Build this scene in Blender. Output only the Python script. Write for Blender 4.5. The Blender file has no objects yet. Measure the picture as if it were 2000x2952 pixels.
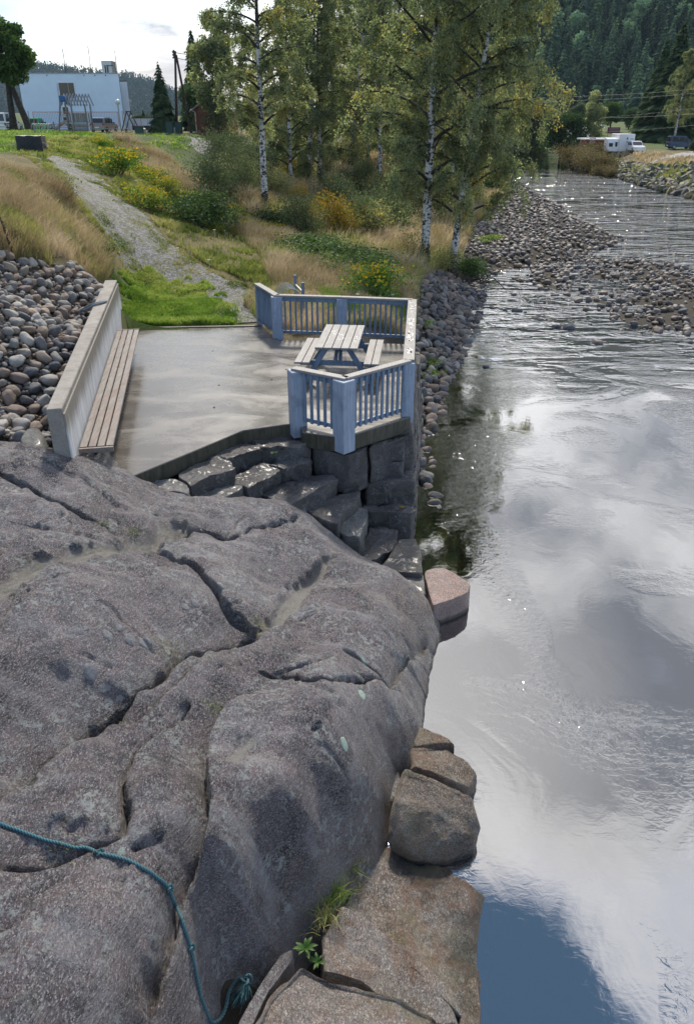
import bpy, bmesh, math, random
import numpy as np
from mathutils import Vector, Matrix
R = math.radians
random.seed(7)
rng = np.random.default_rng(7)
scene = bpy.context.scene
col = scene.collection

# ------------------------------------------------------------------ camera
F = 2140.0; W0, H0 = 2000.0, 2952.0
TH = math.atan(1136.0 / F)
CZ = 4.67                       # eye height above the paved platform (z = 0)
WATER = -2.0
cam = bpy.data.cameras.new("camera")
cam.sensor_fit = 'VERTICAL'; cam.sensor_height = 24; cam.lens = F / H0 * 24
cam.clip_start = 0.1; cam.clip_end = 8000
camo = bpy.data.objects.new("camera", cam); col.objects.link(camo)
camo.location = (0, 0, CZ); camo.rotation_euler = (math.pi / 2 - TH, 0, 0)
scene.camera = camo

# ------------------------------------------------------------------ sun, sky, exposure
SUN_EL, SUN_AZ = 45.0, 1.0     # degrees; azimuth to the right of straight ahead (+Y)
sun = bpy.data.lights.new("sun", 'SUN'); sun.energy = 2.9; sun.angle = R(6); sun.color = (1.0, .92, .80)
suno = bpy.data.objects.new("sun", sun); col.objects.link(suno)
sd = Vector((math.sin(R(SUN_AZ)) * math.cos(R(SUN_EL)), math.cos(R(SUN_AZ)) * math.cos(R(SUN_EL)), math.sin(R(SUN_EL))))
suno.rotation_euler = sd.to_track_quat('Z', 'Y').to_euler()
scene.view_settings.view_transform = 'Standard'
scene.view_settings.look = 'None'
scene.view_settings.gamma = 1
scene.view_settings.exposure = 0.62

world = bpy.data.worlds.new("World"); scene.world = world; world.use_nodes = True

class NT:
    """small helper to write node trees"""
    def __init__(s, tree):
        s.t = tree; s.t.nodes.clear()
    def n(s, typ, ins=None, **kw):
        nd = s.t.nodes.new(typ)
        for k, v in kw.items(): setattr(nd, k, v)
        if ins:
            for k, v in ins.items():
                sk = nd.inputs[k]
                if isinstance(v, bpy.types.NodeSocket): s.t.links.new(v, sk)
                elif isinstance(v, bpy.types.Node): s.t.links.new(v.outputs[0], sk)
                else: sk.default_value = v
        return nd
    def math(s, op, a, b=None, clamp=False):
        ins = {0: a}
        if b is not None: ins[1] = b
        return s.n('ShaderNodeMath', ins, operation=op, use_clamp=clamp).outputs[0]
    def ramp(s, fac, stops, interp='LINEAR'):
        nd = s.n('ShaderNodeValToRGB', {0: fac}); cr = nd.color_ramp; cr.interpolation = interp
        while len(cr.elements) < len(stops): cr.elements.new(.5)
        for e, (p, c) in zip(cr.elements, stops):
            e.position = p; e.color = (c, c, c, 1) if isinstance(c, (int, float)) else (*c, 1)
        return nd.outputs[0]
    def mix(s, fac, a, b, mode='MIX'):
        nd = s.n('ShaderNodeMix', data_type='RGBA', blend_type=mode)
        for k, v in ((0, fac), (6, a), (7, b)):
            if isinstance(v, bpy.types.NodeSocket): s.t.links.new(v, nd.inputs[k])
            elif isinstance(v, (int, float)): nd.inputs[k].default_value = v if k == 0 else (v, v, v, 1)
            else: nd.inputs[k].default_value = (*v, 1)
        return nd.outputs[2]
    def noise(s, vec, scale, detail=3, rough=.55, dist=0.0):
        ins = {'Scale': scale, 'Detail': detail, 'Roughness': rough, 'Distortion': dist}
        if vec is not None: ins['Vector'] = vec
        return s.n('ShaderNodeTexNoise', ins).outputs[0]
    def link(s, a, b): s.t.links.new(a, b)

def build_world():
    t = NT(world.node_tree)
    tc = t.n('ShaderNodeTexCoord').outputs['Generated']
    sky = t.n('ShaderNodeTexSky', sky_type='NISHITA', sun_disc=False, sun_elevation=R(SUN_EL), sun_rotation=R(SUN_AZ),
              air_density=1.0, dust_density=1.2, ozone_density=1.6).outputs[0]
    sep = t.n('ShaderNodeSeparateXYZ', {0: tc})
    zc = t.math('MAXIMUM', sep.outputs[2], 0.0)
    zz = t.math('ADD', zc, 0.22)
    cx = t.math('DIVIDE', sep.outputs[0], zz); cy = t.math('DIVIDE', sep.outputs[1], zz)
    cv = t.n('ShaderNodeCombineXYZ', {0: cx, 1: cy, 2: 3.7}).outputs[0]
    n1 = t.noise(cv, 1.15, 6, .55, .0)
    n2 = t.noise(cv, 2.6, 7, .62, .1)
    cover = t.ramp(t.math('ADD', t.math('MULTIPLY', n1, .75), t.math('MULTIPLY', n2, .25)), [(.34, 0.0), (.50, 1.0)])
    # gap of clear sky ahead and high, and clear sky behind the viewer
    def blob(az, el, r0, r1):
        d = (math.sin(R(az)) * math.cos(R(el)), math.cos(R(az)) * math.cos(R(el)), math.sin(R(el)))
        dv = t.n('ShaderNodeVectorMath', {0: tc, 1: d}, operation='DOT_PRODUCT').outputs[1]
        ang = t.math('ARCCOSINE', t.math('MINIMUM', dv, 1.0))
        ang = t.math('ADD', ang, t.math('MULTIPLY', t.math('SUBTRACT', n2, .5), .20))
        return t.n('ShaderNodeMapRange', {0: ang, 1: R(r0), 2: R(r1), 3: 1.0, 4: 0.0}).outputs[0]
    g = blob(14, 63, 9.5, 12.5)
    cover = t.math('SUBTRACT', cover, g, clamp=True)
    g3 = blob(-24, 8, 3, 13)
    cover = t.math('SUBTRACT', cover, t.math('MULTIPLY', g3, .75), clamp=True)
    back = t.n('ShaderNodeMapRange', {0: sep.outputs[1], 1: -.15, 2: .25, 3: .12, 4: 1.0}).outputs[0]
    cover = t.math('MULTIPLY', cover, back, clamp=True)
    # cloud brightness: white near the sun, greyer away, grey bellies
    dv = t.n('ShaderNodeVectorMath', {0: tc, 1: tuple(sd)}, operation='DOT_PRODUCT').outputs[1]
    glow = t.n('ShaderNodeMapRange', {0: dv, 1: .93, 2: .998, 3: 0.0, 4: .7}).outputs[0]
    cv2 = t.n('ShaderNodeCombineXYZ', {0: cx, 1: cy, 2: 9.1}).outputs[0]
    belly = t.ramp(t.noise(cv2, 1.9, 8, .62, .15), [(.40, 0.0), (.60, .8)])
    b1 = blob(17, 48, 2.5, 7); b2 = blob(34, 51, 6, 10); b3 = blob(23, 42, 5, 10); b4 = blob(9, 17, 5, 12)
    belly = t.math('ADD', belly, t.math('ADD', b1, t.math('ADD', t.math('MULTIPLY', b2, .9), t.math('MULTIPLY', b4, .6))), clamp=True)
    belly = t.math('SUBTRACT', belly, t.math('MULTIPLY', b3, .95), clamp=True)
    ccol = t.mix(belly, (2.0, 2.1, 2.35), (7.8, 7.7, 7.5))
    ccol = t.mix(glow, ccol, (7.6, 7.3, 6.9))
    lowb = t.n('ShaderNodeMapRange', {0: zc, 1: 0.0, 2: .09, 3: 1.0, 4: 0.0}).outputs[0]
    ccol = t.mix(t.math('MULTIPLY', lowb, .6), ccol, (7.0, 6.3, 5.7))
    sky = t.mix(g, sky, (.7, 1.3, 2.15)); sky = t.mix(t.math('MULTIPLY', g3, .7), sky, (3.3, 4.3, 5.6))
    c = t.mix(cover, sky, ccol)
    bg = t.n('ShaderNodeBackground', {0: c, 1: 0.15})
    t.n('ShaderNodeOutputWorld', {0: bg.outputs[0]})
build_world()

# ------------------------------------------------------------------ picture ray <-> world helpers
ct, st_ = math.cos(TH), math.sin(TH)
def ray(px, py):
    px = np.asarray(px, float); py = np.asarray(py, float)
    u = (px - W0 / 2) / F; v = (py - H0 / 2) / F
    return u, ct - v * st_, -st_ - v * ct
def at_z(px, py, z):
    u, y, d = ray(px, py); t = (z - CZ) / d
    return (float(u * t), float(y * t), float(z))
def at_d(px, py, D):
    u, y, d = ray(px, py); t = D / y
    return (float(u * t), float(D), float(CZ + d * t))
def hit(px, py, hf, t0=2.0, t1=400.0, n=500):
    """where the ray of a picture point meets the height field hf(x, y)"""
    px = np.atleast_1d(np.asarray(px, float)); py = np.atleast_1d(np.asarray(py, float))
    u, y, d = ray(px, py)
    ts = t0 * (t1 / t0) ** np.linspace(0, 1, n)
    T = ts[None, :]
    X = u[:, None] * T; Y = y[:, None] * T; Z = CZ + d[:, None] * T
    G = hf(X.ravel(), Y.ravel()).reshape(X.shape)
    below = Z <= G
    i = np.argmax(below, 1); i[~below.any(1)] = n - 1
    i = np.maximum(i, 1)
    r = np.arange(len(px))
    a = Z[r, i - 1] - G[r, i - 1]; b = G[r, i] - Z[r, i]
    f = a / np.maximum(a + b, 1e-9); f = np.clip(f, 0, 1)
    t = ts[i - 1] + f * (ts[i] - ts[i - 1])
    x, yy = u * t, y * t
    return np.stack([x, yy, hf(x, yy)], 1)

# ------------------------------------------------------------------ noise
def _h(ix, iy, iz, s):
    n = (ix * 374761393 + iy * 668265263 + iz * 1274126177 + s * 974634777) & 0xffffffff
    n = ((n ^ (n >> 13)) * 1274126177) & 0xffffffff
    return ((n ^ (n >> 16)) & 0xffff) / 65535.0
def vn(x, y, z=None, s=0):
    x = np.asarray(x, float); y = np.asarray(y, float)
    z = np.zeros_like(x) if z is None else np.asarray(z, float)
    ix, iy, iz = np.floor(x).astype(np.int64), np.floor(y).astype(np.int64), np.floor(z).astype(np.int64)
    fx, fy, fz = x - ix, y - iy, z - iz
    fx, fy, fz = [q * q * q * (q * (q * 6 - 15) + 10) for q in (fx, fy, fz)]
    r = 0
    for a in (0, 1):
        for b in (0, 1):
            for c in (0, 1):
                w = (fx if a else 1 - fx) * (fy if b else 1 - fy) * (fz if c else 1 - fz)
                r = r + w * _h(ix + a, iy + b, iz + c, s)
    return r * 2 - 1
def fbm(x, y, z=None, s=0, o=4, g=.5):
    r = 0; a = 1; k = 1
    for i in range(o):
        r = r + a * vn(x * k + 17 * i, y * k - 9 * i, None if z is None else z * k, s + i); a *= g; k *= 2.03
    return r
def sstep(x, a, b):
    t = np.clip((x - a) / (b - a), 0, 1); return t * t * (3 - 2 * t)
def seg_dist(X, Y, pts):
    """distance to a polyline, signed side, and position along it 0..1"""
    best = np.full(X.shape, 1e9); sgn = np.zeros(X.shape); along = np.zeros(X.shape)
    L = [0]
    for a, b in zip(pts[:-1], pts[1:]): L.append(L[-1] + math.hypot(b[0] - a[0], b[1] - a[1]))
    for i, (a, b) in enumerate(zip(pts[:-1], pts[1:])):
        dx, dy = b[0] - a[0], b[1] - a[1]; l2 = dx * dx + dy * dy + 1e-12
        t = np.clip(((X - a[0]) * dx + (Y - a[1]) * dy) / l2, 0, 1)
        ex, ey = X - a[0] - t * dx, Y - a[1] - t * dy
        d = np.hypot(ex, ey); m = d < best
        best = np.where(m, d, best)
        sgn = np.where(m, np.sign(dx * ey - dy * ex), sgn)
        along = np.where(m, (L[i] + t * (L[i + 1] - L[i])) / L[-1], along)
    return best, sgn, along
def inside(X, Y, poly):
    c = np.zeros(X.shape, bool); n = len(poly)
    for i in range(n):
        x1, y1 = poly[i][:2]; x2, y2 = poly[(i + 1) % n][:2]
        if y1 == y2: continue
        m = ((y1 > Y) != (y2 > Y)) & (X < (x2 - x1) * (Y - y1) / (y2 - y1) + x1)
        c ^= m
    return c
def poly_sd(X, Y, poly):
    """signed distance, positive inside"""
    d, _, _ = seg_dist(X, Y, list(poly) + [poly[0]])
    return np.where(inside(X, Y, poly), d, -d)
class RBF:
    def __init__(s, pts, c, lam=0.0):
        P = np.array(pts, float); s.P = P[:, :2]; s.c = c
        n = len(P); D = np.hypot(P[:, None, 0] - P[None, :, 0], P[:, None, 1] - P[None, :, 1])
        A = np.zeros((n + 3, n + 3)); A[:n, :n] = -np.sqrt(D * D + c * c) + np.eye(n) * -lam * 0
        A[:n, n] = 1; A[:n, n + 1:] = s.P; A[n, :n] = 1; A[n + 1:, :n] = s.P.T
        A[:n, :n] += np.eye(n) * lam
        s.w = np.linalg.solve(A, np.r_[P[:, 2], 0, 0, 0])
    def __call__(s, x, y):
        x = np.asarray(x, float); y = np.asarray(y, float); sh = x.shape
        x = x.ravel(); y = y.ravel(); out = np.empty(len(x))
        for i in range(0, len(x), 40000):
            a, b = x[i:i + 40000], y[i:i + 40000]
            K = -np.sqrt((a[:, None] - s.P[:, 0]) ** 2 + (b[:, None] - s.P[:, 1]) ** 2 + s.c ** 2)
            out[i:i + 40000] = K @ s.w[:-3] + s.w[-3] + a * s.w[-2] + b * s.w[-1]
        return out.reshape(sh)

# ------------------------------------------------------------------ object helpers
def tag(o, label=None, cat=None, group=None, kind=None):
    if label: o['label'] = label
    if cat: o['category'] = cat
    if group: o['group'] = group
    if kind: o['kind'] = kind
    return o
def link(name, me, mats, parent=None, smooth=False):
    o = bpy.data.objects.new(name, me); col.objects.link(o)
    for m in (mats if isinstance(mats, (list, tuple)) else [mats]):
        me.materials.append(m)
    if smooth: me.polygons.foreach_set('use_smooth', np.ones(len(me.polygons), bool))
    if parent is not None: o.parent = parent
    return o
def empty(name, loc=(0, 0, 0), rz=0.0):
    o = bpy.data.objects.new(name, None); col.objects.link(o)
    o.location = loc; o.rotation_euler = (0, 0, rz); o.empty_display_size = .2
    return o
def np_mesh(name, V, Fc, attrs=None, mat_idx=None):
    """fast mesh from arrays; Fc is (n,3) or (n,4)"""
    V = np.asarray(V, np.float32); Fc = np.asarray(Fc, np.int32); k = Fc.shape[1]
    me = bpy.data.meshes.new(name)
    me.vertices.add(len(V)); me.vertices.foreach_set('co', V.ravel())
    me.loops.add(Fc.size); me.loops.foreach_set('vertex_index', Fc.ravel())
    me.polygons.add(len(Fc)); me.polygons.foreach_set('loop_start', np.arange(0, Fc.size, k, dtype=np.int32))
    if mat_idx is not None: me.polygons.foreach_set('material_index', np.asarray(mat_idx, np.int32))
    if attrs:
        for an, av in attrs.items():
            a = me.attributes.new(an, 'FLOAT', 'POINT'); a.data.foreach_set('value', np.asarray(av, np.float32))
    me.update(calc_edges=True)
    return me
def grid_mesh(name, X, Y, Z, attrs=None, keep=None):
    ny, nx = X.shape
    idx = np.arange(nx * ny).reshape(ny, nx)
    Q = np.stack([idx[:-1, :-1], idx[:-1, 1:], idx[1:, 1:], idx[1:, :-1]], -1).reshape(-1, 4)
    V = np.stack([X.ravel(), Y.ravel(), Z.ravel()], 1)
    if keep is not None:
        Q = Q[keep.ravel()[Q].any(1)]
        used = np.unique(Q); remap = -np.ones(len(V), int); remap[used] = np.arange(len(used))
        V = V[used]; Q = remap[Q]
        attrs = {k: np.asarray(v).ravel()[used] for k, v in (attrs or {}).items()}
    else:
        attrs = {k: np.asarray(v).ravel() for k, v in (attrs or {}).items()}
    return np_mesh(name, V, Q, attrs)

class MB:
    """collects boxes, bars, tubes, prisms; builds ONE mesh"""
    def __init__(s): s.v = []; s.f = []
    def add(s, v, f):
        o = len(s.v); s.v += [tuple(map(float, p)) for p in v]; s.f += [[i + o for i in q] for q in f]; return s
    def box(s, c, sz, rz=0.0, M=None):
        x, y, z = [q / 2 for q in sz]
        vs = [Vector((i * x, j * y, k * z)) for k in (-1, 1) for j in (-1, 1) for i in (-1, 1)]
        A = Matrix.Rotation(rz, 3, 'Z') if M is None else M
        vs = [A @ v + Vector(c) for v in vs]
        return s.add(vs, [(0, 2, 3, 1), (4, 5, 7, 6), (0, 1, 5, 4), (2, 6, 7, 3), (0, 4, 6, 2), (1, 3, 7, 5)])
    def bar(s, a, b, w, h, up=(0, 0, 1)):
        """board from a to b, w across, h along up"""
        a, b = Vector(a), Vector(b); d = b - a; L = d.length; d.normalize()
        side = d.cross(Vector(up))
        if side.length < 1e-5: side = d.cross(Vector((1, 0, 0)))
        side.normalize(); u = side.cross(d); u.normalize()
        M = Matrix((side, d, u)).transposed()
        return s.box((a + b) / 2, (w, L, h), M=M)
    def tube(s, pts, r, n=8, cap=True):
        pts = [Vector(p) for p in pts]; m = len(pts)
        rs = r if isinstance(r, (list, tuple, np.ndarray)) else [r] * m
        V = []; nrm = None
        for i, p in enumerate(pts):
            d = (pts[min(i + 1, m - 1)] - pts[max(i - 1, 0)]).normalized()
            if nrm is None:
                nrm = d.orthogonal().normalized()
            else:
                nrm = (nrm - d * nrm.dot(d)); nrm.normalize()
            bn = d.cross(nrm)
            for k in range(n):
                a = 2 * math.pi * k / n
                V.append(p + (nrm * math.cos(a) + bn * math.sin(a)) * rs[i])
        Fc = [(i * n + k, i * n + (k + 1) % n, (i + 1) * n + (k + 1) % n, (i + 1) * n + k) for i in range(m - 1) for k in range(n)]
        if cap: Fc += [tuple(range(n))[::-1], tuple((m - 1) * n + k for k in range(n))]
        return s.add(V, Fc)
    def prism(s, poly, z0, z1):
        n = len(poly)
        z0 = z0 if hasattr(z0, '__len__') else [z0] * n; z1 = z1 if hasattr(z1, '__len__') else [z1] * n
        V = [(p[0], p[1], z0[i]) for i, p in enumerate(poly)] + [(p[0], p[1], z1[i]) for i, p in enumerate(poly)]
        Fc = [tuple(range(n))[::-1], tuple(range(n, 2 * n))] + [(i, (i + 1) % n, n + (i + 1) % n, n + i) for i in range(n)]
        return s.add(V, Fc)
    def side_prism(s, prof, x0, x1, axis='x'):
        """profile in (y,z) extruded along x"""
        n = len(prof)
        V = [(x0, p[0], p[1]) for p in prof] + [(x1, p[0], p[1]) for p in prof]
        return s.add(V, [tuple(range(n)), tuple(range(n, 2 * n))[::-1]] + [(i, n + i, n + (i + 1) % n, (i + 1) % n) for i in range(n)])
    def ball(s, c, r, n=10, sq=(1, 1, 1)):
        V = []; Fc = []; m = n // 2 + 1
        for i in range(1, m):
            a = math.pi * i / m
            for k in range(n):
                b = 2 * math.pi * k / n
                V.append((c[0] + r * sq[0] * math.sin(a) * math.cos(b), c[1] + r * sq[1] * math.sin(a) * math.sin(b), c[2] + r * sq[2] * math.cos(a)))
        top = len(V); V.append((c[0], c[1], c[2] + r * sq[2])); V.append((c[0], c[1], c[2] - r * sq[2]))
        for i in range(m - 2):
            for k in range(n): Fc.append((i * n + k, (i + 1) * n + k, (i + 1) * n + (k + 1) % n, i * n + (k + 1) % n))
        for k in range(n):
            Fc.append((top, k, (k + 1) % n)); Fc.append((top + 1, (m - 2) * n + (k + 1) % n, (m - 2) * n + k))
        return s.add(V, Fc)
    def xf(s, M):
        s.v = [tuple(M @ Vector(p)) for p in s.v]; return s
    def build(s, name, mat, parent=None, smooth=False, bevel=0.0, seg=1):
        me = bpy.data.meshes.new(name); me.from_pydata(s.v, [], s.f)
        bm = bmesh.new(); bm.from_mesh(me)
        bmesh.ops.recalc_face_normals(bm, faces=bm.faces)
        if bevel > 0:
            bmesh.ops.bevel(bm, geom=[e for e in bm.edges if len(e.link_faces) == 2 and e.calc_face_angle() > .5], offset=bevel, segments=seg, affect='EDGES', clamp_overlap=True)
        bm.to_mesh(me); bm.free()
        return link(name, me, mat, parent, smooth)
def copy_tree(o, parent=None):
    c = o.copy(); col.objects.link(c); c.parent = parent
    for ch in list(o.children): copy_tree(ch, c)
    return c

# ------------------------------------------------------------------ materials
def mat(name, disp=None):
    m = bpy.data.materials.new(name); m.use_nodes = True
    return m, NT(m.node_tree)
def bump(t, h, strength, dist, prev=None):
    ins = {'Height': h, 'Strength': strength, 'Distance': dist}
    if prev is not None: ins['Normal'] = prev
    return t.n('ShaderNodeBump', ins).outputs[0]
def principled(t, **ins):
    p = t.n('ShaderNodeBsdfPrincipled', {k.replace('_', ' '): v for k, v in ins.items()})
    t.n('ShaderNodeOutputMaterial', {0: p.outputs[0]}); return p
def simple(name, c, rough=.6, metal=0.0, var=.25, scale=6.0, bmp=0.0):
    m, t = mat(name); g = t.n('ShaderNodeTexCoord').outputs['Object']
    n = t.noise(g, scale, 5, .6)
    c2 = tuple(q * (1 - var) for q in c); c3 = tuple(min(1, q * (1 + var * .6)) for q in c)
    cc = t.mix(t.ramp(n, [(.3, 0.0), (.7, 1.0)]), c2, c3)
    ins = dict(Base_Color=cc, Roughness=rough, Metallic=metal)
    if bmp > 0: ins['Normal'] = bump(t, t.noise(g, scale * 6, 3), bmp, .01)
    principled(t, **ins); return m

def rock_mat(name, dark, light, pink, rough=(.38, .62), lichen=.5, scale=1.0, wet=0.0, attr=True, moss=0.0, rust=0.0):
    bs = 1.0
    m, t = mat(name)
    g = t.n('ShaderNodeNewGeometry'); P = g.outputs['Position']
    vm = t.n('ShaderNodeVectorMath', {0: P, 1: (scale, scale, scale)}, operation='MULTIPLY').outputs[0]
    # foliation: stretched noise
    mp = t.n('ShaderNodeMapping', {'Vector': vm, 'Rotation': (.2, .35, .6), 'Scale': (1.0, .35, 1.4)}).outputs[0]
    big = t.noise(vm, 1.1, 6, .6, .6)
    mid = t.noise(mp, 7, 6, .65)
    grain = t.noise(mp, 60, 3, .7)
    vor = t.n('ShaderNodeTexVoronoi', {'Vector': t.n('ShaderNodeMapping', {'Vector': vm, 'Rotation': (.2, .35, .6), 'Scale': (1.0, .6, 1.2)}).outputs[0], 'Scale': 150.0}).outputs['Color']
    vs = t.n('ShaderNodeSeparateColor', {0: vor}).outputs[0]
    c = t.mix(t.ramp(big, [(.38, 0.0), (.62, 1.0)]), dark, light)
    c = t.mix(t.math('MULTIPLY', t.ramp(mid, [(.42, 0.0), (.62, 1.0)]), .55), c, pink)
    c = t.mix(t.math('MULTIPLY', t.ramp(grain, [(.50, 0.0), (.66, 1.0)]), .6), c, tuple(min(1, q * 2.1) for q in light))
    c = t.mix(t.math('MULTIPLY', t.ramp(vs, [(.0, 1.0), (.28, 0.0)]), .75), c, tuple(q * .28 for q in dark))
    c = t.mix(t.math('MULTIPLY', t.ramp(vs, [(.86, 0.0), (.97, 1.0)]), .7), c, tuple(min(1, q * 2.6) for q in light))
    band = t.noise(t.n('ShaderNodeMapping', {'Vector': vm, 'Rotation': (0, 0, .75), 'Scale': (.55, 3.2, 1.0)}).outputs[0], 1.3, 6, .68, .8)
    c = t.mix(t.math('MULTIPLY', t.ramp(band, [(.54, 0.0), (.68, 1.0)]), .55), c, tuple(min(1, q * 1.75) for q in light))
    c = t.mix(t.math('MULTIPLY', t.ramp(band, [(.30, 1.0), (.42, 0.0)]), .5), c, tuple(q * .6 for q in dark))
    zz_ = t.n('ShaderNodeSeparateXYZ', {0: P}).outputs[2]
    lowm = t.n('ShaderNodeMapRange', {0: t.math('ADD', zz_, t.math('MULTIPLY', big, .6)), 1: -1.45, 2: -.5, 3: .55, 4: 0.0}).outputs[0]
    c = t.mix(t.math('MULTIPLY', t.math('MULTIPLY', lowm, 1.0 if attr else .35), t.ramp(mid, [(.35, .2), (.6, 1.0)])), c, (light[0] * 1.15, light[1] * .98, light[2] * .72))
    wl = t.n('ShaderNodeMapRange', {0: t.math('ADD', zz_, t.math('MULTIPLY', mid, .06)), 1: -1.93, 2: -1.88, 3: .8, 4: 0.0}).outputs[0]
    c = t.mix(wl, c, tuple(q * .45 for q in dark))
    if rust > 0:
        rn = t.noise(vm, 2.3, 5, .65, 1.0)
        c = t.mix(t.math('MULTIPLY', t.ramp(rn, [(.48, 0.0), (.64, 1.0)]), rust), c, (.21, .105, .05))
    if moss > 0:
        mn = t.noise(vm, 1.8, 6, .65, .5)
        c = t.mix(t.math('MULTIPLY', t.ramp(mn, [(.5, 0.0), (.66, 1.0)]), moss), c, (.19, .19, .10))
    if lichen > 0:
        l1 = t.noise(vm, 2.2, 3, .5); l2 = t.noise(vm, 16, 4, .7, .4)
        lf = t.math('MULTIPLY', t.ramp(l1, [(.46, 0.0), (.58, 1.0)]), t.ramp(l2, [(.53, 0.0), (.59, 1.0)]))
        c = t.mix(t.math('MULTIPLY', lf, lichen), c, (.36, .38, .37))
        l3 = t.n('ShaderNodeTexVoronoi', {'Vector': vm, 'Scale': 2.1}).outputs['Distance']
        l3 = t.math('ADD', l3, t.math('MULTIPLY', t.noise(vm, 22, 3), .12))
        c = t.mix(t.math('MULTIPLY', t.ramp(l3, [(.095, 1.0), (.115, 0.0)]), lichen), c, (.42, .48, .43))
    h = t.math('ADD', t.math('MULTIPLY', mid, 1.0), t.math('MULTIPLY', grain, .45))
    if attr:
        fa = t.n('ShaderNodeAttribute', attribute_name='fill').outputs['Fac']
        fn = t.noise(P, 40, 4, .7)
        fcol = t.mix(fn, (.20, .19, .175), (.38, .365, .335))
        c = t.mix(fa, c, fcol)
        ma = t.n('ShaderNodeAttribute', attribute_name='soil').outputs['Fac']
        sf = t.math('MULTIPLY', ma, t.ramp(t.noise(P, 14, 4, .7), [(.40, 0.0), (.55, 1.0)]))
        c = t.mix(sf, c, (.07, .062, .025))
    rr = t.n('ShaderNodeMapRange', {0: t.math('ADD', t.math('MULTIPLY', big, .5), t.math('MULTIPLY', grain, .5)), 1: .35, 2: .65, 3: rough[0], 4: rough[1]}).outputs[0]
    hb = t.noise(mp, 34, 6, .75)
    nb = bump(t, t.math('ADD', h, t.math('MULTIPLY', hb, 1.5)), .95, .045 * bs / scale)
    nb = bump(t, vs, .28, .006 / scale, nb)
    principled(t, Base_Color=c, Roughness=rr, Normal=nb, Coat_Weight=wet, Coat_Roughness=.2)
    return m
M = {}
M['bedrock'] = rock_mat('bedrock', (.040, .037, .044), (.225, .212, .218), (.23, .17, .178), (.22, .48), 1.0)
M['brown_rock'] = rock_mat('brown_rock', (.065, .054, .045), (.26, .22, .18), (.26, .18, .145), (.33, .58), .5, 1.1, attr=False, moss=.35, rust=.35)
M['shelf_rock'] = rock_mat('shelf_rock', (.085, .075, .068), (.33, .30, .275), (.30, .22, .195), (.28, .52), .3, 1.0, attr=False, moss=.5, rust=.6)
M['wet_block'] = rock_mat('wet_block', (.026, .026, .029), (.125, .12, .12), (.11, .09, .083), (.34, .6), .5, 1.3, wet=.12, attr=False)
M['pink_block'] = rock_mat('pink_block', (.22, .16, .145), (.40, .31, .28), (.36, .23, .20), (.45, .7), .0, 1.3, attr=False)
M['grey_block'] = rock_mat('grey_block', (.10, .10, .095), (.22, .22, .21), (.19, .17, .16), (.28, .5), .4, 1.3, wet=.2, attr=False)
M['dark_stone'] = rock_mat('dark_stone', (.02, .022, .026), (.05, .053, .062), (.05, .05, .055), (.35, .6), .0, .6, attr=False)
def cobble_mat(name, cs, rough=(.6, .85)):
    m, t = mat(name)
    oi = t.n('ShaderNodeObjectInfo').outputs['Random']
    ra = t.n('ShaderNodeAttribute', attribute_name='rnd').outputs['Fac']
    r = t.math('FRACT', t.math('ADD', t.math('MULTIPLY', oi, 7.13), ra))
    k = len(cs)
    c = t.ramp(r, [(i / k, q) for i, q in enumerate(cs)], 'CONSTANT')
    P = t.n('ShaderNodeNewGeometry').outputs['Position']
    n = t.noise(P, 14, 5, .65); n2 = t.noise(P, 70, 3, .7)
    c = t.mix(t.math('MULTIPLY', t.ramp(n, [(.4, 0.0), (.65, 1.0)]), .5), c, t.mix(.5, c, (.33, .31, .28)))
    c = t.mix(t.math('MULTIPLY', t.ramp(n2, [(.5, 0.0), (.65, 1.0)]), .35), c, (.04, .04, .04))
    principled(t, Base_Color=c, Roughness=t.n('ShaderNodeMapRange', {0: n, 1: .35, 2: .65, 3: rough[0], 4: rough[1]}).outputs[0],
               Normal=bump(t, t.math('ADD', n, t.math('MULTIPLY', n2, .6)), .8, .02))
    return m
M['cobble_brown'] = cobble_mat('cobble_brown', [(.20, .14, .10), (.25, .18, .135), (.18, .13, .105), (.30, .225, .17)])
M['cobble_grey'] = cobble_mat('cobble_grey', [(.21, .20, .19), (.28, .265, .245), (.16, .155, .155), (.34, .325, .30)])
M['cobble_dark'] = cobble_mat('cobble_dark', [(.065, .07, .085), (.08, .075, .085), (.05, .055, .065), (.09, .085, .09)])
M['cobble_pale'] = cobble_mat('cobble_pale', [(.31, .28, .245), (.36, .33, .295), (.28, .245, .205), (.40, .37, .33)])
M['cobble_river'] = cobble_mat('cobble_river', [(.095, .07, .058), (.14, .102, .082), (.065, .053, .047), (.19, .15, .125), (.075, .065, .07), (.20, .175, .16)], (.42, .7))
M['cobble_mix'] = cobble_mat('cobble_mix', [(.17, .115, .08), (.15, .145, .14), (.08, .08, .09), (.22, .2, .17), (.14, .10, .08)])
M['riprap'] = cobble_mat('riprap', [(.06, .064, .05), (.045, .05, .048), (.085, .09, .045), (.17, .14, .045), (.06, .08, .03), (.10, .10, .075)])

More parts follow.
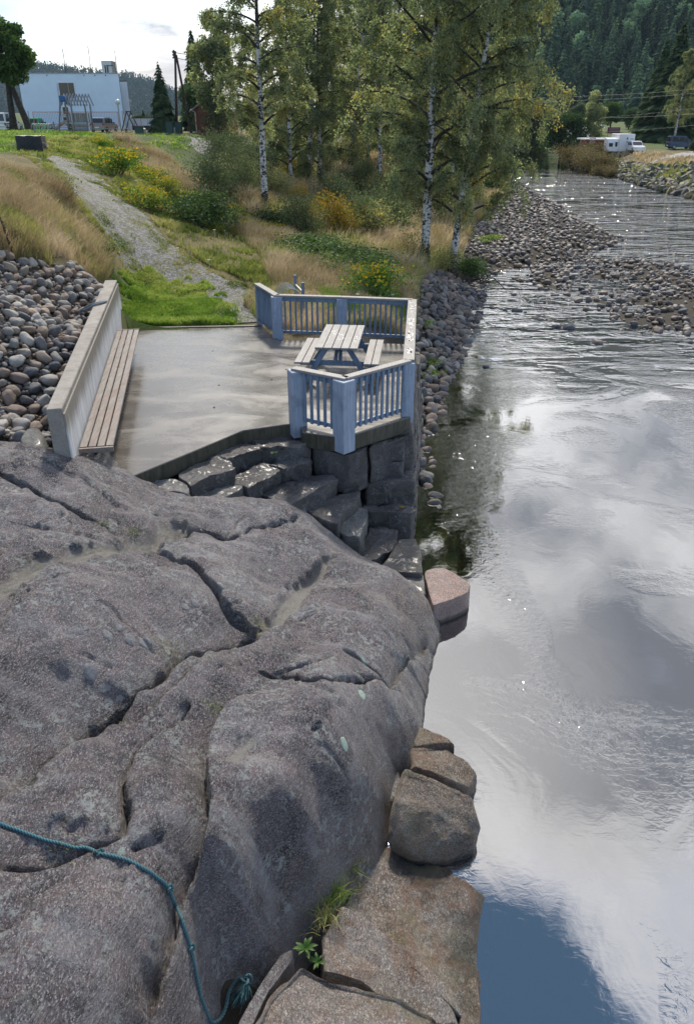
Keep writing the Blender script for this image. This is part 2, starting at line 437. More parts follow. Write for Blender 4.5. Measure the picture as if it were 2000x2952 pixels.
def leaf_mat(name, cols, trans=.45, rough=.5, attr='rnd', obj=.12, gloss=.02, tint=(1.1, 1.22, .8)):
    m, t = mat(name)
    ra = t.n('ShaderNodeAttribute', attribute_name=attr).outputs['Fac']
    oi = t.n('ShaderNodeObjectInfo').outputs['Random']
    k = len(cols) - 1
    c = t.ramp(ra, [(i / k, q) for i, q in enumerate(cols)])
    v = t.n('ShaderNodeMapRange', {0: oi, 3: 1 - obj, 4: 1 + obj * 1.6}).outputs[0]
    c = t.mix(1.0, c, t.n('ShaderNodeCombineColor', {0: v, 1: v, 2: v}).outputs[0], 'MULTIPLY')
    d = t.n('ShaderNodeBsdfDiffuse', {0: c})
    tr = t.n('ShaderNodeBsdfTranslucent', {0: t.mix(1.0, c, tint, 'MULTIPLY')})
    gl = t.n('ShaderNodeBsdfGlossy', {0: (1, 1, 1, 1), 1: rough})
    a = t.n('ShaderNodeMixShader', {0: trans, 1: d.outputs[0], 2: tr.outputs[0]})
    b = t.n('ShaderNodeMixShader', {0: gloss, 1: a.outputs[0], 2: gl.outputs[0]})
    t.n('ShaderNodeOutputMaterial', {0: b.outputs[0]})
    return m
M['birch_leaf'] = leaf_mat('birch_leaf', [(.09, .11, .062), (.165, .192, .11), (.25, .275, .155), (.36, .37, .21), (.60, .38, .08)], .6)
M['green_leaf'] = leaf_mat('green_leaf', [(.04, .075, .022), (.08, .145, .036), (.14, .22, .055)], .4)
M['dark_leaf'] = leaf_mat('dark_leaf', [(.028, .052, .02), (.055, .098, .034), (.10, .16, .05)], .35)
M['willow_leaf'] = leaf_mat('willow_leaf', [(.06, .08, .042), (.11, .135, .07), (.16, .19, .10)], .4)
M['spruce_leaf'] = leaf_mat('spruce_leaf', [(.035, .065, .035), (.07, .11, .055), (.12, .16, .075)], .25, gloss=0.0)
M['hill_leaf'] = leaf_mat('hill_leaf', [(.035, .06, .042), (.085, .135, .085), (.17, .225, .13)], .3, obj=.35, gloss=0.0)
M['hill_broad'] = leaf_mat('hill_broad', [(.12, .20, .13), (.20, .30, .18), (.30, .38, .22)], .2, obj=.3, gloss=0.0)
M['far_leaf'] = leaf_mat('far_leaf', [(.020, .038, .036), (.034, .056, .050), (.06, .085, .065)], .15, obj=.3, gloss=0.0)
M['grass_green'] = leaf_mat('grass_green', [(.07, .13, .02), (.15, .24, .038), (.25, .34, .06), (.42, .42, .16)], .45)
M['grass_dry'] = leaf_mat('grass_dry', [(.22, .185, .085), (.38, .31, .18), (.53, .43, .285), (.66, .55, .40)], .35, tint=(1.1, 1.05, .88))
M['grass_mid'] = leaf_mat('grass_mid', [(.12, .15, .035), (.23, .26, .065), (.35, .34, .12), (.50, .42, .22)], .4)
M['flower_yellow'] = leaf_mat('flower_yellow', [(.45, .28, .01), (.60, .40, .015), (.65, .48, .03)], .3)
M['flower_white'] = leaf_mat('flower_white', [(.7, .7, .72), (.8, .8, .8)], .3)
M['brown_leaf'] = leaf_mat('brown_leaf', [(.05, .055, .025), (.11, .095, .04), (.19, .14, .06), (.26, .17, .08)], .3)
M['yellow_leaf'] = leaf_mat('yellow_leaf', [(.10, .11, .02), (.24, .20, .03), (.40, .27, .03), (.42, .18, .05)], .4)
M['bright_leaf'] = leaf_mat('bright_leaf', [(.05, .12, .018), (.10, .21, .028), (.17, .30, .05)], .35)
# =================================================================== TERRAIN
def W(px, py, z): return at_z(px, py, z)
ctrl = [W(*q) for q in [
    (600, 930, 0), (450, 930, 0), (380, 940, .02), (700, 850, .05), (600, 800, .3), (450, 700, 1.0), (345, 640, 1.6), (300, 560, 2.2),
    (250, 520, 2.5), (200, 470, 2.95), (95, 440, 3.2), (400, 850, .15), (340, 770, .7),
    (400, 400, 3.1), (450, 420, 2.7), (560, 450, 1.9), (640, 480, 1.0), (600, 540, 1.0), (480, 560, 1.75), (400, 500, 2.3), (560, 620, 1.0),
    (700, 640, .2), (800, 700, 0), (1000, 740, -.35), (1150, 850, -.4), (1100, 800, -.35), (1000, 850, -.12), (900, 800, 0),
    (1190, 950, -.6), (1190, 870, -.6), (1220, 770, -1.2), (1300, 800, -1.45), (1280, 590, -1.0), (840, 549, 0), (1093, 558, -.5), (765, 608, .1),
    (1340, 700, -1.5), (1400, 640, -1.65), (0, 740, 2.2), (120, 740, 2.0), (200, 740, 1.6), (100, 640, 2.4), (100, 560, 2.8), (100, 500, 3.1), (200, 640, 2.05),
    (200, 600, 2.25), (0, 510, 3.2), (0, 900, 1.65), (0, 1050, 1.05), (0, 1200, .5), (100, 1230, .35), (100, 900, 1.3), (200, 900, 1.05), (100, 1080, .8)]]
ctrl += [(-5.2, 19.6, .03), (-6.3, 19.6, .45), (-4.25, 9.6, .35), (-4.7, 12, .65), (-5.25, 15, .85), (-5.75, 18.2, .95), (-8, 12, 2.4), (-9, 16, 2.9), (-12, 20, 3.3), (-9, 8, 1.8),
         (-14, 45, 3.25), (-30, 45, 3.3), (-10, 60, 3.2), (-20, 100, 3.2), (-45, 100, 3.2), (-45, 150, 3.2), (-20, 150, 3.0), (-60, 60, 3.3), (-25, 30, 3.4), (-40, 10, 4),
         (-28, 104, 3.2), (-24, 98, 3.1), (-2, 14, -.6), (-3, 10, -1.0), (0, 12, -1.2), (0, 16, -.6),
         (5, 100, .2), (20, 100, -.8), (30, 160, -.8), (10, 150, .5), (0, 70, .2), (-10, 80, 1.4), (-10, 100, 2.6), (15, 70, -1.0), (13, 52, -1.3), (0, 230, 3), (-80, 200, 4),
         (34, 84, .1), (40, 90, .2), (60, 100, .3), (60, 60, .2), (37, 132, .0), (45, 133, .2), (80, 150, .9), (50, 180, 1.4), (90, 250, 3), (40, 20, .2), (120, 120, .5), (60, 210, 2.4), (60, 260, 3)]
rbf_t = RBF(ctrl, 1.6, .02)
rivL = [(.2, -12), (.2, 12.3), (1.35, 12.8), (1.62, 16.8)] + [W(x, y, WATER)[:2] for x, y in
        [(1242, 1180), (1290, 1060), (1335, 960), (1350, 905), (1385, 862), (1395, 800), (1530, 765), (1640, 756), (1740, 718), (1795, 692), (1700, 652),
         (1640, 612), (1570, 577), (1500, 556), (1465, 530), (1440, 490), (1440, 455)]]
rivFar = [W(1435, 430, WATER)[:2], (28, 260), (70, 262)]
rivR = [(52, 230), W(1630, 447, WATER)[:2], W(1640, 476, WATER)[:2], W(1760, 505, WATER)[:2], W(1860, 540, WATER)[:2], W(2000, 574, WATER)[:2], (32, 55), (31, 20), (30, -12)]
RIVER = rivL + rivFar + rivR
BAR = [W(x, y, WATER)[:2] for x, y in [(1522, 808), (1560, 780), (1625, 756), (1700, 748), (1800, 750), (2000, 775), (2250, 800), (2250, 990), (2000, 962), (1932, 950),
       (1825, 935), (1770, 896), (1690, 850), (1550, 824)]]
rngt = 5
def terrain(x, y):
    x = np.asarray(x, float); y = np.asarray(y, float); sh = x.shape; x = x.ravel(); y = y.ravel()
    base = rbf_t(x, y)
    base = base + .05 * fbm(x * .8, y * .8, s=3, o=3) * sstep(np.hypot(x, y), 18, 25)
    wob = .25 * fbm(x * .6, y * .6, s=11, o=3)
    d = poly_sd(x, y, RIVER) + wob * sstep(y, 14, 18)
    b = poly_sd(x, y, BAR) + wob
    wd = 2.2 + 5.0 * sstep(x, 25, 30) * sstep(y, 30, 60)          # bank width: broad sloping riprap on the far side
    up = sstep(-d, 0, wd)
    land = (WATER - .02) * (1 - up) + base * up
    land = np.maximum(land, WATER + .02 - .4 * (d > -0.02))
    depth = np.minimum(1.3, .55 * np.maximum(d, 0) ** .8)
    # shallow gravelly bed in the rapids round the bars
    sh_ = sstep(y, 30, 36) * (1 - sstep(y, 75, 95))
    depth = depth * (1 - .6 * sh_)
    bed = WATER - .04 - depth
    bed = np.where(b > -1.2, np.maximum(bed, WATER - .015 + np.minimum(.03, .10 * b) + .07 * fbm(x * .45, y * .3, s=19, o=3)), bed)
    z = np.where(d > 0, bed, land)
    # keep the ground under the paved platform and the bedrock
    inpl = (x > -5.45) & (x < 1.55) & (y > 8) & (y < 18.45 + .12 * np.minimum(0, -x))
    z = np.where(inpl & (z > -.3) & (x > -3.83 - .191 * (y - 9.47) - .16), np.minimum(z, -.3), z)
    # ground slides under the bedrock foreground
    z = np.where((y < 10.2) & (x > -5.8), np.minimum(z, -.5 - .2 * np.maximum(x, 0)), z)
    return z.reshape(sh)

def axis(a, b, f):
    out = [a]
    while out[-1] < b: out.append(out[-1] + f(out[-1]))
    return np.array(out)
ys = axis(-14, 330, lambda y: .16 if y < 0 else max(.09, abs(y) * .0085))
xs = axis(-130, 170, lambda x: .14 if -9 < x < 8 else (.14 + (abs(x) - 8) * .03))
GX, GY = np.meshgrid(xs, ys)
GZ = terrain(GX, GY)

# zones painted by real ground cover: lawn, dry meadow, bare soil / stones
def Gp(pts): return [tuple(q[:2]) for q in hit([p[0] for p in pts], [p[1] for p in pts], terrain)]
PATH_L = Gp([(20, 438), (100, 470), (165, 520), (235, 600), (290, 660), (335, 740), (395, 800), (450, 830), (530, 870), (600, 902), (640, 936)])
PATH_R = Gp([(130, 420), (215, 455), (320, 530), (400, 600), (455, 660), (520, 720), (600, 775), (655, 805), (700, 815), (735, 835), (752, 870), (752, 930)])
COBBLE_POLY = Gp([(-420, 1500), (-420, 700), (-100, 715), (0, 735), (60, 740), (120, 762), (190, 775), (240, 790), (300, 828)]) + [(-5.62, 18.3), (-3.9, 9.0), (-4.2, 8.2)]
LAWN_POLY = Gp([(352, 944), (345, 870), (300, 800), (335, 772), (430, 772), (520, 788), (600, 818), (685, 870), (722, 925), (690, 942)])
LAWN2 = Gp([(0, 440), (0, 400), (200, 395), (330, 420), (480, 560), (620, 640), (760, 730), (900, 790), (1100, 840), (1180, 860), (1150, 800), (1000, 720), (850, 690), (700, 660), (640, 600), (560, 540), (420, 455), (350, 405), (150, 398)])
DRY1 = Gp([(-300, 700), (-300, 480), (0, 500), (90, 520), (170, 560), (230, 640), (290, 700), (330, 780), (300, 815), (240, 790), (150, 765), (0, 735)])
green = np.clip(.5 + .8 * poly_sd(GX, GY, LAWN_POLY), 0, 1)
far_lawn = sstep(GY, 33, 38) * (GX < -8) * (1 - sstep(GY, 95, 100))
fieldR = inside(GX, GY, [(45, 135), (62, 120), (110, 128), (140, 260), (60, 240), (50, 180)])
green = np.maximum(np.maximum(green, far_lawn * .9), np.maximum(fieldR * 1.0, sstep(GY, 150, 170)))
soil = np.clip(.5 + 1.5 * poly_sd(GX, GY, COBBLE_POLY), 0, 1)
dr = poly_sd(GX, GY, RIVER)
soil = np.maximum(soil, sstep(dr, -4.2 - 5 * sstep(GY, 36, 45), -2.2 - 4 * sstep(GY, 36, 45)) * (GX < 28))
soil = np.maximum(soil, (dr > -5) * (GX > 28) * .9)
soil = np.maximum(soil, (dr > -.6) * 1.0) * (1 - sstep(GY, 150, 165) * (dr < 0))
me = grid_mesh('ground', GX, GY, GZ, {'green': green, 'soil': soil})
mg, t = mat('ground')
P = t.n('ShaderNodeNewGeometry').outputs['Position']
ga = t.n('ShaderNodeAttribute', attribute_name='green').outputs['Fac']; sa = t.n('ShaderNodeAttribute', attribute_name='soil').outputs['Fac']
nz = t.noise(P, .7, 6, .65); nf = t.noise(P, 9, 5, .7)
dryc = t.mix(t.ramp(t.math('ADD', t.math('MULTIPLY', nz, .6), t.math('MULTIPLY', nf, .4)), [(.38, 0.0), (.62, 1.0)]), (.095, .09, .032), (.20, .155, .075))
grc = t.mix(nf, (.035, .06, .012), (.09, .13, .03))
soc = t.mix(nf, (.03, .027, .022), (.085, .072, .055))
c = t.mix(t.ramp(t.math('ADD', ga, t.math('MULTIPLY', t.math('SUBTRACT', nf, .5), .6)), [(.35, 0.0), (.65, 1.0)]), dryc, grc)
c = t.mix(sa, c, soc)
principled(t, Base_Color=c, Roughness=.85, Specular_IOR_Level=.2, Normal=bump(t, t.noise(P, 30, 4, .7), .8, .05))
ground = link('ground', me, mg, smooth=True); tag(ground, kind='structure')

# gravel path laid as its own sheet
def strip(name, A, B, n, m, lift, material):
    def res(Pl, k):
        Pl = np.array(Pl); d = np.r_[0, np.cumsum(np.hypot(*np.diff(Pl, axis=0).T))]
        q = np.linspace(0, d[-1], k); return np.stack([np.interp(q, d, Pl[:, 0]), np.interp(q, d, Pl[:, 1])], 1)
    a = res(A, n); b = res(B, n); w = np.linspace(0, 1, m)[None, :, None]
    Q = a[:, None] * (1 - w) + b[:, None] * w
    e = np.minimum(w[..., 0], 1 - w[..., 0])
    edge = (e < .02)
    Q[..., 0] += edge * .25 * fbm(Q[..., 0] * 1.5, Q[..., 1] * 1.5, s=21)
    Z = terrain(Q[..., 0], Q[..., 1]) + lift - np.where(edge, .05, 0)
    return link(name, grid_mesh(name, Q[..., 0], Q[..., 1], Z), material, smooth=True)
mp_, t = mat('gravel')
P = t.n('ShaderNodeNewGeometry').outputs['Position']
v = t.n('ShaderNodeSeparateColor', {0: t.n('ShaderNodeTexVoronoi', {'Vector': P, 'Scale': 22.0}).outputs['Color']}).outputs[0]
n = t.noise(P, 3, 5, .7); nn = t.noise(P, 60, 3, .7)
gc = t.mix(v, (.10, .096, .097), (.33, .32, .32)); gc = t.mix(t.ramp(t.math('ADD', t.math('MULTIPLY', n, .6), t.math('MULTIPLY', t.noise(P, 12, 4, .7), .4)), [(.49, 0.0), (.56, .85)]), gc, (.12, .125, .045))
principled(t, Base_Color=gc, Roughness=.85, Normal=bump(t, t.math('ADD', v, nn), .8, .03)); M['gravel'] = mp_
tag(strip('gravel_path', PATH_L, PATH_R, 220, 16, .025, mp_), kind='structure')
# scree of broken dark stone down the back of the embankment, and road on the far bank
SC_L = Gp([(500, 393), (560, 425), (620, 470), (700, 520)]); SC_R = Gp([(590, 391), (620, 415), (690, 455), (760, 500)])
tag(strip('gravel_slope', SC_L, SC_R, 60, 14, .06, simple('scree', (.14, .135, .14), .8, var=.6, scale=12, bmp=.8)), kind='structure')
RD_L = [W(1790, 450, .35)[:2], (56, 128), (62, 137), (72, 148), (80, 165), (100, 190)]; RD_R = [(62, 108), (68, 120), (76, 132), (83, 144), (90, 160), (112, 180)]
tag(strip('road', RD_L, RD_R, 60, 8, .06, simple('road', (.30, .29, .29), .85, var=.15, scale=1.5, bmp=.2)), kind='structure')

# =================================================================== WATER
mw, t = mat('water')
P = t.n('ShaderNodeNewGeometry').outputs['Position']
sp = t.n('ShaderNodeSeparateXYZ', {0: P})
far = t.n('ShaderNodeMapRange', {0: sp.outputs[1], 1: 20.0, 2: 42.0, 3: 0.0, 4: 1.0}).outputs[0]
far = t.math('MULTIPLY', far, t.n('ShaderNodeMapRange', {0: sp.outputs[1], 1: 95.0, 2: 125.0, 3: 1.0, 4: .12}).outputs[0])
far = t.math('MULTIPLY', far, t.ramp(t.noise(t.n('ShaderNodeMapping', {'Vector': P, 'Scale': (.3, 1.0, 1)}).outputs[0], .35, 4, .6), [(.40, .25), (.58, 1.0)]))
swirl = t.n('ShaderNodeMapping', {'Vector': P, 'Scale': (1.0, .8, 1)}).outputs[0]
r1 = t.noise(swirl, 1.1, 3, .5, .8)
r2 = t.noise(t.n('ShaderNodeMapping', {'Vector': P, 'Scale': (1.0, 1.6, 1), 'Rotation': (0, 0, .5)}).outputs[0], 7.5, 3, .55, 1.1)
r3 = t.noise(t.n('ShaderNodeMapping', {'Vector': P, 'Scale': (.35, .62, 1)}).outputs[0], 2.2, 3, .55, .5)
patch = t.ramp(t.noise(P, .42, 3, .5, 1.2), [(.47, .05), (.68, 1.0)])
h1 = t.math('MULTIPLY', r1, .003)
h2 = t.math('MULTIPLY', t.math('MULTIPLY', r2, patch), .008)
h3 = t.math('MULTIPLY', t.math('MULTIPLY', r3, far), .36)
nb = bump(t, t.math('ADD', t.math('ADD', h1, h2), h3), 1.0, 1.0)
fr = t.n('ShaderNodeFresnel', {'IOR': 1.33, 'Normal': nb}).outputs[0]
fac = t.math('ADD', .27, t.math('MULTIPLY', t.math('POWER', fr, .5), .70), clamp=True)
gls = t.n('ShaderNodeBsdfGlossy', {0: (.96, .97, 1, 1), 1: .014, 'Normal': nb})
trn = t.n('ShaderNodeBsdfTransparent', {0: (.25, .20, .135, 1)})
mxs = t.n('ShaderNodeMixShader', {0: fac, 1: trn.outputs[0], 2: gls.outputs[0]})
ab = t.n('ShaderNodeVolumeAbsorption', {0: (.55, .36, .17, 1), 1: 1.6})
o_ = t.n('ShaderNodeOutputMaterial', {0: mxs.outputs[0]})
M['water'] = mw
wb = MB(); wb.add([(-2, -14, WATER), (170, -14, WATER), (170, 330, WATER), (-2, 330, WATER)], [(0, 1, 2, 3)])
wo = wb.build('water', mw); tag(wo, kind='structure')

# =================================================================== BEDROCK FOREGROUND
rk = [W(*q) for q in [
    (0, 1254, .5), (184, 1308, .55), (305, 1371, .3), (444, 1435, 0), (610, 1446, -.35), (737, 1437, -.55), (876, 1473, -.8), (1000, 1585, -1.05),
    (1100, 1650, -1.15), (1190, 1700, -1.35), (1240, 1760, -1.7),
    (0, 1400, .6), (200, 1440, .5), (400, 1480, .17), (0, 1650, .5), (250, 1600, .42), (500, 1600, .02), (700, 1520, -.42), (850, 1550, -.62), (950, 1600, -.85),
    (750, 1700, -.40), (900, 1660, -.72), (1050, 1700, -.85), (1150, 1800, -1.05), (1000, 1850, -.6), (600, 1700, -.02), (300, 1800, .38), (0, 1900, .5), (500, 1840, .05),
    (700, 1850, -.35), (850, 1850, -.5), (0, 2150, .2), (250, 2060, .08), (400, 2100, .08), (200, 2300, .22), (0, 2300, .25), (500, 2000, -.05), (800, 2000, -.3), (1000, 2000, -.5),
    (1100, 2000, -.95), (1170, 2050, -1.5), (600, 2200, -.12), (800, 2200, -.28), (1000, 2200, -.7), (1100, 2200, -1.4), (700, 2400, -.3), (850, 2400, -.65), (950, 2450, -1.15),
    (0, 2500, .2), (300, 2500, .08), (500, 2600, -.18), (700, 2600, -.7), (820, 2620, -1.25), (0, 2800, .2), (300, 2800, -.02), (500, 2800, -.45), (650, 2780, -1.15),
    (0, 2952, .2), (400, 2952, -.4), (550, 2952, -.9), (620, 2890, -1.1), (640, 2980, -1.15)]]
rk += [(1.75, 9, -2.7), (1.6, 8, -3.0), (1.3, 7, -2.9), (.9, 5.9, -2.9), (.55, 5.0, -2.7), (.2, 4.2, -2.4), (-.2, 3.4, -2.3), (-.7, 2.6, -2.2), (-1.0, 1.5, -2.0), (-2, .5, -1.0), (-4, 1, .2), (-6, 3, .5), (-8, 6, .8),
       (-3.6, 10.8, -.2), (-5.2, 12.2, .0), (-2.6, 10.6, -.8), (-1.2, 11.3, -1.2), (0, 10.9, -1.6), (.6, 10.4, -2.1), (1.8, 10.2, -2.8), (-7.5, 10.5, .9), (-6, 11.5, .35)]
rbf_r = RBF(rk, .35, .01)
def rp(pts): return [tuple(q[:2]) for q in hit([p[0] for p in pts], [p[1] for p in pts], rbf_r, 2, 25, 300)]
# cracks and valleys: (points, narrow width, depth, pillow width, pillow depth, step up on the left of the line, fill, soil)
CR = [
 ([(-60, 1330), (0, 1359), (127, 1410), (210, 1448), (279, 1479), (350, 1515)], .030, .10, .22, .05, .05, 0, .5),
 ([(560, 1480), (489, 1505), (420, 1535), (343, 1552), (250, 1568), (190, 1580), (95, 1615), (0, 1672), (-80, 1740)], .20, .07, .45, .13, .0, 1, .35),
 ([(413, 1530), (483, 1575), (552, 1613), (610, 1670), (660, 1727), (705, 1765), (735, 1800)], .035, .17, .20, .09, .03, 0, .3),
 ([(960, 1595), (900, 1640), (844, 1690), (800, 1745), (765, 1795)], .12, .09, .40, .16, .0, 1, 0),
 ([(765, 1795), (700, 1806), (635, 1818), (559, 1843), (500, 1870), (444, 1907), (400, 1945), (356, 1983), (300, 2030), (254, 2065), (200, 2095), (146, 2123), (63, 2200), (-40, 2280)], .07, .27, .25, .06, -.05, 0, .8),
 ([(755, 1803), (686, 1862), (640, 1885), (603, 1900), (540, 1926), (480, 1968), (420, 2020), (350, 2080)], .022, .05, .20, .05, .03, 0, .6),
 ([(743, 1930), (819, 1937), (889, 1956), (955, 1952), (1000, 1942), (1076, 1936)], .028, .11, .16, .05, .05, 0, .3),
 ([(981, 1854), (1044, 1886), (1089, 1930), (1120, 1990)], .025, .09, .18, .06, .0, 0, .2),
 ([(743, 1982), (673, 2025), (622, 2060), (590, 2102), (584, 2163), (592, 2230), (597, 2290), (592, 2350), (586, 2405), (546, 2519), (514, 2640), (483, 2773), (432, 2862), (400, 2960)], .034, .12, .26, .14, .12, 0, .6),
 ([(560, 1990), (520, 2040), (463, 2078), (381, 2130), (349, 2180), (347, 2290), (346, 2372), (320, 2395), (279, 2413), (184, 2445), (90, 2452), (-60, 2455)], .028, .10, .20, .08, -.05, 0, .6),
 ([(533, 1606), (460, 1618), (381, 1634), (273, 1664)], .014, .025, .15, .025, .02, 0, 0),
 ([(476, 1507), (540, 1500), (600, 1515), (660, 1545), (720, 1525), (800, 1500), (880, 1490)], .05, .06, .28, .11, .07, 0, 0),
 ([(60, 2175), (90, 2210), (40, 2240), (-50, 2300)], .05, .12, .2, .08, .0, 0, .5),
 ([(1120, 1980), (1150, 1930), (1190, 1880), (1235, 1850)], .03, .07, .15, .06, .0, 0, .2),
 ([(360, 2415), (420, 2380), (475, 2357)], .016, .05, .12, .04, .03, 0, 0),
 ([(880, 2110), (930, 2085), (960, 2050), (1010, 2035)], .014, .03, .12, .03, .02, 0, 0),
 ([(700, 2110), (660, 2160), (620, 2190)], .012, .03, .1, .03, .0, 0, 0),
 ([(170, 2510), (110, 2575), (60, 2660), (10, 2680), (-50, 2690)], .014, .035, .14, .04, .02, 0, 0),
 ([(320, 2500), (350, 2440), (330, 2560)], .012, .02, .1, .02, .0, 0, 0),
 ([(780, 1700), (700, 1745), (760, 1640)], .01, .0, .1, .02, .0, 0, 0),
 ([(0, 1480), (90, 1490), (200, 1500), (290, 1520)], .014, .035, .16, .035, .02, 0, 0),
 ([(0, 1290), (120, 1320), (230, 1365), (330, 1425), (400, 1470)], .014, .03, .2, .04, .03, 0, 0),
 ([(738, 2108), (715, 2135), (690, 2165), (668, 2200)], .055, .012, .10, .01, .0, 1, 0),
 ([(450, 2560), (410, 2640), (430, 2500)], .02, .03, .14, .03, .0, 0, 0),
]
rxs = np.arange(-8.5, 2.3, .0225); rys = np.r_[np.arange(1.0, 7.5, .0215), np.arange(7.5, 12.4, .028)]
RX, RY = np.meshgrid(rxs, rys)
RZ = rbf_r(RX, RY)
wx = .05 * fbm(RX * 2.3, RY * 2.3, s=31, o=4); wy = .05 * fbm(RX * 2.3, RY * 2.3, s=37, o=4)
fill = np.zeros_like(RX); soilr = np.zeros_like(RX); carve = np.zeros_like(RX)
SEEN = []
ASYM = {0: [(1, .10, .35)], 1: [(-1, .07, .45)], 4: [(-1, .30, .75)], 5: [(-1, .06, .25)], 6: [(1, .08, .2)], 9: [(-1, .17, .5)], 11: [(1, .12, .22)], 8: [(-1, .08, .3)]}
for pts, w, d, pw, pd, stp, fl, so in CR:
    Pw = rp(pts)
    x0, x1 = min(p[0] for p in Pw) - 1.6, max(p[0] for p in Pw) + 1.6; y0, y1 = min(p[1] for p in Pw) - 1.6, max(p[1] for p in Pw) + 1.6
    i0, i1 = np.searchsorted(rys, [y0, y1]); j0, j1 = np.searchsorted(rxs, [x0, x1])
    if i1 <= i0 or j1 <= j0: SEEN.append(1); continue
    S = np.s_[i0:i1, j0:j1]
    ds, sg, al = seg_dist(RX[S] + wx[S] * .7, RY[S] + wy[S] * .7, Pw)
    ends = sstep(al, 0, .10) * (1 - sstep(al, .9, 1.0)); ends = .12 + .88 * ends
    wid = w * (.85 if fl else .72) * (1 + .55 * vn(RX[S] * 3, RY[S] * 3, s=5) + .35 * vn(RX[S] * 9, RY[S] * 9, s=6))
    if fl:
        prof = 1 - sstep(ds, wid * .6, wid * 1.8)                      # flat bottomed
        fill[S] = np.maximum(fill[S], (1 - sstep(ds, wid * .7, wid * 1.25)) * ends)
    else:
        prof = np.exp(-(ds / wid) ** 2)
    pw *= .75; carve[S] -= ends * (d * (.8 if d > .15 else 1.15) * prof + (pd * .48) * np.exp(-ds / pw))
    carve[S] += ends * stp * sg * np.exp(-ds / (pw * 1.6)) * sstep(ds, 0, w)
    for ks, kd, kw in ASYM.get(len(SEEN), ()):
        carve[S] -= ends * kd * np.exp(-(ds / kw) ** 1.3) * (sg == ks)
    SEEN.append(1)
    soilr[S] = np.maximum(soilr[S], so * np.exp(-(ds / (wid * 1.6)) ** 2) * ends)
r_c = np.random.default_rng(12)
for _ in range(46):
    x, y = r_c.uniform(-4.6, .7), r_c.uniform(2.4, 9.6); a = r_c.choice([.75, .75, .4, 2.2, 1.2]) + r_c.normal() * .2; P_ = [(x, y)]
    for k in range(6): a += r_c.normal() * .28; x += math.cos(a) * .16; y += math.sin(a) * .16; P_.append((x, y))
    i0, i1 = np.searchsorted(rys, [min(p[1] for p in P_) - .3, max(p[1] for p in P_) + .3]); j0, j1 = np.searchsorted(rxs, [min(p[0] for p in P_) - .3, max(p[0] for p in P_) + .3])
    S = np.s_[i0:i1, j0:j1]; ds, sg, al = seg_dist(RX[S] + wx[S] * .8, RY[S] + wy[S] * .8, P_); e_ = sstep(al, 0, .25) * (1 - sstep(al, .75, 1))
    w_ = r_c.uniform(.010, .018); carve[S] -= e_ * (r_c.uniform(.02, .05) * np.exp(-(ds / w_) ** 2) - r_c.uniform(-.01, .014) * sg * np.exp(-ds / .09))
RZ2 = RZ + carve
RZ2 += .085 * fbm(RX * 1.1, RY * 1.1, s=41, o=3) + .024 * fbm(RX * 4, RY * 4, s=43, o=3) * (1 - fill)
# foliation ripples running across the slab and fine surface relief
q = RX * .75 + RY * .35 + RZ2 * .8 + .2 * fbm(RX * 1.3, RY * 1.3, s=47)
RZ2 += (1 - fill) * .010 * vn(q * 9, (RX * .4 - RY) * 1.6, s=51) + (1 - fill) * .0055 * fbm(RX * 13, RY * 13, RZ2 * 13, s=53, o=3) + (1 - fill) * .020 * np.abs(fbm(RX * 3.1 + RY, RY * 3.1, s=57, o=4))
u_ = (RX * .62 - RY * .40 + RZ2 * 1.1) * 2.3 + 1.1 * fbm(RX * .9, RY * .9, s=61, o=3) + .18 * fbm(RX * 5, RY * 5, s=63, o=3)
RZ2 += (1 - fill) * .030 * (.5 - (u_ - np.floor(u_))) * sstep(vn(RX * 1.1, RY * 1.1, s=65), -.15, .35)
def rockh(x, y):
    x = np.asarray(x, float); y = np.asarray(y, float)
    i = np.clip(np.searchsorted(rys, y) - 1, 0, len(rys) - 2); j = np.clip(np.searchsorted(rxs, x) - 1, 0, len(rxs) - 2)
    fy = np.clip((y - rys[i]) / (rys[i + 1] - rys[i]), 0, 1); fx = np.clip((x - rxs[j]) / (rxs[j + 1] - rxs[j]), 0, 1)
    return (RZ2[i, j] * (1 - fx) + RZ2[i, j + 1] * fx) * (1 - fy) + (RZ2[i + 1, j] * (1 - fx) + RZ2[i + 1, j + 1] * fx) * fy
def rhit(pts): return hit([p[0] for p in pts], [p[1] for p in pts], rockh, 2, 25, 500)
# cut away the parts of the sheet that lie under platform, wall and cobbles
cut = (RY > 9.0) & (RX < -3.9) & (RY > 10.2 + .25 * (RX + 3.9))
keep = (RZ2 > -2.95) & ~cut
ro = link('bedrock', grid_mesh('bedrock', RX, RY, RZ2, {'fill': fill, 'soil': soilr}, keep), M['bedrock'], smooth=True)
tag(ro, kind='structure')

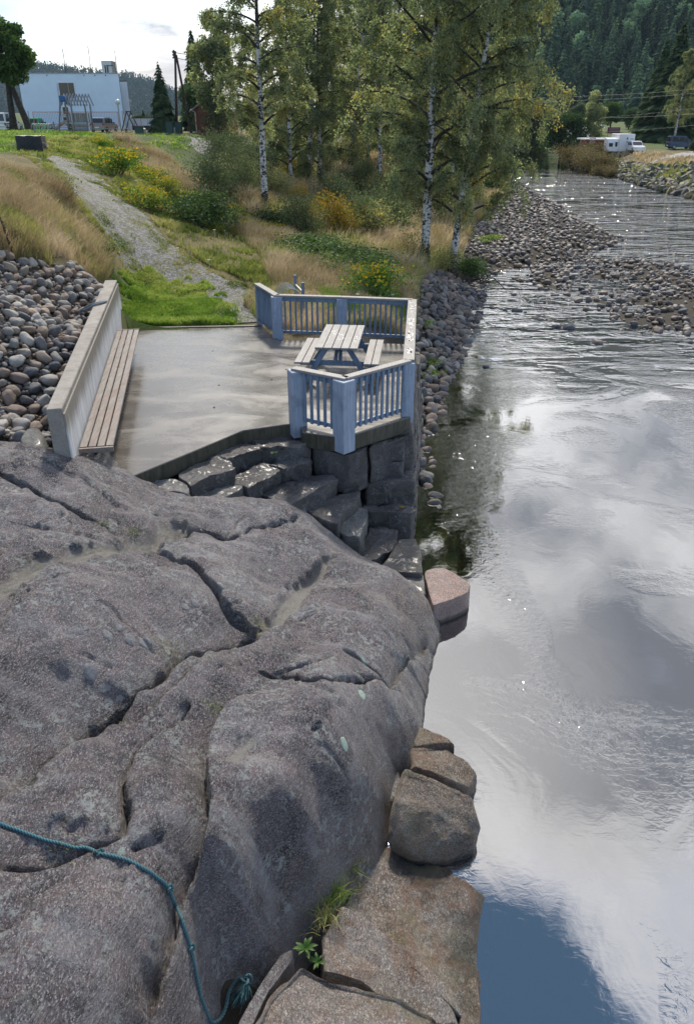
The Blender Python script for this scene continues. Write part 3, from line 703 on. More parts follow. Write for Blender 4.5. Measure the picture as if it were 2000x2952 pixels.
# =================================================================== rough stones from outlines
def rough_stone(name, poly, zt, zb, m, seed=1, rnd=.06, amp=.03, dome=.0, flare=.06, N=72, rings=12, sides=8, freq=3.0, parent=None, jag=.5):
    """closed rock with the given plan outline; zt a height or one per corner"""
    P_ = np.array([p[:2] for p in poly], float); k = len(P_)
    zt = np.full(k, zt, float) if not hasattr(zt, '__len__') else np.array(zt, float)
    Pc = np.r_[P_, P_[:1]]; zc = np.r_[zt, zt[:1]]
    d = np.r_[0, np.cumsum(np.hypot(*np.diff(Pc, axis=0).T))]
    q = np.linspace(0, d[-1], N, endpoint=False)
    ox, oy, oz = np.interp(q, d, Pc[:, 0]), np.interp(q, d, Pc[:, 1]), np.interp(q, d, zc)
    # soften the corners a little
    for _ in range(1 + int(2 * (1 - jag))):
        ox = (np.roll(ox, 1) + 2 * ox + np.roll(ox, -1)) / 4; oy = (np.roll(oy, 1) + 2 * oy + np.roll(oy, -1)) / 4; oz = (np.roll(oz, 1) + 2 * oz + np.roll(oz, -1)) / 4
    cx, cy, cz = ox.mean(), oy.mean(), oz.mean() + dome
    size = math.sqrt(max(1e-6, np.ptp(ox) * np.ptp(oy)))
    L = [];
    rr = min(.45, rnd / size)
    for i in range(rings):                       # top
        f = (i + .6) / rings * (1 - rr)
        L.append((cx + (ox - cx) * f, cy + (oy - cy) * f, cz + (oz - cz) * f - dome * (f ** 2) * .0 + dome * (1 - f ** 2) * 0 - (dome * f * f)))
    for i in range(5):                           # rounded shoulder
        a = (i + 1) / 5 * math.pi / 2
        f = 1 - rr + rr * math.sin(a)
        L.append((cx + (ox - cx) * f, cy + (oy - cy) * f, (oz if dome == 0 else cz - dome + (oz - cz + dome)) - rnd * (1 - math.cos(a))))
    for i in range(sides):
        f = (i + 1) / sides; g = 1 + flare * f / size
        L.append((cx + (ox - cx) * g, cy + (oy - cy) * g, (oz - rnd) * (1 - f) + zb * f))
    X = np.array([a[0] for a in L]); Y = np.array([a[1] for a in L]); Z = np.array([a[2] * np.ones(N) for a in L])
    sx, sy = seed * 7.3, seed * 3.1
    e = amp * fbm(X * freq + sx, Y * freq + sy, Z * freq, s=seed, o=4)
    e2 = amp * fbm(X * freq + sy, Y * freq + sx, Z * freq, s=seed + 9, o=4)
    rg = np.abs(fbm(X * freq * 1.7 + sy, Y * freq * 1.7, Z * freq * 2.2, s=seed + 19, o=3))
    dx, dy = X - cx, Y - cy; dl = np.hypot(dx, dy) + 1e-6
    onside = np.zeros(len(L)); onside[rings:] = np.linspace(.4, 1, len(L) - rings); onside = onside[:, None]
    X += dx / dl * (e * 1.3 - rg * amp * .8) * onside; Y += dy / dl * (e * 1.3 - rg * amp * .8) * onside
    Z += e2 * .7 + (-rg * amp * .5)
    V = np.stack([X.ravel(), Y.ravel(), Z.ravel()], 1)
    V = np.r_[V, [[cx, cy, cz + 0 * dome]]]
    Fq = []
    for i in range(len(L) - 1):
        a = np.arange(N) + i * N; b = (np.arange(N) + 1) % N + i * N
        Fq.append(np.stack([a, b, b + N, a + N], 1))
    Fq = np.concatenate(Fq)[:, ::-1]
    me = bpy.data.meshes.new(name)
    top = [(int(len(V) - 1), int(i), int((i + 1) % N)) for i in range(N)]
    V[-1, 2] = Z[0].mean()
    me.from_pydata(V.tolist(), [], [tuple(map(int, f)) for f in Fq] + top)
    bm = bmesh.new(); bm.from_mesh(me); bmesh.ops.recalc_face_normals(bm, faces=bm.faces); bm.to_mesh(me); bm.free()
    return link(name, me, m, parent, smooth=True)

# =================================================================== PLATFORM
PLAT = [(-4.35, 8.9), W(355, 1384, 0)[:2], W(560, 1300, 0)[:2], W(700, 1241, 0)[:2], W(790, 1228, 0)[:2], W(862, 1219, 0)[:2], W(872, 1246, 0)[:2], (-.05, 11.42),
        (1.12, 12.38), (1.60, 17.15), (-1.62, 17.55), (-2.15, 19.0), (-5.35, 18.75), (-5.6, 18.6)]
mc, t = mat('wet_concrete')
P = t.n('ShaderNodeNewGeometry').outputs['Position']
pm = t.n('ShaderNodeMapping', {'Vector': P, 'Rotation': (0, 0, .15), 'Scale': (1.0, 1.8, 1)}).outputs[0]
w1 = t.noise(pm, .75, 6, .62, .8); w2 = t.noise(P, 6, 5, .65); w3 = t.noise(P, 90, 3, .6)
c = t.mix(t.ramp(w1, [(.40, 0.0), (.62, 1.0)]), (.092, .08, .069), (.128, .114, .10))
c = t.mix(t.math('MULTIPLY', t.ramp(w2, [(.45, 0.0), (.7, 1.0)]), .3), c, (.10, .09, .075))
rg = t.n('ShaderNodeMapRange', {0: t.math('ADD', t.math('MULTIPLY', w1, .8), t.math('MULTIPLY', w2, .2)), 1: .38, 2: .62, 3: .2, 4: .36}).outputs[0]
principled(t, Base_Color=c, Roughness=rg, Specular_IOR_Level=.8, Coat_Weight=.35, Coat_Roughness=t.n('ShaderNodeMapRange', {0: w1, 1: .35, 2: .65, 3: .14, 4: .26}).outputs[0],
           Normal=bump(t, t.math('ADD', t.math('MULTIPLY', w2, .5), t.math('MULTIPLY', w3, .12)), .22, .012))
M['wet_concrete'] = mc
mcs, t = mat('stained_concrete')
P = t.n('ShaderNodeNewGeometry').outputs['Position']
s1 = t.noise(t.n('ShaderNodeMapping', {'Vector': P, 'Scale': (3, 3, .5)}).outputs[0], 3, 5, .7); s2 = t.noise(P, 20, 4, .7)
c = t.mix(t.ramp(s1, [(.4, 0.0), (.65, 1.0)]), (.028, .026, .02), (.10, .085, .06)); c = t.mix(t.math('MULTIPLY', s2, .5), c, (.05, .055, .03))
principled(t, Base_Color=c, Roughness=.6, Normal=bump(t, t.math('ADD', s1, s2), .5, .02)); M['stained_concrete'] = mcs
slab = MB().prism(PLAT, -.28, 0.0).build('platform', [mc, mcs], bevel=.012)
for p in slab.data.polygons:
    if p.normal.z < .5: p.material_index = 1
tag(slab, kind='structure')
M['dry_concrete'] = simple('dry_concrete', (.27, .26, .25), .75, var=.35, scale=3, bmp=.3)
# raised strip with drain along the back
MB().bar((-5.45, 18.62, .012), (-2.2, 18.86, .012), .10, .024).build('drain_channel', simple('drain', (.05, .045, .04), .5)); tag(bpy.data.objects['drain_channel'], kind='structure')

# ---- concrete retaining wall with board cladding
NL, FL = Vector((-4.03, 9.42, 0)), Vector((-5.82, 18.40, 0)); NR, FR = Vector((-3.83, 9.47, 0)), Vector((-5.54, 18.43, 0))
wall = empty('retaining_wall', ((NL + FR) / 2)[:]); tag(wall, 'long low concrete retaining wall faced with white streaked vertical boards beside the cobble bank', 'wall')
def rel(o, parent):
    o.matrix_parent_inverse = Matrix.Translation(parent.location).inverted() if parent.rotation_euler.z == 0 else (Matrix.Translation(parent.location) @ Matrix.Rotation(parent.rotation_euler.z, 4, 'Z')).inverted()
    return o
b = MB(); b.prism([NL, NR, FR, FL], -.5, 1.22)
mwc, t = mat('wall_concrete')
P = t.n('ShaderNodeNewGeometry').outputs['Position']
a1 = t.noise(P, 2.5, 6, .7); a2 = t.noise(P, 60, 3, .7)
c = t.mix(t.ramp(a1, [(.35, 0.0), (.65, 1.0)]), (.19, .172, .15), (.34, .315, .285)); c = t.mix(t.math('MULTIPLY', t.ramp(a2, [(.45, 0.0), (.6, 1.0)]), .4), c, (.13, .12, .11))
principled(t, Base_Color=c, Roughness=.7, Normal=bump(t, t.math('ADD', a1, t.math('MULTIPLY', a2, .4)), .4, .01)); M['wall_concrete'] = mwc
rel(b.build('core', mwc, wall, bevel=.012), wall)
d_ = (FR - NR).normalized(); nrm_ = Vector((-d_.y, d_.x, 0)) * -1
if nrm_.x < 0: nrm_ = -nrm_
mcl, t = mat('board_cladding')
tcg = t.n('ShaderNodeTexCoord').outputs['Object']
x_ = t.n('ShaderNodeVectorMath', {0: tcg, 1: tuple(d_)}, operation='DOT_PRODUCT').outputs[1]
z_ = t.n('ShaderNodeSeparateXYZ', {0: tcg}).outputs[2]
cb = t.n('ShaderNodeCombineXYZ', {0: t.math('MULTIPLY', x_, 9.0), 1: 0.0, 2: t.math('MULTIPLY', z_, .35)}).outputs[0]
st1 = t.noise(cb, 1.6, 5, .8); st2 = t.noise(t.n('ShaderNodeCombineXYZ', {0: t.math('MULTIPLY', x_, 26.0), 1: 0.0, 2: t.math('MULTIPLY', z_, .8)}).outputs[0], 1.0, 3, .7)
zt_ = t.n('ShaderNodeMapRange', {0: z_, 1: .55, 2: 1.2, 3: -.22, 4: .42}).outputs[0]
stain = t.ramp(t.math('ADD', t.math('MULTIPLY', st1, .9), zt_), [(.42, 0.0), (.66, 1.0)])
c = t.mix(t.ramp(st2, [(.38, 0.0), (.6, 1.0)]), (.46, .47, .48), (.74, .74, .73))
c = t.mix(t.math('MULTIPLY', stain, .8), c, (.155, .125, .085))
principled(t, Base_Color=c, Roughness=.65, Normal=bump(t, st2, .4, .008)); M['cladding'] = mcl
b = MB(); L = (FR - NR).length; nb_ = int(L / .072)
for i in range(nb_):
    s = (i + .5) * L / nb_; p = NR + d_ * s + nrm_ * .013
    b.box((p.x, p.y, .56), (.024, L / nb_ - .012, 1.16), M=Matrix((nrm_, d_, Vector((0, 0, 1)))).transposed())
rel(b.build('board_cladding', mcl, wall), wall)
# rope tied over the wall top
def wood_mat(name, lo, hi, streak=(.30, .12, .07), sf=0.0, rough=.55, sc=1.0, axis_=1):
    m, t = mat(name)
    g = t.n('ShaderNodeTexCoord').outputs['Object']
    s = [30 * sc, 30 * sc, 30 * sc]; s[axis_] = 2.2 * sc
    n1 = t.noise(t.n('ShaderNodeMapping', {'Vector': g, 'Scale': tuple(s)}).outputs[0], 1.0, 5, .7, .3)
    n2 = t.noise(g, 3.2, 5, .6)
    c = t.mix(t.ramp(n1, [(.3, 0.0), (.7, 1.0)]), lo, hi)
    c = t.mix(t.math('MULTIPLY', t.ramp(n2, [(.5, 0.0), (.7, 1.0)]), .45), c, tuple(q * .45 for q in lo))
    if sf: c = t.mix(t.math('MULTIPLY', t.ramp(t.noise(t.n('ShaderNodeMapping', {'Vector': g, 'Scale': (5, .6, 5)}).outputs[0], 1.4, 3), [(.52, 0.0), (.6, 1.0)]), sf), c, streak)
    principled(t, Base_Color=c, Roughness=t.n('ShaderNodeMapRange', {0: n2, 3: rough - .2, 4: rough + .15}).outputs[0], Normal=bump(t, n1, .5, .006))
    return m
M['bench_wood'] = wood_mat('bench_wood', (.12, .095, .082), (.27, .235, .21), (.17, .075, .05), .35, .5)
M['rail_wood'] = wood_mat('rail_wood', (.19, .24, .32), (.36, .43, .54), rough=.6, axis_=2)
M['rail_dark'] = wood_mat('rail_dark', (.09, .14, .215), (.20, .275, .385), rough=.6, axis_=2)
M['cap_wood'] = wood_mat('cap_wood', (.17, .16, .155), (.34, .325, .315), rough=.45, axis_=1)
M['peeled_white'] = simple('peeled_white', (.72, .71, .69), .6, var=.1, scale=20)
# ---- long bench fixed along the wall
bn = empty('long_bench', (-4.35, 13.1, 0)); tag(bn, 'very long wet slatted wooden bench fixed along the foot of the board clad wall', 'bench')
d2 = (FR - NR).normalized(); side2 = nrm_
o0 = NR + d2 * .38 + side2 * .05; Lb = 6.85
for k in range(4):
    off = .055 + k * .122
    z = .45 + (k == 0) * .0
    a = o0 + side2 * off + d2 * .06; e = o0 + side2 * off + d2 * Lb
    rel(MB().bar((a.x, a.y, z), (e.x, e.y, z), .104, .035).build('seat_slat', M['bench_wood'], bn, bevel=.005), bn)
for s in (0, Lb + .05):
    a = o0 + d2 * s; e = a + side2 * .48
    rel(MB().bar((a.x, a.y, .435), (e.x, e.y, .435), .05, .07).build('end_board', M['bench_wood'], bn, bevel=.005), bn)
for s in (.35, 1.9, 3.4, 5.0, 6.5):
    a = o0 + d2 * s
    bb = MB(); e = a + side2 * .42; bb.bar((a.x, a.y, .38), (e.x, e.y, .38), .05, .06); f = a + side2 * .30; bb.bar((f.x, f.y, .36), (a.x, a.y, .08), .04, .04)
    rel(bb.build('bracket', simple('bracket_metal', (.1, .1, .1), .5, .6), bn), bn)

# ---- railing round the corner of the platform
PA, PB, PC_, PD, PE, PF, PG = [Vector((*q, 0)) for q in ((-2.24, 19.15), (-1.66, 17.82), (-.13, 17.62), (1.50, 17.32), (1.06, 12.50), (-.05, 11.53), (-.84, 12.02))]
rail = empty('wooden_railing', (0, 14.5, 0)); tag(rail, 'blue grey weathered wooden railing with square posts wrapped round the platform corner above the river', 'railing')
RZT = 1.0
def post(p, w, z0, z1, rz): rel(MB().box((p.x, p.y, (z0 + z1) / 2), (w, w, z1 - z0), rz).build('post', M['rail_wood'], rail, bevel=.01), rail)
post(PA, .14, -.05, .97, .3); post(PB, .25, -.12, .965, .15); post(PC_, .24, -.1, .955, .12); post(PD, .16, -.3, .955, .08)
post(PE, .20, -.12, .955, .1); post(PF + Vector((0, -.02, 0)), .27, -.27, .965, .78); post(PG, .25, -.2, .965, .4)
def span(a, b, ha, hb, n_top=.14, dx=.0, capw=.16, bal=True):
    d = (b - a); Ls = d.length; u = d / Ls
    a1 = a - u * dx; b1 = b + u * dx
    rel(MB().bar((a1.x, a1.y, RZT - .02), (b1.x, b1.y, RZT - .02), capw, .045).build('handrail', M['cap_wood'], rail, bevel=.006), rail)
    a2, b2 = a + u * ha, b - u * hb
    rel(MB().bar((a2.x, a2.y, .905), (b2.x, b2.y, .905), .055, .10).build('top_rail', M['rail_dark'], rail, bevel=.004), rail)
    rel(MB().bar((a2.x, a2.y, .13), (b2.x, b2.y, .13), .055, .07).build('bottom_rail', M['rail_dark'], rail, bevel=.004), rail)
    L2 = (b2 - a2).length; n = max(2, round(L2 / .128))
    side = Vector((-u.y, u.x, 0)); side = side if side.dot(Vector((0, 14.5, 0)) - (a + b) / 2) < 0 else -side
    for i in range(n):
        p = a2 + u * (i + .5) * L2 / n + side * .045
        rel(MB().box((p.x, p.y, .52 + rng.uniform(-.004, .004)), (.034, .046 + rng.uniform(-.004, .004), .86), math.atan2(u.y, u.x) + math.pi / 2 + rng.uniform(-.04, .04)).build('baluster', M['rail_dark'], rail, bevel=.003), rail)
span(PA, PB, .07, .12, dx=.06); span(PB, PC_, .12, .12, dx=.0); span(PC_, PD, .12, .06, dx=.0)
span(PE, PF, .10, .14); span(PF, PG, .14, .12, dx=.06)
span(PD, PE, .06, .10, dx=.0, capw=.20)

# ---- picnic table
def plank_table(name, loc, rz, L=1.82, wtop=.84, woods=None, seat_h=.45):
    root = empty(name, loc, rz); woods = woods or (M['cap_wood'], M['rail_dark'])
    nb = 5; bw = wtop / nb
    for i in range(nb):
        MB().box(((i - (nb - 1) / 2) * bw, 0, .75), (bw - .012, L, .035)).build('table_board', woods[0], root, bevel=.005)
    for s in (-1, 1):
        for k in (0, 1):
            MB().box((s * (.60 + .155 * k), 0, seat_h), (.143, L, .035)).build('seat_board', woods[0], root, bevel=.005)
        for e in (-1, 1):
            MB().bar((s * .20, e * (L / 2 - .22), .73), (s * .66, e * (L / 2 - .22), .0), .045, .10, up=(1, 0, 0)).build('leg', woods[1], root, bevel=.004)
            MB().bar((s * .05, e * (L / 2 - .25), .40), (s * .03, e * (L / 2 - .6), .72), .04, .07, up=(1, 0, 0)).build('brace', woods[1], root)
    for e in (-1, 1):
        MB().box((0, e * (L / 2 - .27), .39), (1.5, .045, .10)).build('cross_beam', woods[1], root, bevel=.004)
        MB().box((0, e * (L / 2 - .27), .705), (.74, .045, .05)).build('batten', woods[1], root)
    return root
pt = plank_table('picnic_table', (-.12, 14.98, 0), -.098)
tag(pt, 'grey weathered picnic table with flaking white paint marks behind the corner railing', 'picnic table')
def flakes(cx, cy, sx, sy, n, z, parent, rz0=0, name='paint_mark'):
    V = []; Q = []
    for i in range(n):
        x, y = cx + rng.normal() * sx, cy + rng.normal() * sy; r = rng.uniform(.008, .022)
        k = len(V); m_ = 6
        for j in range(m_):
            a = 2 * math.pi * j / m_; rr = r * rng.uniform(.6, 1.3)
            V.append((x + rr * math.cos(a), y + rr * math.sin(a) * 1.5, z))
        Q.append(list(range(k, k + m_)))
    b = MB(); b.add(V, Q); o = b.build(name, M['peeled_white'], parent); return o
for cx, cy, n in ((-.17, .25, 26), (.02, -.2, 34), (.33, -.25, 26), (.0, .1, 8)):
    flakes(cx, cy, .03, .11, n, .7695, pt)
# white flakes along the right-hand handrail
b = MB()
for i in range(70):
    f = rng.choice([rng.uniform(.06, .28), rng.uniform(.38, .55), rng.uniform(.6, .75), rng.uniform(.85, .95)]); p = PD.lerp(PE, f)
    x = p.x + rng.normal() * .028; y = p.y; r = rng.uniform(.010, .03); k = []
    for j in range(6):
        a = math.pi * j / 3; rr = r * rng.uniform(.6, 1.3); k.append((x + rr * math.cos(a), y + 2.4 * rr * math.sin(a), RZT + .0045))
    b.add(k, [(0, 1, 2, 3, 4, 5)])
rel(b.build('paint_mark', M['peeled_white'], rail), rail)
# =================================================================== STEP BLOCKS below the platform
def cA(pts): return [(350 + x / 1.5, 1150 + y / 1.5) for x, y in pts]
def Z(pts, z): return [W(x, y, z)[:2] for x, y in pts]
def block(pts, zt, zb, m, label, cat='stone block', name='stone_block', seed=1, grp=None, **kw):
    o = rough_stone(name, Z(cA(pts), zt), zt, zb, M[m], seed=seed, **kw)
    tag(o, label, cat, grp); return o
SB = dict(rnd=.018, amp=.040, freq=4.0, N=110, jag=1.0, flare=.02)
block([(80, 385), (135, 350), (232, 340), (292, 362), (288, 405), (130, 400)], -.22, -.55, 'grey_block', 'small pale rough stone block at the left end of the top step', seed=2, **SB)
block([(238, 318), (320, 275), (398, 246), (470, 262), (490, 292), (400, 330), (295, 372)], -.20, -.62, 'wet_block', 'long dark wet block second from the left in the top stone step', seed=3, **SB)
block([(402, 240), (470, 205), (540, 180), (598, 198), (600, 212), (520, 238), (452, 262)], -.20, -.56, 'wet_block', 'dark wet step block third along just under the platform edge', seed=4, **SB)
block([(548, 168), (620, 152), (700, 148), (800, 160), (822, 190), (760, 205), (600, 206)], -.20, -.60, 'wet_block', 'broad cracked dark step block in the top row behind the small green plant', seed=5, **SB)
block([(268, 432), (350, 395), (445, 355), (530, 368), (520, 392), (430, 432)], -.42, -.72, 'grey_block', 'flat pale grey wet slab at the left of the second stone step', seed=6, **SB)
block([(458, 352), (520, 312), (600, 280), (672, 288), (690, 305), (620, 345), (545, 384)], -.42, -.75, 'wet_block', 'thick dark wet block in the middle of the second stone step', seed=7, **SB)
block([(612, 284), (690, 264), (780, 248), (828, 262), (800, 284), (700, 300)], -.42, -.75, 'wet_block', 'brownish broken step block below the small green plant', seed=8, **SB)
block([(575, 402), (660, 362), (760, 328), (900, 325), (940, 342), (850, 392), (730, 456)], -.67, -1.0, 'wet_block', 'wide flat dark slab forming the third stone step', seed=9, **SB)
block([(785, 468), (880, 420), (1000, 392), (1035, 398), (1010, 440), (960, 480), (935, 540), (870, 520)], -.92, -1.3, 'wet_block', 'irregular lichen flecked slab under the third stone step', seed=10, rnd=.05, amp=.03, jag=.8)
block([(930, 352), (990, 345), (1030, 352), (1030, 385), (960, 390)], -.92, -1.15, 'wet_block', 'small cracked stone wedged beneath the deck corner blocks', seed=11, **SB)
block([(826, 208), (900, 232), (985, 246), (1072, 212), (1066, 190), (826, 176)], -.30, -1.0, 'wet_block', 'large dark foundation block under the centre post of the railing', seed=12, rnd=.03, amp=.035, jag=.8, flare=.02)
block([(1072, 214), (1150, 190), (1225, 160), (1268, 158), (1240, 120), (1090, 160)], -.30, -.98, 'wet_block', 'dark veined foundation block below the right side of the railing', seed=13, rnd=.03, amp=.035, jag=.8, flare=.02)
block([(1040, 335), (1130, 305), (1225, 268), (1268, 330), (1275, 352), (1150, 356), (1060, 362)], -.95, -1.42, 'wet_block', 'big overhanging wet block above the dark hollow of the steps', seed=14, **SB)
block([(1000, 478), (1050, 462), (1140, 455), (1220, 448), (1276, 480), (1250, 492), (1100, 488)], -1.30, -1.85, 'wet_block', 'black shaded block below the hollow with a yellow leaf on it', seed=15, **SB)
block([(958, 480), (1000, 468), (1060, 474), (1068, 500), (1030, 588), (975, 590), (935, 566)], -1.15, -1.6, 'grey_block', 'upright grey angular stone standing beside the rounded bedrock', seed=16, **SB)
block([(1000, 655), (1060, 600), (1075, 545), (1140, 548), (1192, 572), (1180, 640), (1130, 670), (1075, 712)], -1.52, -2.1, 'wet_block', 'flat cracked slab near the water with a dark damp patch', seed=17, **SB)
block([(1105, 738), (1150, 690), (1200, 605), (1270, 596), (1290, 650), (1300, 752), (1210, 748)], -1.52, -2.3, 'wet_block', 'tall pale veined block at the waterside corner of the wall', seed=18, rnd=.04, amp=.025, jag=.9, flare=.0)
block([(1120, 745), (1200, 742), (1300, 752), (1312, 800), (1316, 850), (1250, 800)], -1.62, -2.3, 'grey_block', 'low sandy grey block at the waterline beside the pink stone', seed=19, rnd=.03, amp=.012, jag=.9, flare=.0)
pk = rough_stone('pink_block', Z([(1222, 1646), (1252, 1638), (1285, 1637), (1322, 1660), (1357, 1684), (1352, 1702), (1300, 1728), (1246, 1748)], -1.62), -1.62, -2.35, M['pink_block'], seed=20, rnd=.025, amp=.02, jag=1.0, flare=-.03)
tag(pk, 'reddish pink granite block with drill holes jutting into the still water', 'stone block')
# fill under the platform so that no hollow shows, made of courses of dry stone
def stone_wall(name, A, B, z0, z1, course, label, batter=.12, thick=.45, seed=1, m='wet_block'):
    A, B = Vector(A), Vector(B); d = B - A; Ls = d.length; u = d / Ls; n = Vector((u.y, -u.x, 0))
    root = empty(name, ((A + B) / 2)[:]); tag(root, label, 'wall')
    z = z1; r_ = random.Random(seed); row = 0
    while z > z0 + .02:
        h = min(course * r_.uniform(.8, 1.2), z - z0); s = -r_.uniform(0, .3)
        while s < Ls:
            w = r_.uniform(.45, .95); s0, s1 = max(0, s), min(Ls, s + w)
            if s1 - s0 > .12:
                out = batter * (z1 - z) + r_.uniform(0, .05)
                p = [A + u * (s0 + .012) - n * thick, A + u * (s1 - .012) - n * thick, A + u * (s1 - .012) + n * out, A + u * (s0 + .012) + n * out]
                o = rough_stone('stone', [q[:2] for q in p], z - .012, z - h + .008, M[m], seed=r_.randrange(999), rnd=.03, amp=.018, jag=1.0, N=40, rings=4, sides=5, flare=.0)
                o.parent = root; o.matrix_parent_inverse = Matrix.Translation(root.location).inverted()
            s += w
        z -= h; row += 1
    return root
stone_wall('river_wall', (1.10, 12.25, 0), (1.72, 17.4, 0), -2.35, -.22, .36, 'dry stone retaining wall dropping from the railing side of the platform into the river', seed=4, batter=.10)
stone_wall('foundation_wall', (-.98, 12.1, 0), (1.02, 12.0, 0), -1.5, -.34, .34, 'dark courses of stone recessed below the platform corner', seed=9, batter=.02)
bk = MB().prism([(-3.6, 9.9), (-1.7, 11.9), (-.95, 12.3), (1.0, 12.7), (1.4, 17.2), (-3.9, 17), (-4.1, 10)], -2.4, -.29).build('ground_fill', M['stained_concrete']); tag(bk, kind='structure')
# fallen yellow leaf
lf = MB(); p = Vector(W(*cA([(1211, 468)])[0], -1.285)); lf.tube([p + Vector((-.05, 0, .01)), p + Vector((-.02, .0, .014)), p + Vector((.03, .0, .012)), p + Vector((.05, 0, .01))], [.004, .03, .028, .004], 6)
tag(lf.xf(Matrix.Translation(p) @ Matrix.Diagonal((1, 1, .25, 1)) @ Matrix.Translation(-p)).build('fallen_leaf', M['flower_yellow']), 'small bright yellow fallen leaf lying on the black block of the steps', 'leaf')

# =================================================================== BOULDERS AND SHELVES at the water's edge
def bl(name, pts, zt, zb, m, label, cat='boulder', **kw):
    zs = [q[2] if len(q) > 2 else zt for q in pts]
    poly = [W(q[0], q[1], z)[:2] for q, z in zip(pts, zs)]
    o = rough_stone(name, poly, zs, zb, M[m], **kw); tag(o, label, cat); return o
bl('boulder', [(1160, 2205), (1255, 2240, -1.40), (1370, 2290, -1.52), (1390, 2350, -1.62), (1374, 2418, -1.74), (1290, 2452, -1.78), (1180, 2442, -1.74), (1116, 2395, -1.62), (1125, 2310, -1.45)], -1.34, -2.25, 'brown_rock',
   'large rounded tan boulder overhanging the water below the bedrock', seed=31, rnd=.17, amp=.035, dome=.03, flare=-.12, N=140, rings=22, sides=20, jag=.6, freq=2.2)
bl('boulder', [(1185, 2150), (1290, 2150), (1345, 2185, -1.68), (1380, 2225, -1.78), (1355, 2270, -1.7), (1280, 2245, -1.55), (1180, 2208, -1.5)], -1.62, -2.3, 'brown_rock',
   'flat topped brown boulder touching the upper side of the rounded tan one', seed=33, rnd=.10, amp=.035, dome=.02, flare=-.05, N=110, rings=16, sides=12, jag=.8)
bl('boulder', [(1180, 2085), (1225, 2095), (1300, 2130), (1312, 2142), (1190, 2150)], -1.85, -2.3, 'brown_rock', 'thin wedge of wet brown rock at the waterline above the two boulders', seed=35, rnd=.07, amp=.02, flare=.05, N=90, rings=10, jag=.8)
bl('boulder', [(1118, 2235), (1150, 2215), (1160, 2260), (1130, 2320), (1108, 2290)], -1.75, -2.4, 'bedrock', 'narrow dark stone wedged in the cleft beside the big boulder', seed=37, rnd=.06, amp=.02, N=60, rings=8)
bl('boulder', [(1075, 2365), (1100, 2340), (1118, 2362), (1108, 2395), (1080, 2395)], -1.78, -2.4, 'bedrock', 'fist sized round grey stone lying in the shadowed cleft', seed=38, rnd=.07, amp=.006, N=50, rings=8)
bl('rock_shelf', [(1035, 2480, -1.85), (1090, 2440, -1.95), (1200, 2460, -2.03), (1290, 2480, -2.05), (1310, 2520, -1.97), (1350, 2540, -1.97), (1398, 2585, -1.985), (1380, 2650, -1.99), (1375, 2740, -1.99), (1382, 2850, -2.0), (1370, 2980, -2.0), (1200, 2800, -1.72), (1060, 2760, -1.62), (930, 2760, -1.55), (920, 2700, -1.5), (1000, 2580, -1.65)], -1.8, -2.7, 'shelf_rock',
   'broad low wet granite shelf with rusty streaks sloping into the river', 'rock shelf', seed=41, rnd=.05, amp=.05, flare=.25, N=300, rings=46, sides=14, jag=.7, freq=1.6)
bl('rock_shelf', [(930, 2700, -1.45), (985, 2610, -1.42), (1050, 2640, -1.52), (1160, 2720, -1.68), (1280, 2830, -1.8), (1330, 2960, -1.9), (1200, 2960, -1.75), (1040, 2830, -1.55), (930, 2800, -1.4)], -1.6, -2.4, 'shelf_rock',
   'grey pitted rock slab lying between the grass tuft and the mossy slab', 'rock shelf', seed=43, rnd=.06, amp=.04, flare=.1, N=240, rings=36, sides=10, jag=.7, freq=1.8)
bl('rock_shelf', [(690, 3010, -.95), (770, 2860, -1.05), (860, 2770, -1.18), (915, 2800, -1.25), (1030, 2840, -1.32), (1150, 2870, -1.42), (1270, 2930, -1.55), (1320, 3020, -1.7), (1250, 3200, -1.7), (800, 3250, -1.0)], -1.2, -2.3, 'shelf_rock',
   'nearest olive tinged granite slab at the bottom edge of the view', 'rock shelf', seed=45, rnd=.08, amp=.035, dome=.05, flare=.1, N=240, rings=36, sides=10, jag=.7, freq=1.8)
bl('rock_shelf', [(680, 2960, -1.0), (740, 2850, -1.1), (810, 2745, -1.2), (842, 2730, -1.2), (840, 2770, -1.22), (780, 2850, -1.12), (700, 3010, -1.0)], -1.1, -1.9, 'bedrock',
   'thin upright rock fin under the frayed blue rope end', 'rock shelf', seed=47, rnd=.06, amp=.015, flare=.06, N=120, rings=10, sides=8, jag=.8)
bl('rock_shelf', [(1350, 2810), (1375, 2810), (1385, 2900), (1385, 3050), (1310, 3050), (1325, 2900)], -1.93, -2.6, 'brown_rock', 'brown sliver of rock along the waterline at the lower right corner of the shelf', 'rock shelf', seed=48, rnd=.08, amp=.02, flare=.1, N=90, rings=10)
# submerged slabs seen through the water
bl('submerged_slab', [(1290, 1800), (1400, 1770), (1440, 1800), (1430, 1850), (1390, 1865), (1300, 1860)], -2.30, -2.9, 'shelf_rock', 'pale flat slab drowned under the water in front of the pink block', 'rock slab', seed=51, rnd=.04, amp=.015, N=90, rings=10)
bl('submerged_slab', [(1235, 2060), (1330, 2040), (1400, 2080), (1400, 2200), (1300, 2140), (1220, 2090)], -2.32, -2.9, 'shelf_rock', 'brownish slab drowned beside the bulging bedrock face', 'rock slab', seed=52, rnd=.06, amp=.02, N=90, rings=10)
bl('submerged_slab', [(1240, 2500), (1400, 2450), (1425, 2560), (1420, 2750), (1400, 3000), (1300, 3000)], -2.3, -2.9, 'shelf_rock', 'long reddish slab drowned along the lower rock shelf', 'rock slab', seed=53, rnd=.1, amp=.03, N=110, rings=12)

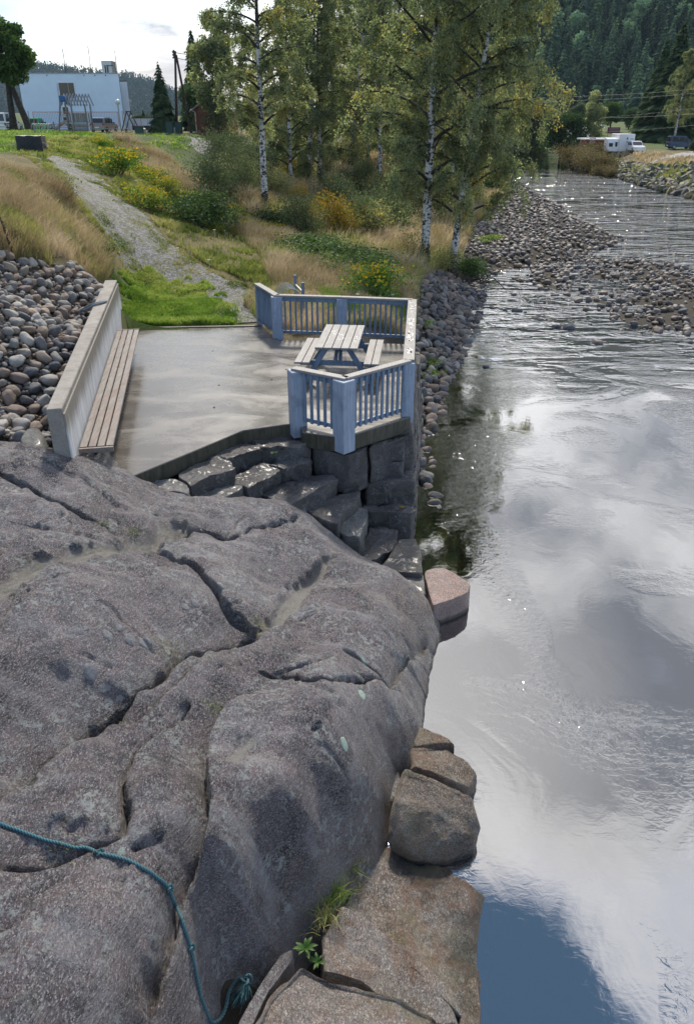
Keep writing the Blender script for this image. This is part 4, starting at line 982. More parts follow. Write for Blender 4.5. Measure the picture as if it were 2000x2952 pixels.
# =================================================================== ROPE
mr, t = mat('blue_rope')
g = t.n('ShaderNodeTexCoord').outputs['Generated']; P = t.n('ShaderNodeNewGeometry').outputs['Position']
tw = t.n('ShaderNodeAttribute', attribute_name='twist').outputs['Fac']
wv = t.math('ADD', t.math('MULTIPLY', t.math('SINE', tw), .5), .5)
n = t.noise(P, 120, 3, .7)
c = t.mix(wv, (.012, .055, .075), (.045, .20, .255)); c = t.mix(t.math('MULTIPLY', n, .35), c, (.14, .26, .28))
c = t.mix(t.ramp(t.n('ShaderNodeAttribute', attribute_name='dirt').outputs['Fac'], [(0, 0.0), (1, .55)]), c, (.06, .085, .08))
principled(t, Base_Color=c, Roughness=.75, Normal=bump(t, t.math('ADD', wv, t.math('MULTIPLY', n, .4)), .8, .006)); M['rope'] = mr
def catmull(P_, n=8):
    P_ = [Vector(p) for p in P_]; P_ = [P_[0] * 2 - P_[1]] + P_ + [P_[-1] * 2 - P_[-2]]; out = []
    for i in range(1, len(P_) - 2):
        a, b, c_, d = P_[i - 1:i + 3]
        for k in range(n):
            u = k / n
            out.append(.5 * ((2 * b) + (c_ - a) * u + (2 * a - 5 * b + 4 * c_ - d) * u * u + (3 * b - a - 3 * c_ + d) * u ** 3))
    out.append(P_[-2]); return out
def rope_mesh(name, pts, r, parent=None, m='rope', pitch=.075, n=12, dirt0=0., dirt1=1.):
    V = []; tw = []; dt = []; nrm = None; s = 0; K = len(pts)
    for i, p in enumerate(pts):
        d = (pts[min(i + 1, K - 1)] - pts[max(i - 1, 0)]).normalized()
        nrm = d.orthogonal().normalized() if nrm is None else (nrm - d * nrm.dot(d)).normalized()
        bn = d.cross(nrm)
        if i: s += (p - pts[i - 1]).length
        for k in range(n):
            a = 2 * math.pi * k / n; lobe = 1 + .13 * math.cos(3 * (a - s / pitch * 2 * math.pi))
            V.append(p + (nrm * math.cos(a) + bn * math.sin(a)) * r * lobe); tw.append(3 * (a - s / pitch * 2 * math.pi)); dt.append(dirt0 + (dirt1 - dirt0) * i / K)
    Q = [(i * n + k, i * n + (k + 1) % n, (i + 1) * n + (k + 1) % n, (i + 1) * n + k) for i in range(K - 1) for k in range(n)]
    me = np_mesh(name, [tuple(v) for v in V], Q, {'twist': tw, 'dirt': dt})
    return link(name, me, M[m], parent, smooth=True)
def resample(pts, step):
    P_ = np.array([tuple(p) for p in pts]); d = np.r_[0, np.cumsum(np.linalg.norm(np.diff(P_, axis=0), axis=1))]
    q = np.arange(0, d[-1], step); return [Vector([np.interp(a, d, P_[:, k]) for k in range(3)]) for a in q]
c4 = lambda pts: [(x / 1.575, 2100 + y / 1.575) for x, y in pts]
rpx = c4([(-120, 395), (0, 436), (85, 468), (170, 500), (255, 528), (340, 550), (400, 562), (455, 578), (520, 588), (580, 602), (635, 630), (680, 655), (725, 690), (765, 730), (790, 790), (812, 845), (835, 900), (862, 985), (880, 1060), (893, 1120), (905, 1180), (918, 1245), (935, 1300), (958, 1332)])
RR = .0135
r3 = rhit(rpx); base = [Vector((q[0], q[1], q[2])) for q in r3]
rp_ = resample(catmull(base, 10), .02)
zz = np.array([float(rockh(p.x, p.y)) for p in rp_])
zs = zz.copy()
for _ in range(20):
    zq = zs.copy(); zq[1:-1] = np.maximum(zz[1:-1], (zs[2:] + zs[:-2]) / 2 * .7 + zs[1:-1] * .3); zs = zq
for p, z in zip(rp_, zs): p.z = z + RR * .9
# the end leaves the rock, swings down and loops up again over the rock fin
endp = rp_[-1]
tail_px = c4([(985, 1330), (1012, 1300), (1030, 1250), (1040, 1200), (1060, 1160), (1085, 1140), (1110, 1150)])
tail_z = [endp.z - .03, endp.z - .05, -1.12, -1.1, -1.08, -1.07, -1.06]
tz_ = [max(float(h_[2]) + .03, -1.12) for h_ in rhit(tail_px)]
tail = [Vector(W(x, y, z)) for (x, y), z in zip(tail_px, tz_)]
full = resample(catmull([rp_[-12], endp] + tail, 12), .012)
allp = rp_[:-12] + full
allp = resample(allp, .009)
rope = empty('blue_rope', tuple(allp[len(allp) // 2])); tag(rope, 'weathered turquoise blue rope with knots lying across the foreground bedrock', 'rope')
rel(rope_mesh('strand', allp, RR, rope), rope)
def knot(c, r, parent, name='knot', rx=.0):
    pts = []
    for i in range(60):
        a = 2 * math.pi * i / 59
        pts.append(Vector(c) + Vector(((math.sin(a) + 2 * math.sin(2 * a)) / 3 * r, (math.cos(a) - 2 * math.cos(2 * a)) / 3 * r, -math.sin(3 * a) * r * .55 + r * .35)))
    return rel(rope_mesh(name, pts, RR * .72, parent, n=8, dirt0=.6), parent)
for (x, y), r in zip(c4([(455, 578), (770, 735), (862, 1000)]), (.026, .028, .028)):
    d = [abs(complex(*((q.x - v[0]), (q.y - v[1])))) for v in [rhit([(x, y)])[0]] for q in allp]; q = allp[int(np.argmin(d))]
    knot(q, r, rope)
ek = tail[-1] + Vector((.012, 0, 0)); knot(ek, .045, rope)
V = []; Q = []; r_ = random.Random(3); frd = Vector(W(1062 / 1.575, 2100 + 1262 / 1.575, ek.z - .03)) - ek
for i in range(420):
    side = Vector((r_.gauss(0, 1), r_.gauss(0, 1), r_.gauss(0, 1))) * .016; sp = side * 1.9
    a = ek + side * .8 + frd * .15; bnd = frd * r_.uniform(.75, 1.15); m1 = a + bnd * .5 + sp * .7; e = a + bnd + sp * 1.0; w = Vector((.0016, .0, .0016)); k = len(V)
    V += [a - w, a + w, m1 + w, m1 - w, e]; Q += [(k, k + 1, k + 2, k + 3), (k + 3, k + 2, k + 4, k + 4)]
me = np_mesh('frayed_end', [tuple(v) for v in V], Q, {'twist': np.random.default_rng(1).uniform(0, 6, len(V)), 'dirt': np.zeros(len(V))})
me.validate(); fe = link('frayed_end', me, M['rope'], rope); rel(fe, rope); fe['kind'] = 'stuff'
# scrap of grey rope tied over the cobble wall
a = NL.lerp(FL, .70); b_ = NR.lerp(FR, .72)
pts = [a + Vector((-.28, -.12, 1.12)), a + Vector((-.12, -.04, 1.20)), a + Vector((-.0, 0, 1.245)), a.lerp(b_, .5) + Vector((0, .02, 1.25)), b_ + Vector((-.02, .03, 1.245)), b_ + Vector((-.06, -.10, 1.245)), a + Vector((.05, -.09, 1.245)), a + Vector((-.10, -.16, 1.17)), a + Vector((-.26, -.05, 1.10))]
m_gr = simple('grey_rope', (.17, .20, .22), .8, var=.5, scale=60, bmp=.5); M['grey_rope'] = m_gr
wr = rope_mesh('frayed_rope', resample(catmull(pts, 10), .012), .022, None, 'grey_rope'); tag(wr, 'scrap of grey blue rope tied over the top of the concrete wall', 'rope')

# =================================================================== COBBLES
def cobble_proto(seed, flat=.66, lump=.25):
    bm = bmesh.new(); bmesh.ops.create_icosphere(bm, subdivisions=3, radius=1)
    V = np.array([v.co[:] for v in bm.verts])
    r_ = np.random.default_rng(seed)
    d = 1 + lump * fbm(V[:, 0] * 1.1 + seed * 5, V[:, 1] * 1.1, V[:, 2] * 1.1, s=seed, o=3)
    # a few flattened facets
    for _ in range(7):
        n = r_.normal(size=3); n /= np.linalg.norm(n); k = r_.uniform(.62, .88)
        dp = (V @ n) * d; d = np.where(dp > k, d * (1 - .6 * (dp - k) / np.maximum(dp, 1e-6)), d)
    V = V * d[:, None] * np.array([1.0, r_.uniform(.68, .9), flat * r_.uniform(.85, 1.1)])
    for v, c in zip(bm.verts, V): v.co = c
    me = bpy.data.meshes.new('cobble'); bm.to_mesh(me); bm.free()
    me.polygons.foreach_set('use_smooth', np.ones(len(me.polygons), bool)); return me, V
PROTO = [cobble_proto(s) for s in range(10)]
TRI = np.array([p.vertices[:] for p in PROTO[0][0].polygons])
CMATS = ['cobble_brown', 'cobble_grey', 'cobble_dark', 'cobble_pale']
def angular_proto(seed):
    r_ = np.random.default_rng(900 + seed); bm = bmesh.new()
    for _ in range(13):
        v = r_.normal(size=3); v /= np.linalg.norm(v); bm.verts.new((v[0] * 1.1, v[1] * .8, v[2] * .7))
    bmesh.ops.convex_hull(bm, input=bm.verts); bmesh.ops.triangulate(bm, faces=bm.faces)
    me = bpy.data.meshes.new('rock'); bm.to_mesh(me); bm.free(); n = len(me.vertices); v = np.empty(n * 3); me.vertices.foreach_get('co', v)
    return me, v.reshape(-1, 3), np.array([p.vertices[:] for p in me.polygons])
APROTO = [angular_proto(s) for s in range(8)]
def rotm(rz, rx, ry):
    return (Matrix.Rotation(rz, 3, 'Z') @ Matrix.Rotation(rx, 3, 'X') @ Matrix.Rotation(ry, 3, 'Y'))
def cobble_field(name, pts, sizes, hf, labels, group, nmax, stuff_name, stuff_mat, mats, weights, sink=.25, rest_label=None, tilt=.35, seed=1, cat='stone', protos=None):
    protos = protos or [(a, b, TRI) for a, b in PROTO]
    """pts (n,2); the nmax that show largest become objects of their own, the rest ONE stuff object"""
    r_ = np.random.default_rng(seed); pts = np.asarray(pts); sizes = np.asarray(sizes)
    z = hf(pts[:, 0], pts[:, 1]); D = pts[:, 1] * .88 + (CZ - z) * .47
    # visible in the frame?
    X = pts[:, 0]; Y = pts[:, 1]; h = z - CZ
    zc = Y * ct - h * st_; px = W0 / 2 + F * X / zc; py = H0 / 2 - F * (Y * st_ + h * ct) / zc
    vis = (px > -15) & (px < 2015) & (py > 0) & (py < 2970)
    score = np.where(vis, sizes / D, -1 + sizes / D * .001)
    order = np.argsort(-score); V = []; T = []; Rn = []; off = 0
    variants = {}
    for rank, i in enumerate(order):
        k = int(r_.integers(0, len(protos))); s = float(sizes[i]); Mx = rotm(r_.uniform(0, 6.28), r_.normal() * tilt, r_.normal() * tilt)
        c = Vector((float(X[i]), float(Y[i]), float(z[i] + s * .60 - s * sink)))
        mi = int(r_.choice(len(mats), p=weights))
        if rank < nmax and score[i] > 0:
            key = (k, mi)
            if key not in variants:
                me = protos[k][0].copy(); me.materials.append(M[mats[mi]]); variants[key] = me
            o = bpy.data.objects.new(name, variants[key]); col.objects.link(o)
            o.matrix_world = Matrix.Translation(c) @ Mx.to_4x4() @ Matrix.Scale(s, 4)
            tag(o, labels[mi], cat, group)
        else:
            A = protos[k][1] * s @ np.array(Mx).T + np.array(c[:])
            V.append(A); T.append(protos[k][2] + off); off += len(A); Rn.append(np.full(len(A), r_.uniform()))
    if V:
        me = np_mesh(stuff_name, np.concatenate(V), np.concatenate(T), {'rnd': np.concatenate(Rn)})
        o = link(stuff_name, me, M[stuff_mat], smooth=protos is not APROTO); tag(o, kind='stuff')
        if rest_label: tag(o, rest_label, 'stones')
def scatter(poly, n, smin, smax, seed, dens=None, gap=.8, power=2.0):
    """dart throwing inside a world polygon: big stones first"""
    r_ = np.random.default_rng(seed); P_ = np.array([p[:2] for p in poly]); lo, hi = P_.min(0), P_.max(0)
    N = n * 14; c = r_.uniform(lo, hi, (N, 2)); ok = inside(c[:, 0], c[:, 1], poly); c = c[ok]
    s = smin + (smax - smin) * r_.uniform(0, 1, len(c)) ** power; o = np.argsort(-s * r_.uniform(.5, 1, len(s))); c = c[o]; s = s[o]
    if dens is not None:
        m = r_.uniform(0, 1, len(c)) < dens(c[:, 0], c[:, 1]); c = c[m]; s = s[m]
    cell = smax * 2; grid = {}; K = []; 
    for i in range(len(c)):
        gx, gy = int(c[i, 0] // cell), int(c[i, 1] // cell); good = True
        for a in (-1, 0, 1):
            for b in (-1, 0, 1):
                for j in grid.get((gx + a, gy + b), ()):
                    if (c[i, 0] - c[j, 0]) ** 2 + (c[i, 1] - c[j, 1]) ** 2 < ((s[i] + s[j]) * gap) ** 2: good = False; break
                if not good: break
            if not good: break
        if good:
            grid.setdefault((gx, gy), []).append(i); K.append(i)
            if len(K) >= n: break
    return c[K], s[K]
LB = {0: 'brown', 1: 'grey', 2: 'bluish dark', 3: 'pale'}
# the bank of cobbles left of the wall
bank = [(-4.35, 9.35), (-5.75, 18.35)] + [q for q in Gp([(300, 826), (240, 792), (190, 775), (120, 762), (60, 745), (0, 738), (-80, 720)])] + [(-8.6, 14), (-8.2, 10.5), (-6.2, 10.0), (-5.2, 10.0)]
c1, s1 = scatter(bank, 2400, .045, .155, 3, gap=.68, power=2.6)
cobble_field('cobble', c1, s1, terrain, ['rounded %s cobble in the loose bank of stones left of the concrete wall' % LB[i] for i in range(4)],
             'cobbles heaped on the bank left of the wall', 300, 'small_cobbles', 'cobble_mix', CMATS, [.36, .30, .16, .18], sink=.16, tilt=.5, seed=4, cat='cobble', rest_label='small brown and grey cobbles filling the bank left of the wall')
# second thin layer to close the gaps
c1b, s1b = scatter(bank, 1500, .05, .085, 13, gap=.6)
cobble_field('cobble', c1b, s1b, lambda x, y: terrain(x, y) - .055, ['']*4, '', 0, 'cobble_infill', 'cobble_mix', CMATS, [.25]*4, sink=.2, seed=5, rest_label='dark small stones packed between the cobbles of the left bank')
bo = bl('boulder', [(52, 1255), (75, 1225), (115, 1222), (134, 1250), (132, 1285), (100, 1298), (60, 1285)], .62, .1, 'grey_block', 'big round blue grey boulder between the wall end and the bedrock', seed=61, rnd=.3, amp=.012, dome=.04, flare=-.06, N=90, rings=16, sides=14, jag=.2, freq=2)

# river stones: shore and bars
def shore_d(x, y):
    d = poly_sd(x, y, RIVER); b = poly_sd(x, y, BAR)
    on = np.where(d > 0, np.where(b > 0, .55, np.exp(-np.maximum(-b, 0) / 1.3) * .5), 1.0)
    near = np.exp(-np.maximum(d, 0) / .7) * .9
    land = 1 - sstep(-d, 3.0 + 5 * sstep(y, 36, 45), 5.5 + 6 * sstep(y, 36, 45))
    return np.where(d < 0, land, np.maximum(near, np.where(b > -3, on, 0)))
SH = [(1.75, 12.5), (1.9, 16)] + [W(x, y, WATER)[:2] for x, y in [(1262, 1220), (1320, 1090), (1400, 950), (1560, 930), (1700, 960), (1860, 990), (2060, 1000), (2120, 780), (1950, 700), (1850, 650), (1700, 560), (1560, 520), (1500, 490), (1480, 440), (1400, 455), (1380, 520), (1360, 590), (1330, 650), (1300, 720), (1230, 780), (1130, 830), (1190, 950)]] + [(1.62, 17.5), (1.55, 14)]
c2, s2 = scatter(SH, 9000, .05, .21, 5, dens=shore_d, gap=.72, power=2.4)
cobble_field('river_cobble', c2, s2, terrain, ['wet brown rounded stone on the gravel bars and shore of the river', 'wet grey rounded stone on the gravel bars and shore of the river', 'dark wet rounded stone on the gravel bars and shore of the river', 'light brown rounded stone on the gravel bars and shore of the river'],
             'river stones along the shore and bars', 290, 'shore_stones', 'cobble_river', ['cobble_river', 'cobble_river', 'cobble_dark', 'cobble_brown'], [.45, .35, .08, .12], sink=.22, tilt=.3, seed=6, cat='river stone', rest_label='mass of dark rounded stones covering the river bars and shore')
SHN = [(1.75, 12.5), (1.9, 16)] + [W(x, y, WATER)[:2] for x, y in [(1255, 1200), (1310, 1080), (1375, 950), (1395, 860), (1360, 800)]] + Gp([(1330, 760), (1180, 770), (1140, 830), (1185, 930), (1195, 1000)]) + [(1.62, 17.5), (1.55, 14)]
c4_, s4_ = scatter(SHN, 2000, .05, .21, 25, gap=.68, power=2.2)
cobble_field('shore_cobble', c4_, s4_, lambda x, y: np.maximum(terrain(x, y), WATER - .12), ['brownish rounded stone on the shore below the railing', 'grey rounded stone on the shore below the railing', 'dark rounded stone on the shore below the railing', 'pale rounded stone on the shore below the railing'],
             'shore stones beside the platform wall', 280, 'shore_stones', 'cobble_river', ['cobble_river', 'cobble_grey', 'cobble_dark', 'cobble_brown'], [.45, .2, .2, .15], sink=.12, tilt=.45, seed=26, cat='river stone', rest_label='smaller stones filling the shore below the railing')
# loose stones standing in the shallows
loose = [(1390, 880, .2), (1420, 888, .22), (1455, 893, .2), (1488, 897, .28), (1513, 900, .16), (1545, 918, .22), (1560, 912, .15), (1585, 925, .2), (1615, 930, .12), (1602, 941, .24), (1640, 946, .42), (1622, 938, .2), (1722, 988, .26), (1742, 986, .15), (1400, 1058, .17), (1700, 935, .16), (1660, 928, .14), (1845, 958, .2),
         (1780, 960, .13), (1800, 880, .2), (1640, 858, .12), (1480, 850, .22), (1505, 855, .16), (1600, 852, .25), (1592, 862, .18), (1550, 858, .16), (1530, 868, .2), (1950, 985, .15), (1985, 985, .2), (1560, 885, .14), (1945, 730, .2), (1930, 708, .16), (1870, 745, .2), (1980, 740, .25), (1905, 760, .15), (1740, 690, .2),
         (1865, 668, .3), (1925, 670, .18), (1850, 722, .18), (1790, 757, .2), (1950, 752, .14), (1240, 1250, .14), (1235, 1255, .1)]
lp = np.array([W(x, y, WATER)[:2] for x, y, r in loose]); ls = np.array([r for *_, r in loose]) * .8
cobble_field('wading_stone', lp, ls, lambda x, y: np.full(np.shape(x), WATER - .05), ['wet brown stone standing alone in the shallow rapids'] * 2, 'single stones standing in the shallow rapids', 300, 'x', 'cobble_river', ['cobble_river', 'cobble_dark'], [.7, .3], sink=.45, tilt=.12, seed=9, cat='river stone')
# submerged pebbles near the shore
subp = [(1.9, 16.2)] + [W(x, y, WATER)[:2] for x, y in [(1230, 1300), (1330, 1290), (1340, 1180), (1350, 1080), (1400, 980), (1350, 960), (1290, 1060), (1240, 1180)]]
c3, s3 = scatter(subp, 420, .07, .17, 15, gap=.75)
cobble_field('cobble', c3, s3, lambda x, y: np.maximum(terrain(x, y), -2.42) - .02, [''] * 4, '', 0, 'submerged_stones', 'cobble_brown', CMATS, [.25] * 4, sink=.2, seed=7, rest_label='amber brown stones seen under the shallow water by the shore')
# rip rap on the far bank
rip = [W(1640, 476, WATER)[:2], W(1760, 505, WATER)[:2], W(1860, 540, WATER)[:2], W(2000, 576, WATER)[:2], (33, 66), (38.5, 66), (39.5, 76), (38, 100), (39, 118), (40, 130)]
c5, s5 = scatter(rip, 3000, .22, .60, 17, gap=.5, power=1.8)
cobble_field('riprap_stone', c5, s5, terrain, ['angular mossy rock of the sloping rip rap bank across the river'] * 2, 'rip rap rocks on the far river bank', 290, 'riprap', 'riprap', ['riprap', 'riprap'], [.5, .5], sink=.2, tilt=.6, seed=8, cat='rock', protos=APROTO, rest_label='smaller angular mossy rocks of the far river bank')
# =================================================================== VEGETATION
def leafs(C, size, r_, flat=0.0, ratio=.62, rn=None):
    C = np.asarray(C, float); n = len(C); s = (np.asarray(size) * r_.uniform(.7, 1.25, n))[:, None] * .5
    a = r_.normal(size=(n, 3)); a[:, 2] *= 1 - flat; a /= np.linalg.norm(a, axis=1, keepdims=True)
    b = r_.normal(size=(n, 3)); b -= a * (a * b).sum(1, keepdims=True); b /= np.linalg.norm(b, axis=1, keepdims=True)
    V = np.stack([C - a * s, C + b * s * ratio, C + a * s, C - b * s * ratio], 1).reshape(-1, 3)
    Q = np.arange(4 * n).reshape(-1, 4)
    rn = r_.uniform(0, 1, n) if rn is None else np.clip(rn, 0, 1)
    return V, Q, np.repeat(rn, 4)
def bark(name, white, black, thr=.52):
    m, t = mat(name)
    g = t.n('ShaderNodeTexCoord').outputs['Object']
    z = t.n('ShaderNodeSeparateXYZ', {0: g}).outputs[2]
    n1 = t.noise(t.n('ShaderNodeMapping', {'Vector': g, 'Scale': (5, 5, 9)}).outputs[0], 1.0, 4, .7, .6)
    n2 = t.noise(t.n('ShaderNodeMapping', {'Vector': g, 'Scale': (9, 9, 2.2)}).outputs[0], 1.0, 4, .7, .4)
    th = t.n('ShaderNodeAttribute', attribute_name='thin').outputs['Fac']
    low = t.n('ShaderNodeMapRange', {0: z, 1: 0.0, 2: 1.1, 3: .22, 4: 0.0}).outputs[0]
    f = t.ramp(t.math('ADD', t.math('ADD', t.math('MULTIPLY', n1, .65), t.math('MULTIPLY', n2, .35)), t.math('ADD', low, t.math('MULTIPLY', th, .3))), [(thr - .01, 0.0), (thr + .03, 1.0)])
    c = t.mix(f, white, black)
    principled(t, Base_Color=c, Roughness=.75, Normal=bump(t, n1, .6, .02)); return m
M['birch_bark'] = bark('birch_bark', (.62, .61, .60), (.035, .03, .028), .505)
M['brown_bark'] = simple('brown_bark', (.055, .042, .032), .9, var=.6, scale=8, bmp=.8)
def birch_meshes(Ht, rad, seed, nleaf, h0=.22, rb=.17, lean=(0, 0), droop=.9, lsize=.085, nb=46, top_taper=1.0, crook=.25):
    r_ = np.random.default_rng(seed); V = []; Fc = []; th = []
    def tube(P_, R_, n, t_):
        mb = MB(); mb.tube([Vector(p) for p in P_], list(R_), n, cap=False); o = len(V)
        V.extend(mb.v); Fc.extend([[i + o for i in f] for f in mb.f]); th.extend([t_] * len(mb.v))
    zs = np.linspace(0, 1, 26)
    ax = np.cumsum(r_.normal(size=26)) * crook * .05; ay = np.cumsum(r_.normal(size=26)) * crook * .05
    tr = np.stack([lean[0] * zs ** 1.2 + ax * zs * Ht * .12, lean[1] * zs + ay * zs * Ht * .12, zs * Ht], 1)
    rr = rb * (1 - zs) ** .8 + .012; rr[0] *= 1.5; rr[1] *= 1.12
    k = 16
    tube(tr[:k], rr[:k], 12, 0.0); tube(tr[k - 1:], rr[k - 1:], 8, .45)
    C = []; cr = []
    for i in range(nb):
        f = h0 + (1 - h0) * (i + r_.uniform(0, .8)) / nb
        p0 = np.array([np.interp(f, zs, tr[:, j]) for j in range(3)])
        u = (f - h0) / (1 - h0)
        L = rad * (np.sin(math.pi * min(1, u * .82 + .16)) ** .7) * (1 - .35 * u * top_taper) * r_.uniform(.72, 1.15)
        az = i * 2.4 + r_.uniform(-.5, .5); o = np.array([math.cos(az), math.sin(az), 0])
        rise = r_.uniform(.5, .95); s = np.linspace(0, 1, 9)
        P_ = p0 + o * (s[:, None] * L) + np.array([0, 0, 1]) * ((rise * s - droop * .55 * s ** 2) * L)[:, None] + r_.normal(size=(9, 3)) * L * .022 * s[:, None]
        r0 = rb * .34 * (1 - u) ** .7 + .012
        tube(P_, r0 * (1 - s) ** 1.0 + .005, 5, 1.0)
        nt = max(3, int(7.5 * L / rad + 3)); bt = r_.uniform(-.18, .18)
        for j in range(nt):
            ss = r_.uniform(.22, 1.0); q = np.array([np.interp(ss, s, P_[:, m_]) for m_ in range(3)])
            tl = r_.uniform(.35, .95) * (.6 + .5 * L / rad) * (rad / 3.6) ** .5; ta = r_.uniform(0, 6.28); out = np.array([math.cos(ta), math.sin(ta), r_.uniform(-.1, .5)]) * .6
            tt = np.linspace(0, 1, 5)[:, None]; T_ = q + out * tt * tl + np.array([0, 0, -1.0]) * (tt ** 2) * tl * droop
            if j % 3 == 0: tube(T_, .009 * (1 - tt[:, 0]) + .004, 3, 1.0)
            m_ = max(6, int(nleaf / nb / nt)); a = r_.uniform(.05, 1.05, m_)[:, None]
            c = q + out * a * tl + np.array([0, 0, -1.0]) * (a ** 2) * tl * droop + r_.normal(size=(m_, 3)) * .10 * (rad / 3.6) ** .5
            C.append(c); cr.append(np.clip(.42 + bt + r_.normal() * .12 + r_.normal(size=m_) * .16, 0, .93) + (r_.uniform(size=m_) < .015) * .5)
    C = np.concatenate(C); cr = np.concatenate(cr)
    lv, lq, lr = leafs(C, lsize, r_, rn=cr)
    me = bpy.data.meshes.new('trunk'); me.from_pydata([tuple(v) for v in V], [], Fc); a = me.attributes.new('thin', 'FLOAT', 'POINT'); a.data.foreach_set('value', np.array(th, np.float32))
    me.polygons.foreach_set('use_smooth', np.ones(len(me.polygons), bool)); me.materials.append(M['birch_bark'])
    cm = np_mesh('crown', lv, lq, {'rnd': lr}); cm.materials.append(M['birch_leaf'])
    return me, cm
def place_tree(name, meshes, loc, label, cat='tree', group=None, s=1.0, rz=0.0, crown_mat=None, tilt=(0, 0), sz=None):
    root = empty(name, loc, rz); root.scale = (s, s, sz or s); root.rotation_euler = (tilt[0], tilt[1], rz)
    for nm, m_ in zip(('trunk', 'crown'), meshes):
        if m_ is None: continue
        o = bpy.data.objects.new(nm, m_); col.objects.link(o); o.parent = root
    tag(root, label, cat, group); return root
def tz(x, y): return float(terrain(np.array([x]), np.array([y]))[0])
def on_ground(px, py, D=None):
    if D is None:
        q = hit([px], [py], terrain)[0]; return (float(q[0]), float(q[1]), float(q[2]) - .05)
    x, y, z = at_d(px, py, D); return (x, y, tz(x, y) - .05)
BA = birch_meshes(15.5, 5.0, 11, 105000, h0=.15, rb=.20, lsize=.095, nb=64)           # broad river-edge birch
BB = birch_meshes(12.5, 3.0, 12, 55000, h0=.26, rb=.15, lsize=.095, nb=46)
BC = birch_meshes(14.5, 4.3, 13, 80000, h0=.14, rb=.16, lsize=.10, nb=58, lean=(1.6, 0))
BD = birch_meshes(11.0, 3.2, 14, 38000, h0=.10, rb=.13, lsize=.11, nb=44, droop=1.1)
place_tree('birch_tree', BA, on_ground(1222, 768), 'tall white barked birch rising straight out of the stony river edge, largest in view', s=1.0, rz=.4, sz=1.12)
place_tree('birch_tree', BC, on_ground(1300, 795), 'leaning birch with white trunk standing just right of the tallest birch by the water', s=.97, rz=.2, sz=1.08)
place_tree('birch_tree', BB, on_ground(765, 608), 'birch with bright white trunk alone in the grass behind the flowering embankment', s=1.20, rz=1.1, sz=1.15)
place_tree('birch_tree', BC, on_ground(1272, 588), 'left one of two slim birches growing together behind the tallest birch', s=1.02, rz=2.0, tilt=(0, .03))
place_tree('birch_tree', BB, on_ground(1290, 586), 'right one of two slim birches growing together behind the tallest birch', s=1.1, rz=.0, tilt=(0, .06))
place_tree('birch_tree', BD, on_ground(840, 549), 'dark stemmed birch with ivy like growth at its foot right of the lone white trunk', s=1.15, rz=.6)
place_tree('birch_tree', BB, on_ground(889, 533), 'slightly tilted birch in the middle of the grove', s=1.15, rz=2.9, tilt=(0, -.07))
place_tree('birch_tree', BD, on_ground(922, 530), 'straight white stemmed birch right beside the tilted one in the grove', s=1.3, rz=3.9)
place_tree('birch_tree', BB, on_ground(1093, 558), 'thin birch with white foot between the grove and the tallest birch', s=1.15, rz=5.0)
r_ = random.Random(5)
grove = [(745, 470, 85), (1010, 500, 74), (1060, 490, 88), (960, 470, 95), (1160, 500, 80), (1220, 480, 92), (880, 465, 100), (1340, 470, 82), (1390, 455, 100), (1120, 460, 115), (1000, 455, 125), (1280, 450, 120),
         (1420, 440, 125), (1450, 430, 150)]
for i, (x, y, D) in enumerate(grove):
    p = on_ground(x, y, D)
    place_tree('birch_tree', (BB, BC, BD)[i % 3], p, 'birch in the dense grove behind the nearer white trunks', 'tree', 'birches packed in the background grove', s=(r_.uniform(.95, 1.25) * (1 + (D - 60) * .003)) * (.72 if x < 900 else 1.0), rz=r_.uniform(0, 6.3))

def conifer_mesh(h, r, n, size, seed, base=.04, tier=0, mat_='spruce_leaf', power=.85, name='crown'):
    r_ = np.random.default_rng(seed); f = base + (1 - base) * (1 - np.sqrt(r_.uniform(0, 1, n)) ) ** 1.0
    f = np.clip(f, 0, 1); 
    if tier: f = np.round(f * tier) / tier + r_.normal(size=n) * .006
    az = r_.uniform(0, 6.283, n); ti_ = np.floor(f * (tier or 20)).astype(int)
    ph = r_.uniform(0, 6.283, 400)[ti_ % 400]; sec = np.floor((az + ph) % 6.2832 / 6.2832 * 8).astype(int); lob = r_.uniform(.62, 1.25, (400, 8))[ti_ % 400, sec]
    rr = r * np.clip(1 - f, 0, 1) ** power * lob * np.sqrt(r_.uniform(.12, 1, n)) + .02 * r
    dr = rr / r * .32 * r
    C = np.stack([rr * np.cos(az), rr * np.sin(az), f * h - dr * .6 + .0], 1)
    s = size * (.6 + .7 * (1 - f)); out = np.stack([np.cos(az), np.sin(az), -.55 - .3 * r_.uniform(size=n)], 1); out /= np.linalg.norm(out, axis=1, keepdims=True)
    tan = np.stack([-np.sin(az), np.cos(az), r_.normal(size=n) * .25], 1)
    s = s[:, None]
    V = np.stack([C - out * s * .6, C + tan * s * .34, C + out * s * .75, C - tan * s * .34], 1).reshape(-1, 3)
    rn = np.repeat(np.clip(.15 + .55 * (lob - .62) / .63 + r_.normal(size=n) * .2, 0, 1), 4)
    me = np_mesh(name, V, np.arange(4 * n).reshape(-1, 4), {'rnd': rn}); me.materials.append(M[mat_]); return me
